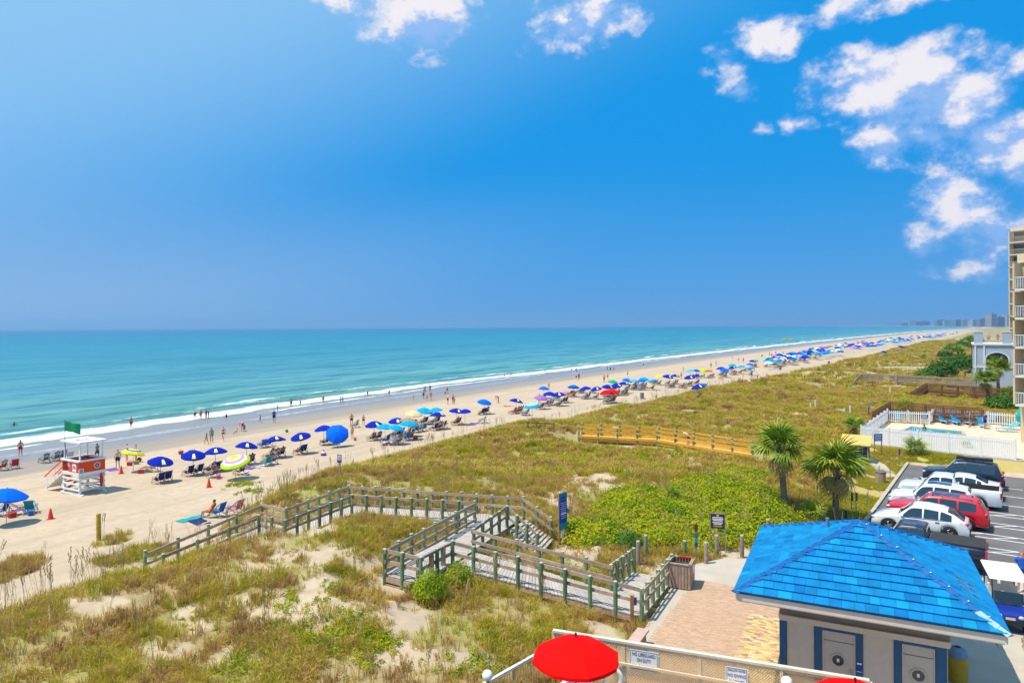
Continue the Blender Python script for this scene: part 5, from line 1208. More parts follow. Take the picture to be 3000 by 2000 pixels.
# ------------------------------------------------------------------ people: one skinned body per pose, clothes cut from it
def pose(name):
    J = dict(pelvis=(0, 0, .96), waist=(0, 0, 1.10), chest=(0, .005, 1.32), neck=(0, .0, 1.48), head=(0, .015, 1.60), crown=(0, .01, 1.70))
    for s, k in ((-1, 'l'), (1, 'r')):
        J.update({f'sh_{k}': (s * .17, 0, 1.42), f'el_{k}': (s * .23, -.02, 1.13), f'wr_{k}': (s * .23, .05, .88), f'hd_{k}': (s * .22, .08, .76),
                  f'hip_{k}': (s * .09, 0, .92), f'kn_{k}': (s * .11, .02, .50), f'an_{k}': (s * .12, -.01, .08), f'toe_{k}': (s * .13, .15, .035)})
    def up(**q): J.update(q)
    if name == 'walk': up(kn_l=(-.10, .18, .53), an_l=(-.10, .22, .10), toe_l=(-.1, .38, .05), kn_r=(.10, -.06, .50), an_r=(.10, -.26, .12), toe_r=(.10, -.12, .04), el_l=(-.22, -.14, 1.15), wr_l=(-.21, -.1, .92), hd_l=(-.2, -.06, .80), el_r=(.22, .1, 1.15), wr_r=(.2, .28, 1.0), hd_r=(.19, .36, .92))
    if name == 'akimbo': up(el_l=(-.36, -.06, 1.2), wr_l=(-.19, .04, 1.03), hd_l=(-.14, .06, 1.0), el_r=(.36, -.06, 1.2), wr_r=(.19, .04, 1.03), hd_r=(.14, .06, 1.0), kn_l=(-.14, .02, .5), an_l=(-.17, 0, .08), toe_l=(-.2, .15, .035))
    if name == 'wade': up(el_l=(-.34, .02, 1.22), wr_l=(-.44, .16, 1.06), hd_l=(-.5, .24, 1.0), el_r=(.34, .02, 1.22), wr_r=(.44, .14, 1.10), hd_r=(.52, .2, 1.06))
    if name == 'bend':
        up(waist=(0, .06, 1.05), chest=(0, .28, 1.13), neck=(0, .42, 1.16), head=(0, .54, 1.15), crown=(0, .63, 1.10))
        for s, k in ((-1, 'l'), (1, 'r')): up(**{f'sh_{k}': (s * .17, .37, 1.15), f'el_{k}': (s * .2, .46, .88), f'wr_{k}': (s * .16, .52, .62), f'hd_{k}': (s * .14, .55, .50)})
    if name in ('sit', 'recline'):
        b = -.22 if name == 'sit' else -.34; z0 = .42
        up(pelvis=(0, 0, z0), waist=(0, b * .3, z0 + .13), chest=(0, b * .8, z0 + .34), neck=(0, b * 1.15, z0 + .49), head=(0, b * 1.2 + .02, z0 + .62), crown=(0, b * 1.25 + .02, z0 + .73))
        for s, k in ((-1, 'l'), (1, 'r')):
            up(**{f'sh_{k}': (s * .17, b * 1.02, z0 + .44), f'el_{k}': (s * .26, b * .6, z0 + .18), f'wr_{k}': (s * .24, b * .6 + .25, z0 + .14), f'hd_{k}': (s * .22, b * .6 + .36, z0 + .14), f'hip_{k}': (s * .09, .02, z0 - .02)})
            if name == 'sit': up(**{f'kn_{k}': (s * .13, .44, z0 + .06), f'an_{k}': (s * .13, .56, .09), f'toe_{k}': (s * .14, .72, .05)})
            else: up(**{f'kn_{k}': (s * .12, .42, z0 + .10), f'an_{k}': (s * .12, .82, .30), f'toe_{k}': (s * .13, .90, .40)})
    return J
RAD = dict(pelvis=.135, waist=.115, chest=.135, neck=.055, head=.092, crown=.078, sh=.062, el=.044, wr=.03, hd=.034, hip=.088, kn=.058, an=.042, toe=.032)
BONES = [('pelvis', 'waist'), ('waist', 'chest'), ('chest', 'neck'), ('neck', 'head'), ('head', 'crown')]
for k in 'lr': BONES += [('chest', f'sh_{k}'), (f'sh_{k}', f'el_{k}'), (f'el_{k}', f'wr_{k}'), (f'wr_{k}', f'hd_{k}'), ('pelvis', f'hip_{k}'), (f'hip_{k}', f'kn_{k}'), (f'kn_{k}', f'an_{k}'), (f'an_{k}', f'toe_{k}')]
BODY = {}; GARM = {}
def body_mesh(pn):
    if pn in BODY: return BODY[pn]
    J = pose(pn); names = list(J); me = bpy.data.meshes.new('tmp'); me.from_pydata([J[n] for n in names], [(names.index(a), names.index(b)) for a, b in BONES], [])
    ob = bpy.data.objects.new('tmp', me); COL.objects.link(ob); ob.modifiers.new('skin', 'SKIN')
    if not me.skin_vertices: me.attributes
    sv = me.skin_vertices[0].data
    for i, n in enumerate(names):
        r = RAD[n.split('_')[0]]; sv[i].radius = (r, r * (.82 if n in ('chest', 'waist', 'pelvis') else 1)); sv[i].use_root = n == 'pelvis'
    ss = ob.modifiers.new('sub', 'SUBSURF'); ss.levels = 1; ss.render_levels = 1
    dg = bpy.context.evaluated_depsgraph_get(); out = bpy.data.meshes.new_from_object(ob.evaluated_get(dg)); bpy.data.objects.remove(ob)
    out.name = 'body'; out.polygons.foreach_set('use_smooth', [True] * len(out.polygons)); out.materials.clear(); out.materials.append(SKIN[0]); BODY[pn] = (out, J); return BODY[pn]
def region(pn, what):
    if (pn, what) in GARM: return GARM[(pn, what)]
    me, J = body_mesh(pn); keep = []
    segs = [(a, b, Vector(J[a]), Vector(J[b])) for a, b in BONES]
    for f in me.polygons:
        c = f.center; best = None
        for a, b, A, B in segs:
            d = B - A; t = max(0, min(1, (c - A).dot(d) / d.length_squared)); q = (c - A - d * t).length - .5 * (RAD[a.split('_')[0]] * (1 - t) + RAD[b.split('_')[0]] * t)
            if best is None or q < best[0]: best = (q, a, b, t)
        _, a, b, t = best; A = a.split('_')[0]
        hit = False
        if what == 'shorts': hit = (a, b) in (('pelvis', 'waist'),) and t < .55 or (a == 'pelvis' and b.startswith('hip')) or (A == 'hip' and t < .62)
        elif what == 'briefs': hit = (a, b) == ('pelvis', 'waist') and t < .35 or (a == 'pelvis' and b.startswith('hip')) or (A == 'hip' and t < .12)
        elif what == 'suit': hit = a in ('pelvis', 'waist') or (a == 'chest' and b == 'neck' and t < .35) or (A == 'hip' and t < .10)
        elif what == 'top': hit = a == 'waist' and t > .45 or (a == 'chest' and b == 'neck' and t < .3)
        elif what == 'shirt': hit = a in ('pelvis', 'waist') or a == 'chest' or (A == 'sh' and t < .55)
        elif what == 'hair': hit = (a == 'head' or (a == 'neck' and t > .75)) and not ((c - Vector(J['head'])).dot(Vector((0, 1, 0))) > .03 and (c - Vector(J['head'])).dot(Vector((0, 0, 1))) < .085)
        if hit: keep.append(f.index)
    infl = {'hair': .016, 'shorts': .02, 'shirt': .018}.get(what, .010); v = {}; P = []; Fs = []
    for i in keep:
        fs = []
        for vi in me.polygons[i].vertices:
            if vi not in v: v[vi] = len(P); q = me.vertices[vi]; P.append(q.co + q.normal * infl)
            fs.append(v[vi])
        Fs.append(fs)
    o = bpy.data.meshes.new(what); o.from_pydata([tuple(p) for p in P], [], Fs); o.polygons.foreach_set('use_smooth', [True] * len(Fs)); o.materials.append(SKIN[0]); GARM[(pn, what)] = o; return o
SKIN = [M('skin_a', (.58, .27, .15), .6, var=.08), M('skin_b', (.68, .36, .22), .6, var=.08), M('skin_c', (.44, .19, .10), .6, var=.08), M('skin_d', (.74, .44, .31), .6, var=.08)]
CLO = {k: M('cloth_' + k, c, .8, var=.1, scale=9) for k, c in dict(red=(.5, .012, .02), navy=(.01, .015, .11), blue=(.01, .10, .48), black=(.012, .012, .015), teal=(.0, .30, .32), orange=(.70, .16, .015), pink=(.62, .12, .22), purple=(.16, .05, .32), white=(.7, .7, .68), green=(.03, .26, .06), yellow=(.7, .5, .03), grey=(.2, .2, .22)).items()}
HAIRS = {'dark': M('hair_dark', (.02, .013, .01), .6), 'brown': M('hair_brown', (.09, .045, .02), .6), 'fair': M('hair_fair', (.32, .2, .08), .6), 'grey': M('hair_grey', (.3, .29, .28), .6)}
used_labels = {}
def person(p, face, pn='stand', wear=(('shorts', 'red'),), place='on the wet sand', scale=1., skin=None, hair=None, extra='', simple=False, label=None):
    verb = dict(stand='standing', walk='walking', akimbo='standing hands on hips', wade='wading', bend='bending down', sit='sitting', recline='lying back')[pn]
    gn = dict(shorts='shorts', briefs='swim briefs', suit='swimsuit', top='top', shirt='shirt')
    w = ' and '.join(f'{c} {gn[g_]}' for g_, c in wear)
    lab = label or f"{'child' if scale < .75 else 'person'} in {w} {verb} {place}{extra}"
    if len(wear) > 1 and wear[0][1] == wear[1][1]: lab = lab.replace(w, f'a {wear[0][1]} two piece')
    lab = ' '.join(lab.split()[:16])
    t_ = thing('person', lab, 'person', p, face, group=f'beachgoers {place}'); t_.scale = (scale,) * 3
    b = link('body', body_mesh(pn)[0], t_); setmat(b, skin or random.choice(SKIN))
    for g_, c in wear: o = link(gn[g_].replace(' ', '_'), region(pn, g_), t_); setmat(o, CLO[c])
    o = link('hair', region(pn, 'hair'), t_); setmat(o, HAIRS[hair or random.choice(list(HAIRS))])
    return t_
SEA = math.atan2(.5, -.87)          # direction of the sea
def fz(a): return a - math.pi / 2   # bodies face +y
def wearing(r):
    col = lambda: r.choice(('red', 'navy', 'blue', 'black', 'teal', 'pink', 'purple', 'orange', 'green', 'black', 'navy'))
    k = r.random()
    if k < .42: return (('shorts', col()),)
    if k < .68: return (('suit', col()),)
    if k < .88: c = col(); return (('top', c), ('briefs', c))
    return (('shirt', r.choice(('blue', 'white', 'red', 'grey', 'navy'))), ('shorts', col()))

pr = random.Random(21)
# feet in the picture: column, row, pose, clothes (None: any), depth in water
PEOPLE = [(60, 1335, 'stand', (('shorts', 'red'),), 0, 1), (384, 1251, 'stand', (('shorts', 'red'),), .25, 1), (571, 1227, 'stand', (('suit', 'navy'),), .2, .9), (588, 1227, 'stand', (('suit', 'orange'),), .25, 1), (604, 1224, 'wade', (('suit', 'navy'),), .3, 1), (611, 1223, 'stand', (('suit', 'black'),), .3, 1),
    (605, 1301, 'walk', (('suit', 'pink'),), 0, .8), (620, 1296, 'stand', (('suit', 'teal'),), 0, 1), (654, 1292, 'walk', (('top', 'black'), ('briefs', 'black')), 0, 1), (711, 1263, 'bend', (('shorts', 'red'),), 0, 1), (716, 1266, 'stand', (('shirt', 'blue'), ('shorts', 'navy')), 0, .6),
    (692, 1271, 'sit', (('suit', 'teal'),), 0, .6), (762, 1239, 'walk', (('suit', 'purple'),), 0, .7), (803, 1238, 'stand', (('shirt', 'blue'), ('shorts', 'navy')), 0, 1.05), (813, 1207, 'stand', (('suit', 'navy'),), .1, .85), (853, 1190, 'stand', (('shorts', 'black'),), .2, .95), (880, 1188, 'akimbo', (('shorts', 'navy'),), .2, .95),
    (947, 1180, 'stand', (('suit', 'navy'),), .2, .95), (998, 1180, 'stand', (('shorts', 'teal'),), .2, .9), (1004, 1180, 'stand', (('shorts', 'blue'),), .2, .95), (1077, 1160, 'wade', (('suit', 'black'),), .4, 1), (1140, 1160, 'stand', (('suit', 'black'),), .2, .95), (1030, 1246, 'stand', (('shorts', 'navy'),), 0, .95),
    (1212, 1173, 'stand', (('shorts', 'orange'),), .0, .8), (1241, 1169, 'stand', (('shorts', 'navy'),), .0, 1.05), (1251, 1174, 'stand', (('suit', 'pink'),), .0, .65), (1262, 1173, 'stand', (('suit', 'pink'),), 0, 1.05), (1245, 1148, 'wade', (('shorts', 'green'),), .3, 1), (1260, 1147, 'stand', (('suit', 'purple'),), .2, 1),
    (1312, 1185, 'akimbo', (('shorts', 'navy'),), 0, 1.1), (1327, 1184, 'stand', (('suit', 'red'),), 0, .95), (1331, 1184, 'stand', (('suit', 'pink'),), 0, .7), (1310, 1155, 'stand', (('suit', 'purple'),), .1, 1.05), (1304, 1160, 'stand', (('suit', 'black'),), .1, .7), (1460, 1180, 'bend', (('top', 'orange'), ('briefs', 'orange')), 0, 1),
    (1478, 1102, 'wade', (('suit', 'red'),), .75, 1), (1497, 1101, 'wade', (('suit', 'red'),), .75, 1), (1580, 1184, 'stand', (('suit', 'green'),), 0, 1), (1688, 1113, 'stand', None, 0, 1), (1696, 1113, 'stand', None, 0, .95), (1688, 1088, 'wade', None, .6, 1), (1779, 1086, 'stand', None, .4, 1), (1788, 1087, 'stand', None, .4, 1), (1798, 1086, 'stand', None, .4, 1),
    (1780, 1112, 'stand', None, 0, .95), (1770, 1120, 'akimbo', None, 0, 1), (1839, 1104, 'stand', None, 0, 1), (1885, 1072, 'wade', None, .8, 1), (2002, 1092, 'stand', None, 0, 1), (1996, 1112, 'stand', None, 0, 1), (2040, 1112, 'stand', None, 0, 1), (1923, 1176, 'walk', (('shirt', 'white'), ('shorts', 'red')), 0, 1), (1608, 1143, 'stand', None, 0, 1),
    (1813, 1150, 'stand', (('suit', 'white'),), 0, .95), (2145, 1055, 'stand', None, 0, 1), (2164, 1062, 'walk', None, 0, 1), (2178, 1062, 'stand', None, 0, 1), (2098, 1071, 'stand', None, 0, 1), (2202, 1109, 'stand', (('shirt', 'blue'), ('shorts', 'teal')), 0, 1.05), (2219, 1113, 'walk', (('shirt', 'white'), ('shorts', 'blue')), 0, 1), (2210, 1090, 'stand', None, 0, 1), (2083, 1078, 'stand', None, 0, 1), (1065, 1245, 'stand', (('shorts', 'red'),), 0, .8),
    (345, 1372, 'stand', (('shorts', 'navy'),), 0, 1.05), (372, 1352, 'akimbo', (('shorts', 'red'),), 0, 1.05), (398, 1354, 'stand', (('shorts', 'black'),), 0, 1.05), (285, 1348, 'walk', (('shirt', 'grey'), ('shorts', 'navy')), 0, 1.0), (1032, 1285, 'stand', (('shorts', 'yellow'),), 0, .85)]
for i, (px, py, pn, w, dip, sc) in enumerate(PEOPLE):
    wet = dip > .05; p = gnd(px, py, .5) if not wet else at_z(px, py, .03 + .0)
    s_, t_ = xy2st(p.x, p.y); tt = float(t_[0]); place = 'in the shallow surf' if wet else ('on the wet sand' if tt < 21 else 'on the dry sand')
    if wet: p.z -= dip
    person(p, pr.uniform(0, 6.28) if i % 3 else fz(SEA) + pr.uniform(-.6, .6), pn, w or wearing(pr), place, sc)
# heads and shoulders farther out
for (px, py) in ((41, 1247), (663, 1222), (762, 1183), (1674, 1084), (1597, 1088), (1862, 1056), (1952, 1069), (1995, 1050), (2012, 1046), (2022, 1042), (2062, 1048), (2080, 1046), (1972, 1070), (2175, 1036), (2195, 1040), (2240, 1038)):
    p = at_z(px, py, .05); p.z = -1.05; person(p, pr.uniform(0, 6.28), 'wade', wearing(pr), 'out in the deeper water', 1.)
# the strip of bathers going on into the distance
for k in range(34):
    px = pr.uniform(2230, 2640); f = (px - 2230) / 410; py = 1048 - 52 * f - pr.uniform(0, 8) * (1 - .6 * f); p = at_z(px, py + 4, .15); person(p, pr.uniform(0, 6.28), pr.choice(('stand', 'walk', 'akimbo')), wearing(pr), 'far along the water edge', pr.uniform(.85, 1.1))

# ------------------------------------------------------------------ umbrellas
UCOL = dict(navy=(.003, .018, .34), navyp=(.004, .02, .40), royal=(.0, .13, .78), cyan=(.0, .34, .72), sky=(.06, .42, .66), tan=(.40, .23, .12), cream=(.70, .55, .30), purple=(.32, .16, .42), pink=(.70, .28, .36), green=(.0, .36, .19), red=(.92, .002, .001), yellow=(.74, .62, .02), lime=(.42, .60, .02), teal=(.0, .38, .36), orange=(.75, .25, .04), white=(.72, .72, .72))
UMAT = {k: M('canopy_' + k, c, .85, var=.05, scale=3, spec=.1) for k, c in UCOL.items()}
ALU = M('umbrella_pole', (.55, .50, .44), .4, metal=.3, var=.1)
def canopy_mesh(Rd, rise, cols, n=8, sag=.05):
    rings = 6; b = MB(); m2 = n * 2; P = [(0, 0, rise)]
    for k in range(1, rings + 1):
        f = k / rings; z = rise * (1 - f**1.9)
        for i in range(m2):
            a = 2 * math.pi * i / m2; mid_ = i % 2; r = Rd * f * (1 - .045 * mid_); P.append((r * math.cos(a), r * math.sin(a), z - mid_ * sag * f * .5))
    for i in range(m2): a = 2 * math.pi * i / m2; mid_ = i % 2; r = Rd * 1.005 * (1 - .045 * mid_); P.append((r * math.cos(a), r * math.sin(a), -.07 - mid_ * sag * .8))
    Fs = [(0, 1 + i, 1 + (i + 1) % m2) for i in range(m2)]; mi = [0] * m2
    for k in range(rings):
        for i in range(m2):
            o = 1 + k * m2; o2 = o + m2; Fs.append((o + i, o2 + i, o2 + (i + 1) % m2, o + (i + 1) % m2)); mi.append((k + 1) % len(cols) if len(cols) < 6 else min(k + 1, 5))
    b.v = P; b.f = Fs; b.mi = mi; return b.mesh('canopy', [UMAT[c] for c in cols])
UM = {}
def rib_mesh(Rd, rise):
    b = MB()
    for i in range(8): a = 2 * math.pi * i / 8; b.bar((0, 0, rise - .05), (Rd * .97 * math.cos(a), Rd * .97 * math.sin(a), -.03), .012, .012)
    return b.mesh('ribs', ALU)
RIBS = rib_mesh(1., .42)
def logo_mesh():
    b = MB(); a0, a1 = -.17, .17
    for (f0, f1, mi) in ((.45, .74, 0), (.74, .92, 1)):
        P = []
        for f in (f0, f1):
            for a in (a0, a1): r = f * .985; P.append((r * math.cos(a), r * math.sin(a), .42 * (1 - f**1.9) + .014))
        b.add(P, [(0, 2, 3, 1)], mi)
    return b.mesh('logo_panel', [SIGNW, M('logo_yellow', (.78, .70, .05), .6)])
LOGO = logo_mesh()
UNAME = dict(navy='navy blue rental umbrella with a pale logo panel', navyp='plain navy blue beach umbrella', royal='bright royal blue beach umbrella', cyan='cyan blue beach umbrella', sky='pale sky blue beach umbrella', tan='tan brown beach umbrella', cream='cream yellow beach umbrella', purple='lilac purple beach umbrella', pink='pink beach umbrella', green='green beach umbrella', red='red beach umbrella', yellow='yellow beach umbrella', lime='lime green beach umbrella', teal='teal beach umbrella', orange='orange beach umbrella', white='white beach umbrella',
             yb='yellow umbrella with blue stripes', ring='umbrella with pink, white and yellow rings', cs='blue and white striped umbrella')
UC = dict(yb=['royal', 'yellow', 'yellow', 'royal', 'yellow', 'yellow'], ring=['yellow', 'yellow', 'white', 'pink', 'white', 'lime'], cs=['cyan', 'white', 'cyan', 'white', 'cyan', 'cyan'])
def umbrella(px, py, kind, Rd=1., hp=2.05, tilt=None, far=False, label=None):
    p = at_z(px, py, 3.0)
    for _ in range(4): zg = max(.1, gz(p.x, p.y)); p = at_z(px, py, zg + hp * .93 + .1)
    zg = gz(p.x, p.y)
    if kind not in UM: UM[kind] = canopy_mesh(1., .42, UC.get(kind, [kind]))
    rest = 'standing among sunbathers on the sand' if not far else 'far along the crowded beach'
    t_ = thing('beach_umbrella', label or f'{UNAME[kind]} {rest}', 'umbrella', (p.x, p.y, zg), pr.uniform(-.3, .3), group=f'{kind} umbrellas ' + ('far along the beach' if far else 'on the beach')) if not far else None
    tl = tilt or (pr.uniform(-.2, .2), pr.uniform(-.22, .22))
    if far:
        o = link('beach_umbrella', UM[kind], None, (p.x, p.y, zg + hp * .86)); tag(o, f'{UNAME[kind]} {rest}', 'umbrella', f'{kind} umbrellas far along the beach'); o.scale = (Rd,) * 3; o.rotation_euler = (tl[0], tl[1], 0); return p, zg
    c = link('canopy', UM[kind], t_, (0, 0, hp * .82)); c.scale = (Rd, Rd, Rd); c.rotation_euler = (tl[0], tl[1], 0)
    link('ribs', RIBS, c)
    if kind == 'navy': l = link('logo_panel', LOGO, c); l.rotation_euler = (0, 0, R(pr.choice((-62, -55, -70))))
    d = Euler((tl[0], tl[1], 0)).to_matrix() @ Vector((0, 0, 1))
    top = Vector((0, 0, hp * .82)) + d * (.43 * Rd); MB().tube((0, 0, -.3), (0, 0, hp * .82 - .3), .022, n=7).tube((0, 0, hp * .82 - .3), top, .019, n=7).ell(top + d * .03, (.03, .03, .05), 6, 5).build('pole', ALU, t_)
    return p, zg
# ------------------------------------------------------------------ chairs
OAK = M('chair_oak', (.66, .46, .26), .7, var=.15, scale=8)
FAB = {k: M('fabric_' + k, c, .8, var=.12, scale=9) for k, c in dict(navy=(.008, .015, .17), teal=(.0, .26, .30), blue=(.005, .14, .58), red=(.55, .02, .03), purple=(.18, .08, .32), green=(.05, .30, .10), pink=(.62, .16, .28), black=(.015, .015, .02), orange=(.70, .20, .03), pale=(.50, .55, .62)).items()}
def _ch():
    fr_ = MB()
    for y in (-.30, .30):
        fr_.bar((-.42, y, .95), (.62, y, .10), .035, .05); fr_.bar((-.55, y, .05), (.45, y, .46), .035, .05); fr_.bar((-.30, y, .58), (.42, y, .58), .05, .03); fr_.bar((.40, y, .58), (.46, y, .05), .03, .03); fr_.bar((-.32, y, .58), (-.38, y, .05), .03, .03)
    for x, z in ((-.42, .94), (.50, .42), (.55, .12), (-.5, .06)): fr_.bar((x, -.32, z), (x, .32, z), .035, .035)
    seat = MB(); S = [(.50, .41), (.25, .30), (0, .28), (-.18, .34)]
    for i in range(3): (x0, z0), (x1, z1) = S[i], S[i + 1]; seat.bar((x0, 0, z0), (x1, 0, z1), .54, .022)
    back = MB(); B = [(-.18, .34), (-.30, .62), (-.44, .98)]
    for i in range(2): (x0, z0), (x1, z1) = B[i], B[i + 1]; back.bar((x0, 0, z0), (x1, 0, z1), .54, .022)
    one = MB(); one.v = fr_.v + []; one.f = list(fr_.f); one.mi = [0] * len(fr_.f)
    for q in (seat, back): one.add(q.v, q.f, 1)
    return fr_.mesh('frame', OAK), seat.mesh('seat', FAB['navy']), back.mesh('backrest', FAB['navy']), one.mesh('beach_chair', [OAK, FAB['navy']])
CH = _ch()
def chair(p, face, fab='navy', place='under a blue umbrella', simple=False, wood=True, label=None):
    lab = label or f"{fab} {'wooden framed sling' if wood else 'metal framed'} beach chair {place}"
    if simple:
        o = link('beach_chair', CH[3], None, p, face); tag(o, lab, 'chair', f'{fab} chairs {place}'); setmat(o, FAB[fab], 1); return o
    t_ = thing('beach_chair', lab, 'chair', p, face, f'{fab} chairs {place}')
    f_ = link('frame', CH[0], t_)
    if not wood: setmat(f_, STEEL)
    for m_ in CH[1:3]: setmat(link(m_.name.split('.')[0], m_, t_), FAB[fab])
    return t_
BAGC = [M(f'bag_{k}', c, .7, var=.2, scale=12) for k, c in dict(teal=(.0, .35, .36), blue=(.02, .12, .5), pink=(.6, .1, .25), white=(.65, .65, .65), red=(.55, .03, .03), olive=(.25, .28, .10)).items()]
def bag(p):
    i = pr.randrange(6); nm = ('teal', 'blue', 'pink', 'white', 'red', 'olive')[i]; t_ = thing('beach_bag', f'{nm} beach bag lying on the sand among the chairs', 'bag', p, pr.uniform(0, 6), f'{nm} beach bags')
    b = MB().hexa([(-.2, -.11, 0), (.2, -.11, 0), (.2, .11, 0), (-.2, .11, 0), (-.24, -.14, .34), (.24, -.14, .34), (.24, .14, .34), (-.24, .14, .34)]).build('pouch', BAGC[i], t_); bevel(b, .03)
    for y in (-.13, .13): MB().tube((-.1, y, .33), (0, y, .50), .012, n=5).tube((0, y, .50), (.1, y, .33), .012, n=5).build('strap', BAGC[i], t_)
def towel(p, rz, col, label=None):
    b = MB(); nx, ny = 8, 4; P = [((i / nx - .5) * 1.7, (j / ny - .5) * .85, .03 + .03 * math.sin(i * 1.9 + j) * (1 if 0 < i < nx else .3)) for i in range(nx + 1) for j in range(ny + 1)]
    b.add(P, [(i * (ny + 1) + j, (i + 1) * (ny + 1) + j, (i + 1) * (ny + 1) + j + 1, i * (ny + 1) + j + 1) for i in range(nx) for j in range(ny)])
    o = b.build('beach_towel', CLO[col], None, smooth=True, loc=p); o.rotation_euler = (0, 0, rz); so = o.modifiers.new('thick', 'SOLIDIFY'); so.thickness = .012; tag(o, label or f'{col} beach towel spread on the sand', 'towel', f'{col} towels on the sand'); return o
def on_sand(x, y): return Vector((x, y, gz(x, y)))
SD = Vector((-.87, .5, 0)); SL = Vector((.5, .87, 0))
def camp(p, n, people=.5, fabs=('navy',), far=False, spread=.72, place='under a blue umbrella', back=0.):
    for i in range(n):
        q = Vector((p.x, p.y, 0)) + SL * ((i - (n - 1) / 2) * spread + pr.uniform(-.08, .08)) + SD * (back + pr.uniform(-.2, .2)); q = on_sand(q.x, q.y); f = SEA + pr.uniform(-.25, .25); fb = pr.choice(fabs)
        chair(q, f, fb, place, simple=far, wood=(fb == 'navy'))
        if pr.random() < people:
            person(q + Vector((0, 0, -.05)) - SD * .05, fz(f), 'recline', wearing(pr), 'in a beach chair on the sand', pr.uniform(.9, 1.05))
NEAR_U = [(390, 1316, 'yb', 1.0, 0, 0), (470, 1341, 'navy', 1., 2, .5), (566, 1323, 'navy', 1., 2, .1), (631, 1313, 'navy', 1., 3, .1), (722, 1297, 'navy', 1., 2, .8), (806, 1280, 'navy', 1., 3, .8), (881, 1270, 'navy', 1., 2, 0.), (948, 1248, 'navyp', 1., 1, .5),
          (1096, 1236, 'navy', 1., 2, .3), (1163, 1226, 'navy', 1., 2, .3), (1197, 1227, 'tan', 1.1, 1, .5), (1197, 1235, 'cyan', 1.05, 2, .4), (1128, 1243, 'cyan', .95, 1, .3), (1160, 1246, 'cyan', .95, 2, .4), (1212, 1205, 'cream', 1.1, 1, .5), (1243, 1197, 'cyan', 1.1, 2, .5), (1274, 1196, 'cyan', 1.05, 2, .5), (1282, 1209, 'navy', 1., 4, .6), (1338, 1198, 'navy', 1., 2, .4), (1362, 1198, 'navyp', .8, 0, 0), (1419, 1172, 'royal', 1.05, 3, .7), (1512, 1169, 'navy', 1., 4, .7), (1559, 1182, 'cs', 1.1, 0, 0)]
ULAB = {390: 'yellow umbrella with blue stripes above standing bathers by the lifeguard stand', 470: 'navy umbrella with logo between a wooden lounger and the yellow striped umbrella', 566: 'navy umbrella with logo over a row of chairs overlapping its twin', 631: 'navy umbrella with logo over chairs right behind the ringed umbrella',
        722: 'navy umbrella with logo over a red shirted sitter near the ringed umbrella', 806: 'navy umbrella with logo over a crowded cluster of chairs', 881: 'navy umbrella with logo over two empty navy chairs', 948: 'plain navy umbrella just behind the large tilted royal blue one', 1096: 'navy umbrella with logo over two chairs seaward of the tilted royal umbrella',
        1197: None, 1212: 'cream yellow umbrella seaward of the cyan pair', 1282: 'navy umbrella with logo over a big group below the cyan pair', 1338: 'navy umbrella with logo touching a smaller plain navy one', 1362: 'small plain navy umbrella behind a logo umbrella', 1419: 'royal blue umbrella alone above a family near the wet sand', 1512: 'navy umbrella with logo above a group beside the striped blue umbrella', 1559: 'blue and white striped umbrella tilted above yellow and teal gear'}
for (px, py, k, Rd, n, pe) in NEAR_U:
    p, zg = umbrella(px, py, k, Rd, label=ULAB.get(px))
    fabs = ('navy',) if k == 'navy' else ('navy', 'teal', 'blue', 'red', 'purple', 'pale')
    camp(p, n, pe, fabs, back=-.15 if k == 'navy' else .0, place='under a blue umbrella' if k != 'cream' else 'by a cream umbrella')
    if pr.random() < .55: q = on_sand(p.x + pr.uniform(-1.5, 1.5), p.y + pr.uniform(-1.2, .5)); bag(q)
umbrella(689, 1342, 'ring', 1.2, 1.75, tilt=(.30, -.10)); umbrella(988, 1262, 'royal', 1.2, 1.7, tilt=(.75, .25), label='large royal blue umbrella tilted steeply towards the dune'); umbrella(18, 1438, 'royal', 1.2, 2.2, tilt=(-.04, .12), label='royal blue umbrella with pale edge beside a heap of chairs')
MID_U = [(1593, 1133, 'royal'), (1585, 1159, 'purple'), (1610, 1149, 'navyp'), (1636, 1151, 'navy'), (1655, 1143, 'pink'), (1680, 1129, 'royal'), (1715, 1133, 'navyp'), (1747, 1134, 'navy'), (1780, 1128, 'navy'), (1805, 1125, 'navy'), (1828, 1120, 'navy'), (1795, 1114, 'green'), (1775, 1144, 'red'), (1793, 1142, 'red'), (1838, 1110, 'royal'), (1857, 1111, 'sky'), (1879, 1111, 'royal'), (1887, 1106, 'cyan'), (1912, 1111, 'cyan'), (1931, 1099, 'yellow'), (1957, 1099, 'navy'), (1978, 1097, 'navy'), (2020, 1101, 'navy'), (2043, 1097, 'navy'), (2022, 1083, 'sky'), (2040, 1082, 'royal'), (2062, 1081, 'lime'), (2076, 1082, 'orange'), (2045, 1131, 'navy'),
         (2112, 1076, 'navyp'), (2122, 1080, 'royal'), (2144, 1066, 'teal'), (2146, 1073, 'navy'), (2170, 1071, 'cyan'), (2197, 1064, 'royal'), (2198, 1075, 'cyan'), (2243, 1055, 'cyan'), (2272, 1050, 'purple'), (2205, 1055, 'navy'), (2213, 1054, 'green'), (2297, 1047, 'sky'), (2311, 1045, 'navy'), (2325, 1043, 'navyp'), (2343, 1040, 'royal'), (2356, 1039, 'royal'), (2347, 1034, 'yellow'), (2371, 1035, 'navyp'), (2388, 1033, 'red'), (2402, 1031, 'teal'), (2318, 1035, 'navyp')]
for (px, py, k) in MID_U:
    p, zg = umbrella(px, py, k, pr.uniform(.92, 1.12)); camp(p, pr.choice((1, 2, 2, 3)), .6, ('navy', 'navy', 'teal', 'blue', 'red', 'pale', 'purple', 'green'), far=px > 2000, place='among the crowded umbrellas')
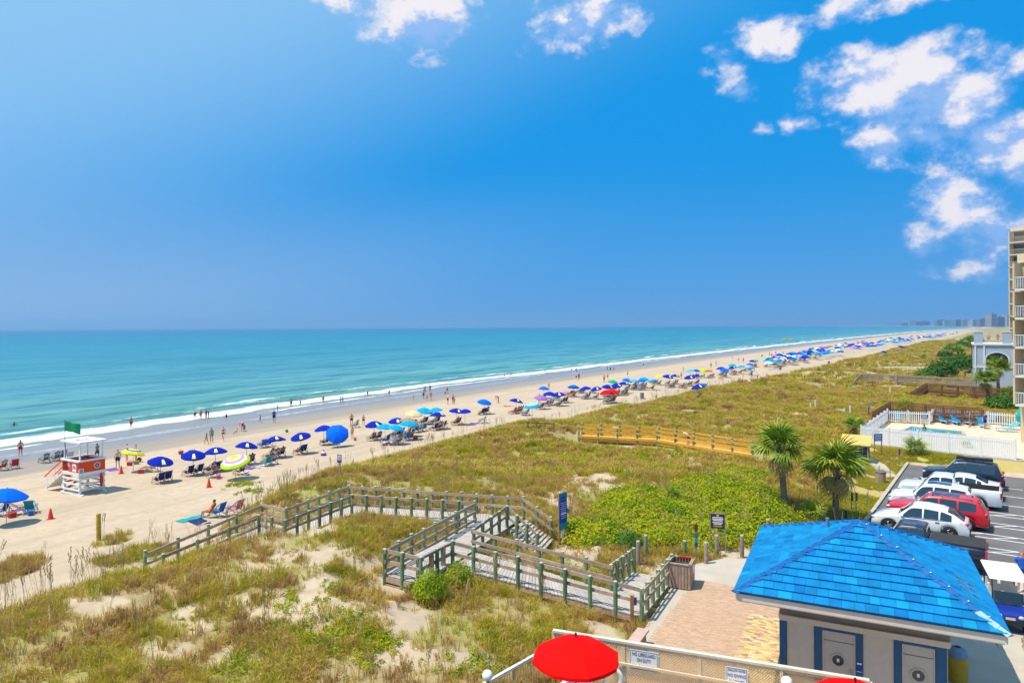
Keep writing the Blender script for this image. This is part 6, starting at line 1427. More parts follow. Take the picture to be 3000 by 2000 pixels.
for k in range(230):
    f = pr.random() ** 1.1; px = 2250 + 560 * f; yc = np.interp(px, (2250, 2400, 2500, 2600, 2700, 2800), (1053, 1027, 1012, 998, 986, 976)); sp_ = np.interp(px, (2250, 2400, 2600, 2800), (9, 12, 9, 4)); py = yc + pr.uniform(-sp_, sp_)
    umbrella(px, py, pr.choice(('navyp', 'navyp', 'navyp', 'navyp', 'royal', 'royal', 'royal', 'royal', 'cyan', 'cyan', 'sky', 'teal', 'navyp', 'royal', 'green', 'red', 'yellow', 'white', 'pink')), pr.uniform(1.05, 1.4), far=True)
for k in range(46):     # people sitting by the far umbrellas
    f = pr.random(); px = 2400 + 300 * f; yc = np.interp(px, (2400, 2500, 2600, 2700), (1034, 1019, 1005, 992)); p = gnd(px, yc + pr.uniform(-5, 4)); person(p, pr.uniform(0, 6), pr.choice(('stand', 'walk', 'akimbo')), wearing(pr), 'among the far umbrellas', 1.)
umbrella(2640, 1018, 'navyp', 1.2, label='navy umbrella standing alone behind the far crowd'); umbrella(2590, 1027, 'navyp', .9, label='small navy umbrella at the foot of the far dune')

# loose groups without an umbrella
def group_at(px, py, n, fabs, people=.7, spread=.75, place='on the open sand', rot=0):
    p = gnd(px, py); camp(p, n, people, fabs, spread=spread, place=place); return p
p = gnd(445, 1382); chair(p, R(170), 'pale', label='wooden lounger with a sunbather beside the navy umbrella'); person(p, fz(R(170)), 'recline', (('suit', 'pink'),), 'on a wooden lounger', 1.05)
for px, py, n, fb in ((8, 1378, 1, ('red',)), (45, 1372, 1, ('red',)), (130, 1355, 1, ('teal',)), (172, 1348, 2, ('teal', 'blue')), (200, 1350, 1, ('pale',)), (700, 1390, 1, ('navy',)), (625, 1398, 1, ('purple',)), (788, 1362, 2, ('teal', 'blue')), (775, 1310, 2, ('green', 'blue')), (560, 1345, 1, ('red',)), (1540, 1217, 1, ('black',)), (1415, 1240, 1, ('pale',)), (1160, 1280, 2, ('blue', 'teal')), (1225, 1265, 3, ('red', 'blue', 'teal')), (1040, 1252, 1, ('teal',)), (1598, 1190, 1, ('purple',)), (1635, 1172, 2, ('teal', 'green')), (1670, 1160, 3, ('blue', 'red', 'green')), (1700, 1152, 3, ('teal', 'red', 'blue')), (1735, 1152, 2, ('blue', 'teal')), (1785, 1166, 3, ('blue', 'purple', 'navy')), (1830, 1158, 3, ('navy', 'green', 'purple')), (1860, 1132, 3, ('blue', 'navy', 'teal')), (1880, 1132, 2, ('pink', 'red')), (1918, 1126, 2, ('navy', 'teal')), (1965, 1135, 4, ('red', 'navy', 'black', 'pale')), (1998, 1136, 3, ('purple', 'red', 'teal')), (2125, 1092, 5, ('red', 'orange', 'teal')), (2152, 1098, 2, ('navy', 'teal')), (2085, 1105, 2, ('teal', 'pale')), (2110, 1112, 1, ('black',)), (2260, 1066, 2, ('blue', 'teal')), (2300, 1060, 3, ('red', 'teal', 'pale')), (2180, 1088, 2, ('red', 'orange'))):
    group_at(px, py, n, fb)
p = gnd(640, 1514); chair(p, SEA + .2, 'blue', label='blue beach chair with an orange clad sitter near the boardwalk', wood=False); person(p - SL * 0 + Vector((-.45, -.1, 0)), fz(SEA + .5), 'sit', (('shirt', 'orange'), ('shorts', 'orange')), 'beside the blue chair near the boardwalk')
q = on_sand(p.x + 1.0, p.y + .35); chair(q, SEA + .1, 'pink', label='pink striped beach chair near the boardwalk', wood=False)
for dx, dy, c in ((-1.6, -.2, 'teal'), (-.7, -1.1, 'navy')): towel(on_sand(p.x + dx, p.y + dy), pr.uniform(0, 3), c)
p = gnd(45, 1508); 
for i, (dx, dy, fb) in enumerate(((0, 0, 'purple'), (.8, .3, 'teal'), (-.8, -.2, 'blue'))): chair(on_sand(p.x + dx, p.y + dy), R(40 + 70 * i), fb, 'heaped below the royal blue umbrella', wood=False)
bag(on_sand(p.x + 1.2, p.y - .3)); bag(on_sand(p.x + .3, p.y - .7))
for px, py, c in ((735, 1372, 'purple'), (760, 1362, 'white'), (330, 1376, 'purple'), (1395, 1240, 'purple'), (1545, 1216, 'blue'), (1490, 1190, 'red'), (1610, 1168, 'pink')): towel(gnd(px, py), SEA + pr.uniform(-.5, .5), c)
for px, py in ((640, 1402), (722, 1392), (380, 1364), (400, 1360), (530, 1330), (800, 1318), (1040, 1290), (1180, 1262), (1560, 1188), (1865, 1138)): bag(gnd(px, py))
# stripy sun canopy bed and cart at the dune's foot
p = gnd(2055, 1152); cb = thing('rental_stand', 'blue canopied rental stand at the foot of the dune', 'stall', p, SEA); cp_ = MB().hexa([(-.8, -1.3, 1.3), (.8, -1.3, 1.3), (.8, 1.3, 1.3), (-.8, 1.3, 1.3), (-.5, -1.1, 1.65), (.5, -1.1, 1.65), (.5, 1.1, 1.65), (-.5, 1.1, 1.65)]).build('canopy', UMAT['royal'], cb)
MB().box((0, 0, .5), (1.0, 2.0, .7)).build('cabinet', M('stand_red', (.35, .10, .06), .7), cb)
for x in (-.7, .7):
    for y in (-1.2, 1.2): MB().tube((x, y, 0), (x, y, 1.35), .03, n=6).build('post', OAK, cb)
# bins
for px, py, lab in ((1881, 1168, 'grey beach bin standing between the red umbrellas and the dune'), (2286, 1083, 'dark beach bin on the open sand before the far umbrellas'), (2428, 1067, 'small dark beach bin near the far dune edge')):
    p = gnd(px, py); t_ = thing('trash_can', lab, 'trash can', p); MB().lathe([(0, 0), (.30, 0), (.32, 1.0), (.30, 1.0), (.28, .9), (0, .88)], n=16).build('drum', M('bin_grey', (.16, .17, .18), .6, var=.2), t_); MB().lathe([(.325, .9), (.335, .93), (.325, .96)], n=16).build('rim', STEEL, t_)
# traffic cones
CONE = M('cone_orange', (.78, .045, .008), .6, var=.05)
for px, py, lab in ((148, 1520, 'orange traffic cone on the sand near the royal blue umbrella'), (355, 1387, 'orange traffic cone between the lifeguard stand and the yellow umbrella'), (612, 1427, 'orange traffic cone near the purple chair')):
    p = gnd(px, py); t_ = thing('traffic_cone', lab, 'traffic cone', p); MB().lathe([(.17, .03), (.05, .68), (.035, .70), (0, .70)], n=14).build('cone', CONE, t_, smooth=True); MB().box((0, 0, .016), (.40, .40, .032)).build('base', CONE, t_)
# child toy boats and balls
for px, py, lab in ((948, 1334, 'white and navy toy buoy on the sand'), (1128, 1304, 'white and purple toy buoy on the sand below the cyan umbrellas')):
    p = gnd(px, py); t_ = thing('toy_buoy', lab, 'toy', p); MB().lathe([(0, 0), (.26, .02), (.28, .18), (.2, .24)], n=14).build('hull', CLO['purple'], t_); MB().lathe([(.2, .24), (.2, .34), (.1, .42), (0, .43)], n=14).build('cabin', CLO['white'], t_); MB().ell((0, 0, .5), (.09, .09, .09), 8, 6).build('knob', CLO['red'], t_)
b = MB().ell((0, 0, .2), (.2, .2, .2), 12, 8).build('beach_ball', CLO['green'], None, smooth=True, loc=gnd(840, 1266)); tag(b, 'green beach ball near the navy umbrellas', 'ball')
b = MB().ell((0, 0, .22), (.22, .22, .22), 12, 8).build('beach_ball', CLO['red'], None, smooth=True, loc=gnd(408, 1352)); tag(b, 'red beach ball by the yellow umbrella', 'ball')
b = MB().lathe([(.5 + .2 * math.cos(a), .2 * math.sin(a)) for a in np.linspace(0, 2 * math.pi, 9)], n=16).build('swim_ring', CLO['yellow'], None, smooth=True, loc=at_z(1880, 1053, .1)); tag(b, 'lime yellow swim ring floating offshore', 'swim ring')
# yellow banana boat with its wake
p = at_z(2308, 996, .1); t_ = thing('inflatable_boat', 'yellow inflatable tow boat crossing offshore with a white wake', 'boat', p, R(5))
YI = M('inflatable_yellow', (.75, .42, .01), .5)
for y in (-.9, 0, .9): MB().tube((-3.5, y, .4), (3.5, y, .4), .45, n=10).ell((3.6, y, .6), (1.0, .42, .5), 10, 6).ell((-3.6, y, .45), (.7, .42, .42), 10, 6).build('float_tube', YI, t_)
for x in (-2, -.5, 1): MB().ell((x, 0, 1.2), (.25, .25, .45), 8, 6).build('seat_hump', CLO['orange'], t_)
# ------------------------------------------------------------------ lifeguard stand
SR = M('stand_red_orange', (.82, .06, .004), .55, var=.06, scale=4)
base = gnd(246, 1441); LG = thing('lifeguard_stand', 'white and red wooden lifeguard stand number 46 with a ramp', 'lifeguard stand', base, R(60))
def lbox(n, c, d, m_=WHITE, par=LG): return MB().box(c, d).build(n, m_, par)
hx, hy = .86, 1.08; DKZ = 1.55; BAL = 2.62; RFZ = 3.95
for y in (-hy, hy): MB().bar((-hx - .45 if y < 0 else -hx - .45, y, .06), (hx + .45, y, .06), .16, .12).build('skid', WHITE, LG) if False else None
for x in (-hx, hx): MB().bar((x, -hy - .45, .07), (x, hy + .45, .07), .16, .14).build('skid', WHITE, LG)
for x in (-hx, hx):
    for y in (-hy, hy): lbox('leg', (x, y, DKZ / 2 + .07), (.14, .14, DKZ)); lbox('canopy_post', (x * .97, y * .97, (BAL + RFZ) / 2), (.09, .09, RFZ - BAL))
lbox('deck', (0, 0, DKZ + .1), (2 * hx + .2, 2 * hy + .2, .1))
for z in (.42, .85, 1.25):
    MB().bar((-hx - .1, -hy - .09, z), (hx + .1, -hy - .09, z), .04, .14).build('cross_board', WHITE, LG)
    for x in (-hx - .09, hx + .09): MB().bar((x, -hy - .1, z), (x, hy + .1, z), .04, .14).build('cross_board', WHITE, LG)
    MB().bar((-hx - .1, hy + .09, z), (hx + .1, hy + .09, z), .04, .12).build('cross_board', SR if z > .8 else WHITE, LG)
MB().bar((-hx + .1, hy - .05, .25), (hx - .1, hy - .05, 1.3), .04, .15).build('brace', SR, LG); MB().bar((hx - .1, hy - .1, .25), (-hx + .1, hy - .1, 1.3), .04, .15).build('brace', SR, LG)
MB().bar((hx, -hy + .1, .2), (-hx, hy - .2, 1.2), .05, .07).build('brace', WHITE, LG)
# balustrade panels: red with white rails
for (c, d) in (((0, -hy - .08, (DKZ + BAL) / 2 + .08), (2 * hx + .2, .05, BAL - DKZ - .22)), ((0, hy + .08, (DKZ + BAL) / 2 + .08), (2 * hx + .2, .05, BAL - DKZ - .22)), ((hx + .09, 0, (DKZ + BAL) / 2 + .08), (.05, 2 * hy + .1, BAL - DKZ - .22)), ((-hx - .09, -.35, (DKZ + BAL) / 2 + .08), (.05, 1.3, BAL - DKZ - .22))): lbox('side_panel', c, d, SR)
for y in (-hy - .1, hy + .1): MB().bar((-hx - .2, y, BAL), (hx + .2, y, BAL), .16, .12).build('cap_rail', WHITE, LG); MB().bar((-hx - .17, y - .02, DKZ + .08), (hx + .17, y - .02, DKZ + .08), .06, .22).build('fascia', WHITE, LG)
for x in (-hx - .11, hx + .11): MB().bar((x, -hy - .02, BAL - .002), (x, hy + .02, BAL - .002), .16, .12).build('cap_rail', WHITE, LG); MB().bar((x, -hy - .06, DKZ + .08), (x, hy + .06, DKZ + .08), .06, .22).build('fascia', WHITE, LG)
yf = -hy - .108
em = MB().lathe([(0, -.012), (.26, -.012), (.26, 0)], (.35, yf, 2.15), 26, 'y').build('emblem', M('emblem_gold', (.72, .42, .22), .5), LG); em2 = MB().lathe([(0, -.022), (.15, -.022), (.15, -.012)], (.35, yf, 2.15), 22, 'y').build('emblem_centre', BLUE_S, em)
MB().lathe([(0, -.030), (.05, -.030), (.05, -.02)], (.35, yf, 2.15), 12, 'y').build('emblem_dot', SIGNW, em)
np_ = lbox('number_plate', (-hx - .12, -.55, 2.12), (.012, .5, .62), SIGNW); text('46', .42, M('plate_blue', (.01, .14, .55), .5), LG, (-hx - .132, -.55, 2.12), (0, -1, 0), (0, 0, 1))
np2 = lbox('notice_plate', (-.82, yf - .002, 1.88), (.36, .014, .36), SIGNW)
for i in range(4): MB().box((-.82, yf - .012, 1.99 - .075 * i), (.26, .005, .04)).build('print_line', INK, np2)
np3 = lbox('notice_plate', (-hx - .12, .22, 2.3), (.012, .28, .32), M('notice_sky', (.25, .5, .65), .5))
lbox('lower_board', (0, -hy - .13, 1.42), (1.9, .02, .16), M('board_pale', (.66, .62, .58), .6))
rfm = MB().box((0, 0, RFZ + .06), (2 * hx + .30, 2 * hy + .6, .12)).build('roof', WHITE, LG)
text('46', 1.35, M('number_orange', (.66, .24, .05), .6), LG, (0, .0, RFZ + .125), (1, 0, 0), (0, 1, 0), width=1.25)
tube_ = MB().ell((hx - .25, -hy - .22, 1.0), (.13, .10, .55), 10, 8).build('rescue_tube', M('rescue_red', (.66, .01, .015), .5), None); tube_.location = LG.matrix_basis @ Vector((0, 0, 0)); tube_.rotation_euler = (0, 0, R(60)); tag(tube_, 'red rescue float hanging on the lifeguard stand', 'rescue float')
# ramp and rails on the sea side
ya = hy + .12; xr0, xr1 = -hx, -hx + 1.0
MB().hexa([(xr0, ya, DKZ), (xr1, ya, DKZ), (xr1, ya + 2.6, .05), (xr0, ya + 2.6, .05), (xr0, ya, DKZ + .1), (xr1, ya, DKZ + .1), (xr1, ya + 2.6, .12), (xr0, ya + 2.6, .12)]).build('ramp', WHITE, LG)
for x in (xr0, xr1):
    for f in (.95, .5): y = ya + 2.6 * f; z = DKZ * (1 - f); lbox('ramp_post', (x, y, z + .45), (.06, .09, 1.0))
    MB().bar((x, ya + 2.8, .95), (x, ya, DKZ + 1.05), .06, .09).build('ramp_rail', SR, LG); MB().bar((x, ya + 1.5, 1.15), (x, ya, DKZ + .5), .05, .08).build('ramp_rail', SR, LG)
fl = thing('safety_flag', 'green safety flag flying from a pole on the lifeguard stand', 'flag', LG.matrix_basis @ Vector((-hx, hy - .1, BAL)), R(-5))
MB().tube((0, 0, -.4), (0, 0, 3.0), .028, .02, n=7).build('pole', DARKM, fl)
fb_m = MB(); nx, ny = 12, 6; P = []
for i in range(nx + 1):
    for j in range(ny + 1): u = i / nx; P.append((.03 + u * 1.2, .10 * math.sin(u * 7) * u, 2.95 - .78 * j / ny - .28 * u**1.3 + .03 * math.sin(u * 9 + j * .4)))
fb_m.add(P, [(i * (ny + 1) + j, (i + 1) * (ny + 1) + j, (i + 1) * (ny + 1) + j + 1, i * (ny + 1) + j + 1) for i in range(nx) for j in range(ny)])
cl = fb_m.build('cloth', M('flag_green', (.0, .26, .10), .7, var=.08), fl, smooth=True); so = cl.modifiers.new('thick', 'SOLIDIFY'); so.thickness = .008
person(LG.matrix_basis @ Vector((.1, .15, DKZ + .12)), fz(SEA), 'sit', (('shirt', 'red'), ('shorts', 'red')), 'on the lifeguard stand', 1.0, hair='dark')
# ------------------------------------------------------------------ people away from the beach
person((21.75, 29.2, 2.0), fz(R(-125)), 'stand', (('shirt', 'blue'), ('shorts', 'navy')), 'beside the golf cart', 1.04, SKIN[0], 'fair')
p = mid(YW1, YW2) + YOFF * .5; person((p.x - 1.2, p.y + .4, p.z + .02), R(40), 'bend', (('shorts', 'blue'),), 'on the yellow boardwalk', 1.0, SKIN[3], 'fair')
for px, py, pn, w in ((2842, 1252, 'akimbo', (('suit', 'teal'),)), (2885, 1256, 'stand', (('shirt', 'blue'), ('shorts', 'navy')))):
    p = at_z(px, py, ZP + .06); person(p, pr.uniform(0, 6), pn, w, 'on the pool deck', 1.0)
p = at_z(2708, 1256, ZP + .06); p.z = ZP - 1.15; person(p, 0, 'stand', (('shorts', 'navy'),), 'swimming in the hotel pool', 1.0)
for k in range(5): q = gh.matrix_basis @ Vector((2.2 + 1.3 * k, 1.5, zc_ + .28)); person(q, pr.uniform(0, 6), 'stand', wearing(pr), 'on the grey house roof terrace', 1.)
for px, py in ((2827, 1116), (2849, 1118)): p = gnd(px, py); person((p.x, p.y, 3.1), pr.uniform(0, 6), 'walk', (('shirt', 'blue'), ('shorts', 'teal')), 'on the grey far boardwalk', 1.)
# red market umbrella by the pool fence
p = at_z(1688, 1925, 4.45)
def market(label, px, py, zc0, Rd):
    p = at_z(px, py, zc0); t_ = thing('market_umbrella', label, 'umbrella', (p.x, p.y, Z_PLAZA), R(11)); h = zc0 - Z_PLAZA
    c = link('canopy', canopy_mesh(1., .40, ['red'], sag=.02), t_, (0, 0, h)); c.scale = (Rd, Rd, Rd * 1.0); v = link('vent', canopy_mesh(1., .30, ['red'], sag=.0), c, (0, 0, .30)); v.scale = (.27, .27, .45)
    link('ribs', rib_mesh(1., .40), c); MB().tube((0, 0, 0), (0, 0, h + .42 * Rd), .025, n=8).build('pole', DARKM, t_); MB().ell((0, 0, h + .50 * Rd), (.04, .04, .06), 8, 6).build('finial', DARKM, t_)
    MB().lathe([(0, 0), (.28, 0), (.28, .05), (.06, .09), (.04, .3), (0, .3)], n=16).build('base', DARKM, t_); return t_
market('large red market umbrella in front of the lattice fence', 1687, 1922, 4.25, 1.24)
market('red market umbrella tip rising before the wash house', 2506, 2064, 4.2, 1.24)
q = at_z(1690, 2010, 2.95); tb_ = thing('patio_table', 'round white patio table under the red market umbrella', 'table', (q.x, q.y, Z_PLAZA)); MB().lathe([(0, .72), (.52, .72), (.52, .76), (0, .76)], n=24).build('top', WHITE, tb_)
for a in range(4): MB().tube((.35 * math.cos(a * 1.57), .35 * math.sin(a * 1.57), 0), (.3 * math.cos(a * 1.57), .3 * math.sin(a * 1.57), .72), .02, n=6).build('leg', WHITE, tb_)
# ------------------------------------------------------------------ dune plants: tufts scattered over the sand
def foliage_mat(name, cols, rough=.75, patch=.25, trans=.25):
    mt, N, L, p = nt_new(name); oi = N.new('ShaderNodeObjectInfo'); g_ = N.new('ShaderNodeNewGeometry').outputs['Position']
    nz = nnoise(N, L, g_, patch, 3, .6); v = nmath(N, L, 'MULTIPLY_ADD', nmath(N, L, 'SUBTRACT', nz, .5), 1.9, nmath(N, L, 'MULTIPLY_ADD', oi.outputs['Random'], .62, .19), clamp=True)
    cr = N.new('ShaderNodeValToRGB'); e = cr.color_ramp.elements; e[0].position = 0; e[0].color = (*cols[0], 1); e[1].position = 1; e[1].color = (*cols[-1], 1)
    for i, c in enumerate(cols[1:-1]): q = e.new((i + 1) / (len(cols) - 1)); q.color = (*c, 1)
    L.new(v, cr.inputs['Fac']); L.new(cr.outputs[0], p.inputs['Base Color']); p.inputs['Roughness'].default_value = rough; p.inputs['Specular IOR Level'].default_value = .2
    tr = N.new('ShaderNodeBsdfTranslucent'); L.new(cr.outputs[0], tr.inputs['Color']); mx = N.new('ShaderNodeMixShader'); mx.inputs[0].default_value = trans
    L.new(p.outputs[0], mx.inputs[1]); L.new(tr.outputs[0], mx.inputs[2]); L.new(mx.outputs[0], N['Material Output'].inputs['Surface']); return mt
GRASS = foliage_mat('dune_grass', ((.26, .30, .008), (.42, .38, .012), (.60, .48, .035), (.70, .49, .13), (.50, .28, .10), (.33, .17, .075)), patch=.32, trans=.35)
OATS = foliage_mat('sea_oats', ((.62, .47, .20), (.54, .36, .15), (.44, .28, .12)))
LEAFY = foliage_mat('leafy_cover', ((.08, .19, .004), (.20, .32, .006), (.42, .46, .008), (.52, .46, .02), (.26, .32, .01)), patch=.9, trans=.35)
REDL = foliage_mat('red_leaves', ((.42, .05, .015), (.50, .14, .02), (.30, .12, .03)))
TURF = foliage_mat('lawn_grass', ((.34, .38, .012), (.52, .46, .03), (.62, .44, .10)), patch=.2, trans=.4)
gr = random.Random(5)
def tuft(n, h, w, spread, lean, mat, name='tuft'):
    b = MB()
    for i in range(n):
        a = gr.uniform(0, 6.283); r = spread * math.sqrt(gr.random()); x, y = r * math.cos(a), r * math.sin(a); a2 = a + gr.uniform(-.9, .9); ll = lean * gr.uniform(.2, 1.2); hh = h * gr.uniform(.45, 1.1)
        dx, dy = math.cos(a2), math.sin(a2); sx, sy = -dy * w / 2, dx * w / 2; tw = gr.uniform(0, 3.14); sx, sy = math.cos(tw) * w / 2, math.sin(tw) * w / 2
        m1 = (x + dx * ll * .3 * hh, y + dy * ll * .3 * hh, hh * .6); t1 = (x + dx * ll * hh, y + dy * ll * hh, hh * (1 - .35 * ll))
        b.add([(x - sx, y - sy, -.05), (x + sx, y + sy, -.05), (m1[0] + sx * .8, m1[1] + sy * .8, m1[2]), (m1[0] - sx * .8, m1[1] - sy * .8, m1[2]), t1], [(0, 1, 2, 3), (3, 2, 4)])
    return bpy.data.objects.new(name, b.mesh(name, mat))
def leafball(n, r, lw, mat, flat=.7, name='clump', base=0.):
    b = MB()
    for i in range(n):
        d = Vector((gr.gauss(0, 1), gr.gauss(0, 1), abs(gr.gauss(0, 1)) * flat)).normalized(); c = d * r * gr.uniform(.45, 1.05); c.z = c.z * flat + base
        u = d.orthogonal().normalized(); u.rotate(Matrix.Rotation(gr.uniform(0, 6.28), 3, d)); nrm = (d + Vector((gr.uniform(-.7, .7), gr.uniform(-.7, .7), gr.uniform(-.3, .9)))).normalized(); v = nrm.cross(u).normalized(); u = v.cross(nrm); l = lw * gr.uniform(.7, 1.4)
        b.add([c - u * l, c - v * l * .5, c + u * l * 1.1 - nrm * l * .25, c + v * l * .5], [(0, 1, 2, 3)])
    return bpy.data.objects.new(name, b.mesh(name, mat))
def oat(mat):
    b = MB()
    for k in range(3):
        h = gr.uniform(1.2, 1.7); a = gr.uniform(0, 6.28); l = gr.uniform(.1, .3); x, y = gr.uniform(-.15, .15), gr.uniform(-.15, .15); top = Vector((x + l * math.cos(a), y + l * math.sin(a), h)); b.tube((x, y, 0), top, .007, .005, n=3, cap=False)
        for q in range(7):
            f = .74 + q * .04; c = Vector((x, y, 0)).lerp(top, f) + Vector((gr.uniform(-.03, .03), gr.uniform(-.03, .03), 0)); b.add([c + Vector((-.02, 0, 0)), c + Vector((.02, .01, 0)), c + Vector((.03 * math.cos(a), .03 * math.sin(a), -.09))], [(0, 1, 2)])
    return bpy.data.objects.new('oat', b.mesh('oat', mat))
def scatter(name, label, cat, P, protos, smin, smax, tilt=.15):
    pc = bpy.data.collections.new(name + '_kinds')
    for o in protos: pc.objects.link(o)
    me = bpy.data.meshes.new(name); me.vertices.add(len(P)); me.vertices.foreach_set('co', np.asarray(P, np.float32).ravel())
    a = me.attributes.new('scl', 'FLOAT', 'POINT'); a.data.foreach_set('value', rng.uniform(smin, smax, len(P)).astype(np.float32))
    a = me.attributes.new('rot', 'FLOAT_VECTOR', 'POINT'); a.data.foreach_set('vector', np.stack([rng.uniform(-tilt, tilt, len(P)), rng.uniform(-tilt, tilt, len(P)), rng.uniform(0, 6.28, len(P))], 1).astype(np.float32).ravel())
    a = me.attributes.new('idx', 'INT', 'POINT'); a.data.foreach_set('value', rng.integers(0, len(protos), len(P)).astype(np.int32))
    o = link(name, me); tag(o, label, cat, kind='stuff')
    ng = bpy.data.node_groups.new(name, 'GeometryNodeTree'); ng.interface.new_socket('Geometry', in_out='INPUT', socket_type='NodeSocketGeometry'); ng.interface.new_socket('Geometry', in_out='OUTPUT', socket_type='NodeSocketGeometry')
    N, L = ng.nodes, ng.links; gi = N.new('NodeGroupInput'); go = N.new('NodeGroupOutput'); ip = N.new('GeometryNodeInstanceOnPoints'); ci = N.new('GeometryNodeCollectionInfo')
    ci.inputs['Collection'].default_value = pc; ci.inputs['Separate Children'].default_value = True; ci.inputs['Reset Children'].default_value = True
    def na(n, t):
        q = N.new('GeometryNodeInputNamedAttribute'); q.data_type = t; q.inputs['Name'].default_value = n; return q.outputs['Attribute']
    L.new(gi.outputs[0], ip.inputs['Points']); L.new(ci.outputs[0], ip.inputs['Instance']); ip.inputs['Pick Instance'].default_value = True
    L.new(na('idx', 'INT'), ip.inputs['Instance Index']); L.new(na('rot', 'FLOAT_VECTOR'), ip.inputs['Rotation']); L.new(na('scl', 'FLOAT'), ip.inputs['Scale']); L.new(ip.outputs[0], go.inputs[0])
    md = o.modifiers.new('scatter', 'NODES'); md.node_group = ng
    return o
def sample(n, y0, y1, x_lo=-.80, x_hi=.80):
    """points evenly spread over the ground seen between two distances"""
    y = np.sqrt(rng.uniform(y0**2, y1**2, n)); x = y * rng.uniform(x_lo, x_hi, n); return x, y
def keep_walk(x, y, m_=.75):
    k = np.ones(len(x), bool)
    for a, b in WALKS: d, _ = segdist(x, y, a, b); k &= d > m_
    for a, b in YW: d, _ = segdist(x, y, a, b); k &= d > 2.6
    for P_ in (PLAZA, LOT, POOLP): k &= polydist(x, y, P_) > .1
    return k
def grow(n, y0, y1, dens_fn):
    x, y = sample(n, y0, y1); s, t = xy2st(x, y); k = (t > 40) & (s < 900); x, y = x[k], y[k]; k = rng.random(len(x)) < dens_fn(x, y); x, y = x[k], y[k]; k = keep_walk(x, y); x, y = x[k], y[k]
    return np.stack([x, y, hgt(x, y)], 1)
lawn_f = lambda x, y: polydist(x, y, LAWN) <= 0
gd = lambda x, y: np.clip(veg(x, y)**1.3 * (1 - .93 * sstep(.25, .6, lush(x, y))) * np.where(lawn_f(x, y), 0, 1) * (.15 + 1.0 * sstep(.34, .60, fbm(x * .6 + 9, y * .6, 3))), 0, 1)
GRASSB = foliage_mat('dry_dune_grass', ((.30, .30, .012), (.50, .40, .03), (.66, .47, .10), (.62, .38, .14), (.44, .24, .10), (.30, .16, .08)), patch=.4, trans=.35)
near_t = [tuft(34, .42, .020, .17, 1.0, q) for q in (GRASS, GRASSB, GRASSB, GRASSB, GRASS)] + [tuft(22, .62, .016, .12, .6, GRASS) for _ in range(3)] + [tuft(16, .30, .022, .2, 1.2, GRASS) for _ in range(2)]
mid_t = [tuft(36, .55, .034, .24, .9, GRASS) for _ in range(5)]
far_t = [tuft(44, .80, .075, .5, .9, GRASS) for _ in range(4)]
scatter('dune_grass', 'olive and straw coloured dune grass around the boardwalk', 'grass', grow(52000, 17, 46, gd), near_t, .55, 1.15)
scatter('dune_grass', 'tussocky dune grass between the boardwalks and the beach', 'grass', grow(66000, 46, 115, lambda x, y: np.clip(gd(x, y) + .22 * (gd(x, y) > .05), 0, 1)), mid_t, .65, 1.3)
scatter('dune_grass', 'distant dune grass running along the shore', 'grass', grow(60000, 115, 420, gd), far_t, .7, 1.5)
# thin cover creeping into the open sand
thin = lambda x, y: np.clip(sstep(.42, .62, fbm(x * 1.3, y * 1.3, 3)) * .75 * (blob(x, y, SANDY) > .15) * (xy2st(x, y)[1] > 50), 0, 1)
scatter('sand_grass', 'sparse dry tufts on the bare sand patches', 'grass', grow(26000, 17, 46, thin), [tuft(14, .32, .018, .10, .9, GRASS) for _ in range(4)] + [leafball(16, .16, .045, LEAFY, .5)], .5, 1.1)
def edge_d(x, y):
    s, t = xy2st(x, y); return .55 * sstep(5.5, .5, np.abs(t - edge_t(s) - 2.)) * (veg(x, y) > .25)
scatter('sea_oats', 'tall thin sea oat stalks along the dune edge', 'grass', np.concatenate([grow(16000, 18, 46, lambda x, y: .05 * (veg(x, y) > .5) + edge_d(x, y) * .16 * (veg(x, y) > .6)), grow(9000, 46, 140, edge_d)]), [oat(OATS) for _ in range(5)], .7, 1.15, .2)
ld_ = lambda x, y: np.where(lawn_f(x, y), 0, sstep(.32, .62, lush(x, y)) * (veg(x, y) > .2) * .95)
lf = [leafball(90, .34, .055, LEAFY, .75) for _ in range(4)] + [leafball(150, .55, .055, LEAFY, .9) for _ in range(2)]
scatter('leafy_ground_cover', 'bright yellow green leafy cover between the stairs and the palms', 'shrub', grow(62000, 30, 62, ld_), lf, .6, 1.45)
c = gnd(1850, 1560); rr = rng.normal(0, 1, (150, 2)) * (.9, .7) + (c.x, c.y); scatter('red_leaf_patch', 'patch of orange red leaves at the edge of the leafy cover', 'shrub', np.stack([rr[:, 0], rr[:, 1], hgt(rr[:, 0], rr[:, 1]) + .15], 1), [leafball(40, .28, .05, REDL, .7) for _ in range(2)], .6, 1.2)
x, y = sample(40000, 36, 66, .3, .66); k = lawn_f(x, y) & keep_walk(x, y, .3) & (fbm(x * .5, y * .5, 3) > .42); x, y = x[k], y[k]
scatter('lawn_grass', 'short yellow green lawn beside the parked cars', 'grass', np.stack([x, y, hgt(x, y)], 1), [tuft(26, .16, .02, .13, .7, TURF) for _ in range(3)], .7, 1.2)
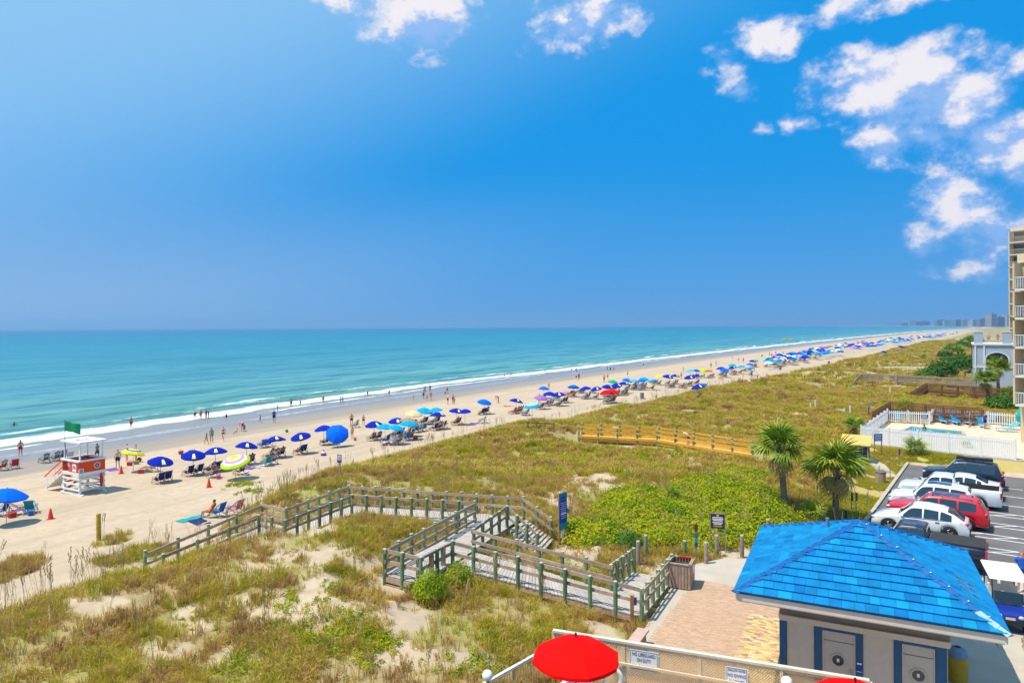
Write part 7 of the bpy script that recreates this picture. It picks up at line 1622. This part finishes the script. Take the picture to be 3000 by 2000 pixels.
# green splashes in the tussocks
sp_pts = []
for px, py, n in ((1095, 1900, 50), (930, 1890, 40), (1050, 1830, 60), (860, 1770, 25), (790, 1960, 40), (660, 1990, 40), (950, 1735, 10), (1500, 1900, 30), (1400, 1960, 40), (1530, 1720, 20), (1150, 1385, 25), (1330, 1310, 20), (1860, 1255, 14), (1480, 1420, 20), (2010, 1330, 12), (700, 1420, 40), (740, 1440, 30), (60, 1790, 30), (390, 1640, 30), (1340, 1760, 30), (1690, 1690, 50), (1620, 1660, 40), (1750, 1670, 40)):
    c = gnd(px, py); q = rng.normal(0, 1, (n, 2)) * (.55, .6) + (c.x, c.y); kq = keep_walk(q[:, 0], q[:, 1], 1.0); q = q[kq]
    if len(q): sp_pts.append(np.stack([q[:, 0], q[:, 1], hgt(q[:, 0], q[:, 1])], 1))
scatter('green_herbs', 'small bright green herbs dotted through the dune grass', 'shrub', np.concatenate(sp_pts), [leafball(46, .22, .04, LEAFY, .8, base=.05) for _ in range(3)], .6, 1.3)

# ------------------------------------------------------------------ shrubs one by one
def shrub_meshes(n, r, lw, mat):
    o = leafball(n, r, lw, mat, .85, 'foliage', base=r * .25); me = o.data; bpy.data.objects.remove(o); return me
SHY = foliage_mat('shrub_yellow_green', ((.22, .34, .01), (.40, .46, .015), (.55, .50, .03)), patch=1.5, trans=.4); SHD = foliage_mat('shrub_dark_green', ((.03, .10, .008), (.06, .17, .012), (.11, .23, .02)), patch=1.)
shm = {'y': [shrub_meshes(1500, 1., .075, SHY) for _ in range(2)], 'd': [shrub_meshes(1500, 1., .085, SHD) for _ in range(2)]}
BARK = M('bark', (.12, .085, .06), .9, var=.3, scale=5, bump=.5, bscale=12)
def shrub(label, px, py, r, h, kind, z=None):
    p = gnd(px, py); t_ = thing('shrub', label, 'shrub', p, gr.uniform(0, 6)); f = link('foliage', gr.choice(shm[kind]), t_); f.scale = (r, r * gr.uniform(.85, 1.1), h)
    s_ = MB()
    for k in range(5): a = gr.uniform(0, 6.28); s_.tube((0, 0, -.1), (.5 * r * math.cos(a), .5 * r * math.sin(a), h * .8), .025, .01, n=5)
    s_.build('stems', BARK, t_); return t_
shrub('yellow green shrub beside the boardwalk lookout corner', 1262, 1762, .75, 1.15, 'y'); shrub('feathery yellow green shrub against the boardwalk ramp', 1345, 1722, .6, 1.0, 'y')
shrub('dark green low shrub in front of the lookout', 1225, 1742, .5, .5, 'd')
shrub('broad dark shrub mound beside the grey house', 2758, 1106, 3.4, 3.4, 'd'); shrub('rounded green shrub against the grey house wall', 2822, 1090, 3.0, 4.0, 'd'); shrub('spreading green shrub at the far dune path end', 2712, 1110, 2.4, 1.9, 'd')
shrub('green shrub beyond the white dune fence', 2775, 1062, 2.2, 1.7, 'd'); shrub('low green bush before the brown boardwalk', 2835, 1172, 1.3, 1.1, 'y'); shrub('dense dark bush below the hotel balconies', 2940, 1200, 2.0, 2.0, 'd'); shrub('upright bush beside the hotel wall', 2962, 1180, 1.4, 2.2, 'd'); shrub('young bush growing through the brown ramp rail', 2650, 1206, 1.0, 1.7, 'y')
shrub('rounded dark shrub at the edge of the leafy cover', 1838, 1600, .8, .7, 'd'); shrub('glossy green shrub behind the wooden bollards', 1935, 1590, .9, .75, 'y'); shrub('leafy shrub beside the information sign', 2075, 1570, .8, .75, 'y')
for px, py, r in ((2790, 1010, 3), (2835, 1000, 4.5), (2770, 1030, 2.6), (2850, 990, 5)): shrub(f'thick green tree line behind the grey house about {int(r * 2)} metres wide' if False else 'thick far shrub in the tree line behind the grey house', px, py + 18, r, r * .9, 'd')['group'] = 'far shrubs behind the grey house'

# ------------------------------------------------------------------ palms
FROND = foliage_mat('palm_frond', ((.10, .20, .015), (.22, .32, .02), (.42, .42, .04)), patch=2., rough=.45, trans=.15); FRY = foliage_mat('palm_frond_old', ((.52, .42, .10), (.46, .32, .12), (.36, .22, .10)), patch=2.)
TRUNK = M('palm_trunk', (.20, .15, .115), .95, var=.35, scale=6, bump=.8, bscale=9, stretch=(1, 1, 3))
def fan_leaf(mat, droop, seed):
    r_ = random.Random(seed); b = MB(); b.bar((0, 0, 0), (.5, 0, -.02), .03, .02); n = 19
    for i in range(n):
        a = (-1 + 2 * i / (n - 1)) * 2.05 + r_.uniform(-.04, .04); L_n = (.72 - .16 * abs(a) / 2.05) * r_.uniform(.88, 1.08); d = Vector((math.cos(a), math.sin(a), 0)); s_ = Vector((-d.y, d.x, 0)) * .03; o = Vector((.5, 0, -.02))
        p1 = o + d * L_n * .55 + Vector((0, 0, -droop * .10 + .03 * abs(math.sin(a)))); p2 = o + d * L_n + Vector((0, 0, -droop * .42 - r_.uniform(0, .10)))
        b.add([o, p1 - s_, p1 + s_, p2], [(0, 1, 2), (1, 3, 2)])
    return b.mesh('frond', mat)
FL = [fan_leaf(FROND, .5, 1), fan_leaf(FROND, .8, 2), fan_leaf(FROND, .35, 3)]; FD = [fan_leaf(FRY, 1.1, 4), fan_leaf(FRY, .9, 5)]
def palm(label, base_px, crown_px, R_, n, trunk=True, tr=.17, dead=8, name='palm_tree', zc_add=0.):
    p = gnd(*base_px); Y = p.y; c = at_y(*crown_px, Y); h = max(.15, c.z - p.z); off = c.x - p.x
    t_ = thing(name, label, 'palm', p)
    if trunk:
        b = MB(); m_ = 9; prev = None; rings = []
        for k in range(m_ + 1):
            f = k / m_; rr = tr * (1.18 - .25 * f + .05 * gr.uniform(-1, 1)); ctr = (off * f * f, .06 * math.sin(f * 3), h * f); rings.append((rr, ctr))
        P = [(cx + rr * math.cos(2 * math.pi * i / 12), cy_ + rr * math.sin(2 * math.pi * i / 12), z - (.1 if k == 0 else 0)) for k, (rr, (cx, cy_, z)) in enumerate(rings) for i in range(12)]
        b.add(P, [(k * 12 + i, k * 12 + (i + 1) % 12, (k + 1) * 12 + (i + 1) % 12, (k + 1) * 12 + i) for k in range(m_) for i in range(12)]); b.build('trunk', TRUNK, t_)
        bo = MB()
        for k in range(26): a = gr.uniform(0, 6.28); f = gr.uniform(.62, 1.0); z = h * f; x0 = off * f * f; bo.bar((x0 + tr * .8 * math.cos(a), tr * .8 * math.sin(a), z), (x0 + tr * 1.9 * math.cos(a), tr * 1.9 * math.sin(a), z + .28), .07, .03)
        bo.build('leaf_bases', TRUNK, t_)
    for k in range(n + dead):
        old = k >= n; el = gr.uniform(-.15, 1.45) if not old else gr.uniform(-1.2, -.5); az_ = k * 2.39996 + gr.uniform(-.2, .2); s_ = R_ / 1.2 * gr.uniform(.85, 1.1) * (.8 if old else 1)
        f = link('frond', gr.choice(FD if old else FL), t_, (off, 0, h + (0 if not old else -.12))); f.scale = (s_,) * 3; f.rotation_euler = Euler((gr.uniform(-.35, .35), -el, az_), 'XYZ')
    return t_
palm('palmetto with rounded crown behind the leafy cover', (2298, 1487), (2284, 1318), 2.0, 26)
palm('palmetto with shaggy drooping crown beside the lawn', (2450, 1527), (2450, 1372), 2.35, 30, dead=10)
palm('short palmetto against the corner of the white pool fence', (2505, 1288), (2503, 1246), 1.25, 26, dead=5)
palm('tall palmetto by the brown boardwalk in front of the grey house', (2898, 1195), (2886, 1112), 1.9, 30, tr=.2, dead=5)
palm('palmetto standing close before the arched windows', (2926, 1172), (2922, 1076), 2.1, 30, tr=.2, dead=5)
palm('far palmetto among the shrubs beside the grey house', (2810, 1064), (2806, 1030), 2.4, 24, tr=.22, dead=3)
palm('far palmetto rising over the tree line', (2850, 1048), (2846, 1000), 2.6, 24, tr=.22, dead=3)
palm('young palm before the white pool fence', (2682, 1328), (2682, 1318), 1.5, 14, trunk=False, dead=2, name='young_palm')
palm('low fan palm beside the shaggy palmetto', (2376, 1522), (2376, 1505), 1.1, 16, trunk=False, dead=3, name='young_palm')
palm('pale yucca clump in the leafy cover', (1965, 1462), (1965, 1450), .8, 12, trunk=False, dead=6, name='yucca')
palm('small yucca in the far dune', (2708, 1064), (2706, 1050), 1.6, 12, trunk=False, dead=2, name='yucca')
palm('small green fan palm by the pool fence rail', (2832, 1316), (2832, 1308), .7, 9, trunk=False, dead=0, name='young_palm')

# ------------------------------------------------------------------ posts, signs, bins on the landward side
TIMB = M('bollard_timber', (.34, .25, .19), .85, var=.3, scale=5, bump=.3, rnd=.12); BT = M('bollard_top', (.45, .36, .28), .85, var=.2)
for px, py, top, gcol in ((1870, 1651, 1583, 0), (1892, 1629, 1566, 1), (2006, 1632, 1582, 1), (2069, 1656, 1587, 0), (2100, 1629, 1566, 0), (2174, 1632, 1566, 0), (2250, 1580, 1520, 0)):
    p = gnd(px, py); h = at_y(px, top, p.y).z - p.z; t_ = thing('bollard', 'weathered timber bollard at the sandy edge of the plaza' if not gcol else 'green stained timber bollard at the sandy edge of the plaza', 'bollard', p, group='timber bollards' if not gcol else 'green bollards')
    MB().lathe([(.10, -.3), (.105, h * .5), (.10, h - .05)], n=12).build('post', W_POST if gcol else TIMB, t_); MB().lathe([(.10, h - .05), (.085, h), (0, h + .01)], n=12).build('chamfered_top', BT, t_)
# slatted bin enclosure
p = at_z(2000, 1722, Z_PLAZA); tb = thing('bin_enclosure', 'slatted wooden bin enclosure at the boardwalk entrance', 'trash can', (p.x, p.y + .4, Z_PLAZA), R(-24)); SLT = M('slat_wood', (.38, .27, .205), .85, var=.25, scale=6, bump=.25, rnd=.14)
hw_ = .52
for sd_ in range(4):
    a = sd_ * math.pi / 2; ca, sa = math.cos(a), math.sin(a)
    for i in range(8):
        u = -hw_ + (i + .5) * 2 * hw_ / 8; MB().box((ca * hw_ - sa * u, sa * hw_ + ca * u, .53), (.025, .108, 1.0), a).build('slat', SLT, tb)
    MB().bar((ca * (hw_ - .03) - sa * -hw_, sa * (hw_ - .03) + ca * -hw_, 1.06), (ca * (hw_ - .03) - sa * hw_, sa * (hw_ - .03) + ca * hw_, 1.06), .13, .04).build('top_board', SLT, tb)
    MB().bar((ca * (hw_ - .04) - sa * -hw_ * .9, sa * (hw_ - .04) + ca * -hw_ * .9, .3), (ca * (hw_ - .04) - sa * hw_ * .9, sa * (hw_ - .04) + ca * hw_ * .9, .3), .04, .08).build('inner_rail', SLT, tb)
MB().lathe([(0, .05), (.34, .05), (.36, .9), (.33, .9), (.31, .2), (0, .18)], n=18).build('liner_drum', M('drum_grey', (.14, .13, .12), .8), tb); MB().box((.12, .42, 1.09), (.55, .12, .05)).build('lid_edge', CLO['red'], tb); MB().box((.538, .1, .75), (.012, .22, .34)).build('sticker', SIGNW, tb)
# tall beach access sign
p = gnd(1650, 1590); pz = at_y(1650, 1443, p.y).z; t_ = thing('access_sign', 'tall narrow blue beach access sign beside the boardwalk stairs', 'sign', p, R(48)); hS = pz - p.z
pl_ = MB().box((0, 0, hS - .95), (.62, .05, 1.9)).build('panel', M('access_blue', (.005, .04, .36), .45, var=.08), t_)
for zf, hh_, cc, dx in ((.06, .16, (.0, .22, .30), 0), (.17, .06, (.0, .30, .22), 0), (.88, .20, (.0, .28, .38), 0), (.96, .10, (.05, .28, .24), 0)): MB().box((dx, -.028, hS - 1.9 * zf), (.6, .008, hh_)).build('colour_band', M(f'access_band_{zf}', cc, .5), pl_)
for i in range(9): MB().box((0, -.028, hS - .52 - .1 * i), (.40 if i % 3 else .48, .008, .028)).build('print_line', M('print_pale', (.55, .66, .8), .5), pl_)
MB().box((.0, -.03, hS - 1.08), (.44, .01, .05)).build('print_line', SIGNW, pl_)
for x in (-.24, .24): MB().box((x, .06, hS * .45), (.10, .08, hS * .9)).build('post', M('sign_timber', (.36, .19, .07), .8, var=.2), t_)
MB().box((-.1, -.03, hS - 2.15), (.26, .03, .34)).build('small_plate', SIGNW, t_); MB().box((.36, -.02, hS - 1.0), (.2, .03, .22)).build('side_plate', M('rules_blue', (0, 0, 0)), t_)
# dark information board on a timber frame
p = gnd(2103, 1616); zt1 = at_y(2118, 1505, p.y).z; t_ = thing('information_board', 'dark information board with white print on a timber frame', 'sign', p, R(-16)); hS = zt1 - p.z
pl_ = MB().box((0, 0, hS - .36), (.66, .04, .72)).build('panel', M('board_purple', (.035, .022, .05), .5, var=.1), t_)
for i, (w_, z_) in enumerate(((.12, .07), (.5, .17), (.54, .25), (.46, .32), (.5, .42), (.4, .5))): MB().box((0, -.024, hS - z_), (w_, .006, .045)).build('print_line', SIGNW, pl_)
MB().box((0, -.024, hS - .61), (.44, .006, .07)).build('print_line', M('print_ochre', (.42, .28, .04), .6), pl_)
for x in (-.33, .33): MB().bar((x * 1.15, .03, -.1), (x, .03, hS), .08, .06).build('frame_post', TIMB, t_)
MB().bar((-.36, .03, hS * .48), (.36, .03, hS * .48), .05, .06).build('cross_bar', TIMB, t_); MB().bar((-.36, .03, hS), (.36, .03, hS), .05, .04).build('cross_bar', TIMB, t_)
# brown post with small blue plates
p = gnd(2040, 1642); zt1 = at_y(2040, 1536, p.y).z; h = zt1 - p.z; t_ = thing('marker_post', 'slim timber post with small blue plates near the bollards', 'post', p, R(-10)); MB().box((0, 0, h / 2 - .1), (.10, .10, h + .2)).build('post', TIMB, t_); MB().box((0, 0, h - .15), (.14, .14, .3)).build('cap', M('maroon', (.12, .02, .03), .6), t_)
for z_, c_ in ((.52, (.01, .10, .40)), (.75, (.0, .30, .25)), (.95, (.01, .05, .34))): MB().box((0, -.06, h - z_), (.14, .012, .18)).build('plate', M(f'plate_{z_}', c_, .5), t_)
# timber post with a blue plate at the boardwalk's corner
p = gnd(1852, 1836); zt1 = at_y(1852, 1742, p.y).z; h = zt1 - p.z; t_ = thing('marker_post', 'square timber post with a blue plate at the boardwalk corner', 'post', p); MB().box((0, 0, h / 2 - .1), (.13, .13, h + .2)).build('post', M('sign_timber', (0, 0, 0)), t_); MB().box((.12, -.05, h - .22), (.10, .03, .3)).build('plate', BLUE_S, t_)
# yellow post on the beach, its neighbours
p = gnd(289, 1582); t_ = thing('boundary_post', 'thick yellow wooden post beside a tuft of grass on the sand', 'post', p, R(12)); YP_ = M('post_yellow', (.52, .34, .03), .75, var=.25, scale=4, bump=.2); MB().lathe([(.12, -.3), (.125, .8), (.12, 1.5)], n=14).build('shaft', YP_, t_); MB().lathe([(.12, 1.5), (.10, 1.53), (0, 1.53)], n=14).build('top', M('post_top', (.42, .30, .08), .8), t_)
p = gnd(996, 1398); t_ = thing('beach_notice', 'small grey notice on a thin post at the dune edge', 'sign', p, R(-20)); MB().box((0, 0, .55), (.07, .07, 1.2)).build('post', TIMB, t_); pq = MB().box((0, -.05, 1.25), (.34, .03, .55)).build('plate', M('notice_grey', (.28, .27, .32), .5), t_)
for i in range(3): MB().box((0, -.068, 1.42 - .1 * i), (.24, .006, .04)).build('print_line', SIGNW, pq)
MB().box((0, -.068, 1.06), (.30, .006, .12)).build('print_line', BLUE_S, pq)
# thin sign poles on the lawn
for px, pb, pt, lab, colp in ((2576, 1441, 1363, 'bare steel pole standing before the lawn bin', None), (2608, 1406, 1337, 'bare steel pole beside the concrete footpath', None), (2634, 1376, 1313, 'steel pole with a small blue plate by the pool fence', BLUE_S), (2495, 1526, 1441, 'brown slatted sign pole beside the shaggy palmetto', M('maroon', (.12, .02, .03), .6)), (2508, 1526, 1441, 'steel pole with a narrow purple plate on the lawn', M('plate_purple', (.10, .06, .22), .6)), (2541, 1482, 1443, 'short steel pole on the lawn', None), (2476, 1528, 1492, 'low steel pole with a blue plate behind the blue roof', BLUE_S)):
    p = gnd(px, pb); h = at_y(px, pt, p.y).z - p.z; t_ = thing('sign_pole', lab, 'pole', p, R(30)); MB().tube((0, 0, -.2), (0, 0, h), .03, n=8).build('pole', STEEL, t_); MB().lathe([(.034, h), (.0, h + .02)], n=8).build('pole_cap', STEEL, t_)
    if colp: MB().box((0, -.04, h - .28), (.20, .02, .5)).build('plate', colp, t_)
p = gnd(2580, 1414); t_ = thing('trash_can', 'tan concrete bin with a dark lid on the lawn path', 'trash can', p); MB().lathe([(0, 0), (.36, 0), (.36, .78), (0, .78)], n=18).build('body', M('bin_tan', (.40, .26, .18), .85, var=.1), t_); MB().lathe([(.38, .78), (.38, .86), (.2, .98), (0, .98)], n=18).build('lid', M('bin_lid', (.18, .13, .11), .7), t_)
for px, py, h in ((2375, 1196, .7), (2389, 1196, 1.1), (2474, 1210, .6), (2491, 1214, 1.1), (2608, 1158, 1.3), (2627, 1080, .8), (2626, 1112, .9)):
    p = gnd(px, py); t_ = thing('standpipe', 'short white standpipe among the dune grass', 'pipe', p, group='white standpipes in the dune'); MB().lathe([(.10, -.1), (.10, h - .05)], n=10).build('pipe', WHITE, t_); MB().lathe([(.12, h - .06), (.12, h), (0, h + .02)], n=10).build('pipe_cap', WHITE, t_)
p = gnd(2258, 1185); t_ = thing('marker_post', 'slim yellow marker post in the dune grass', 'post', p); MB().box((0, 0, .6), (.09, .09, 1.4)).build('post', YP_, t_); MB().box((0, 0, 1.32), (.11, .11, .06)).build('top', YP_, t_)
p = gnd(2545, 1222); t_ = thing('path_sign', 'small blue and white sign on a brown post behind the pool fence', 'sign', p); MB().box((0, 0, .75), (.10, .10, 1.7)).build('post', W_BRN, t_); MB().box((0, -.07, 1.35), (.5, .03, .3)).build('plate', M('notice_sky', (.25, .5, .65), .5), t_)
# ------------------------------------------------------------------ sea air: far things pale towards the horizon
hz_b = MB().box((0, 7500, 60), (20000, 19000, 130)).build('haze', M('haze_surface', (1, 1, 1)))
hm_ = bpy.data.materials.new('haze_air'); hm_.use_nodes = True; nt_ = hm_.node_tree; nt_.nodes.clear(); ov = nt_.nodes.new('ShaderNodeOutputMaterial'); pv = nt_.nodes.new('ShaderNodeVolumePrincipled')
pv.inputs['Color'].default_value = (.38, .68, 1.0, 1); pv.inputs['Density'].default_value = 1.6e-4; pv.inputs['Anisotropy'].default_value = .25; nt_.links.new(pv.outputs[0], ov.inputs['Volume'])
hz_b.data.materials.clear(); hz_b.data.materials.append(hm_); hz_b['kind'] = 'stuff'; hz_b['label'] = 'thin blue sea haze over the whole shore'; hz_b['category'] = 'haze'
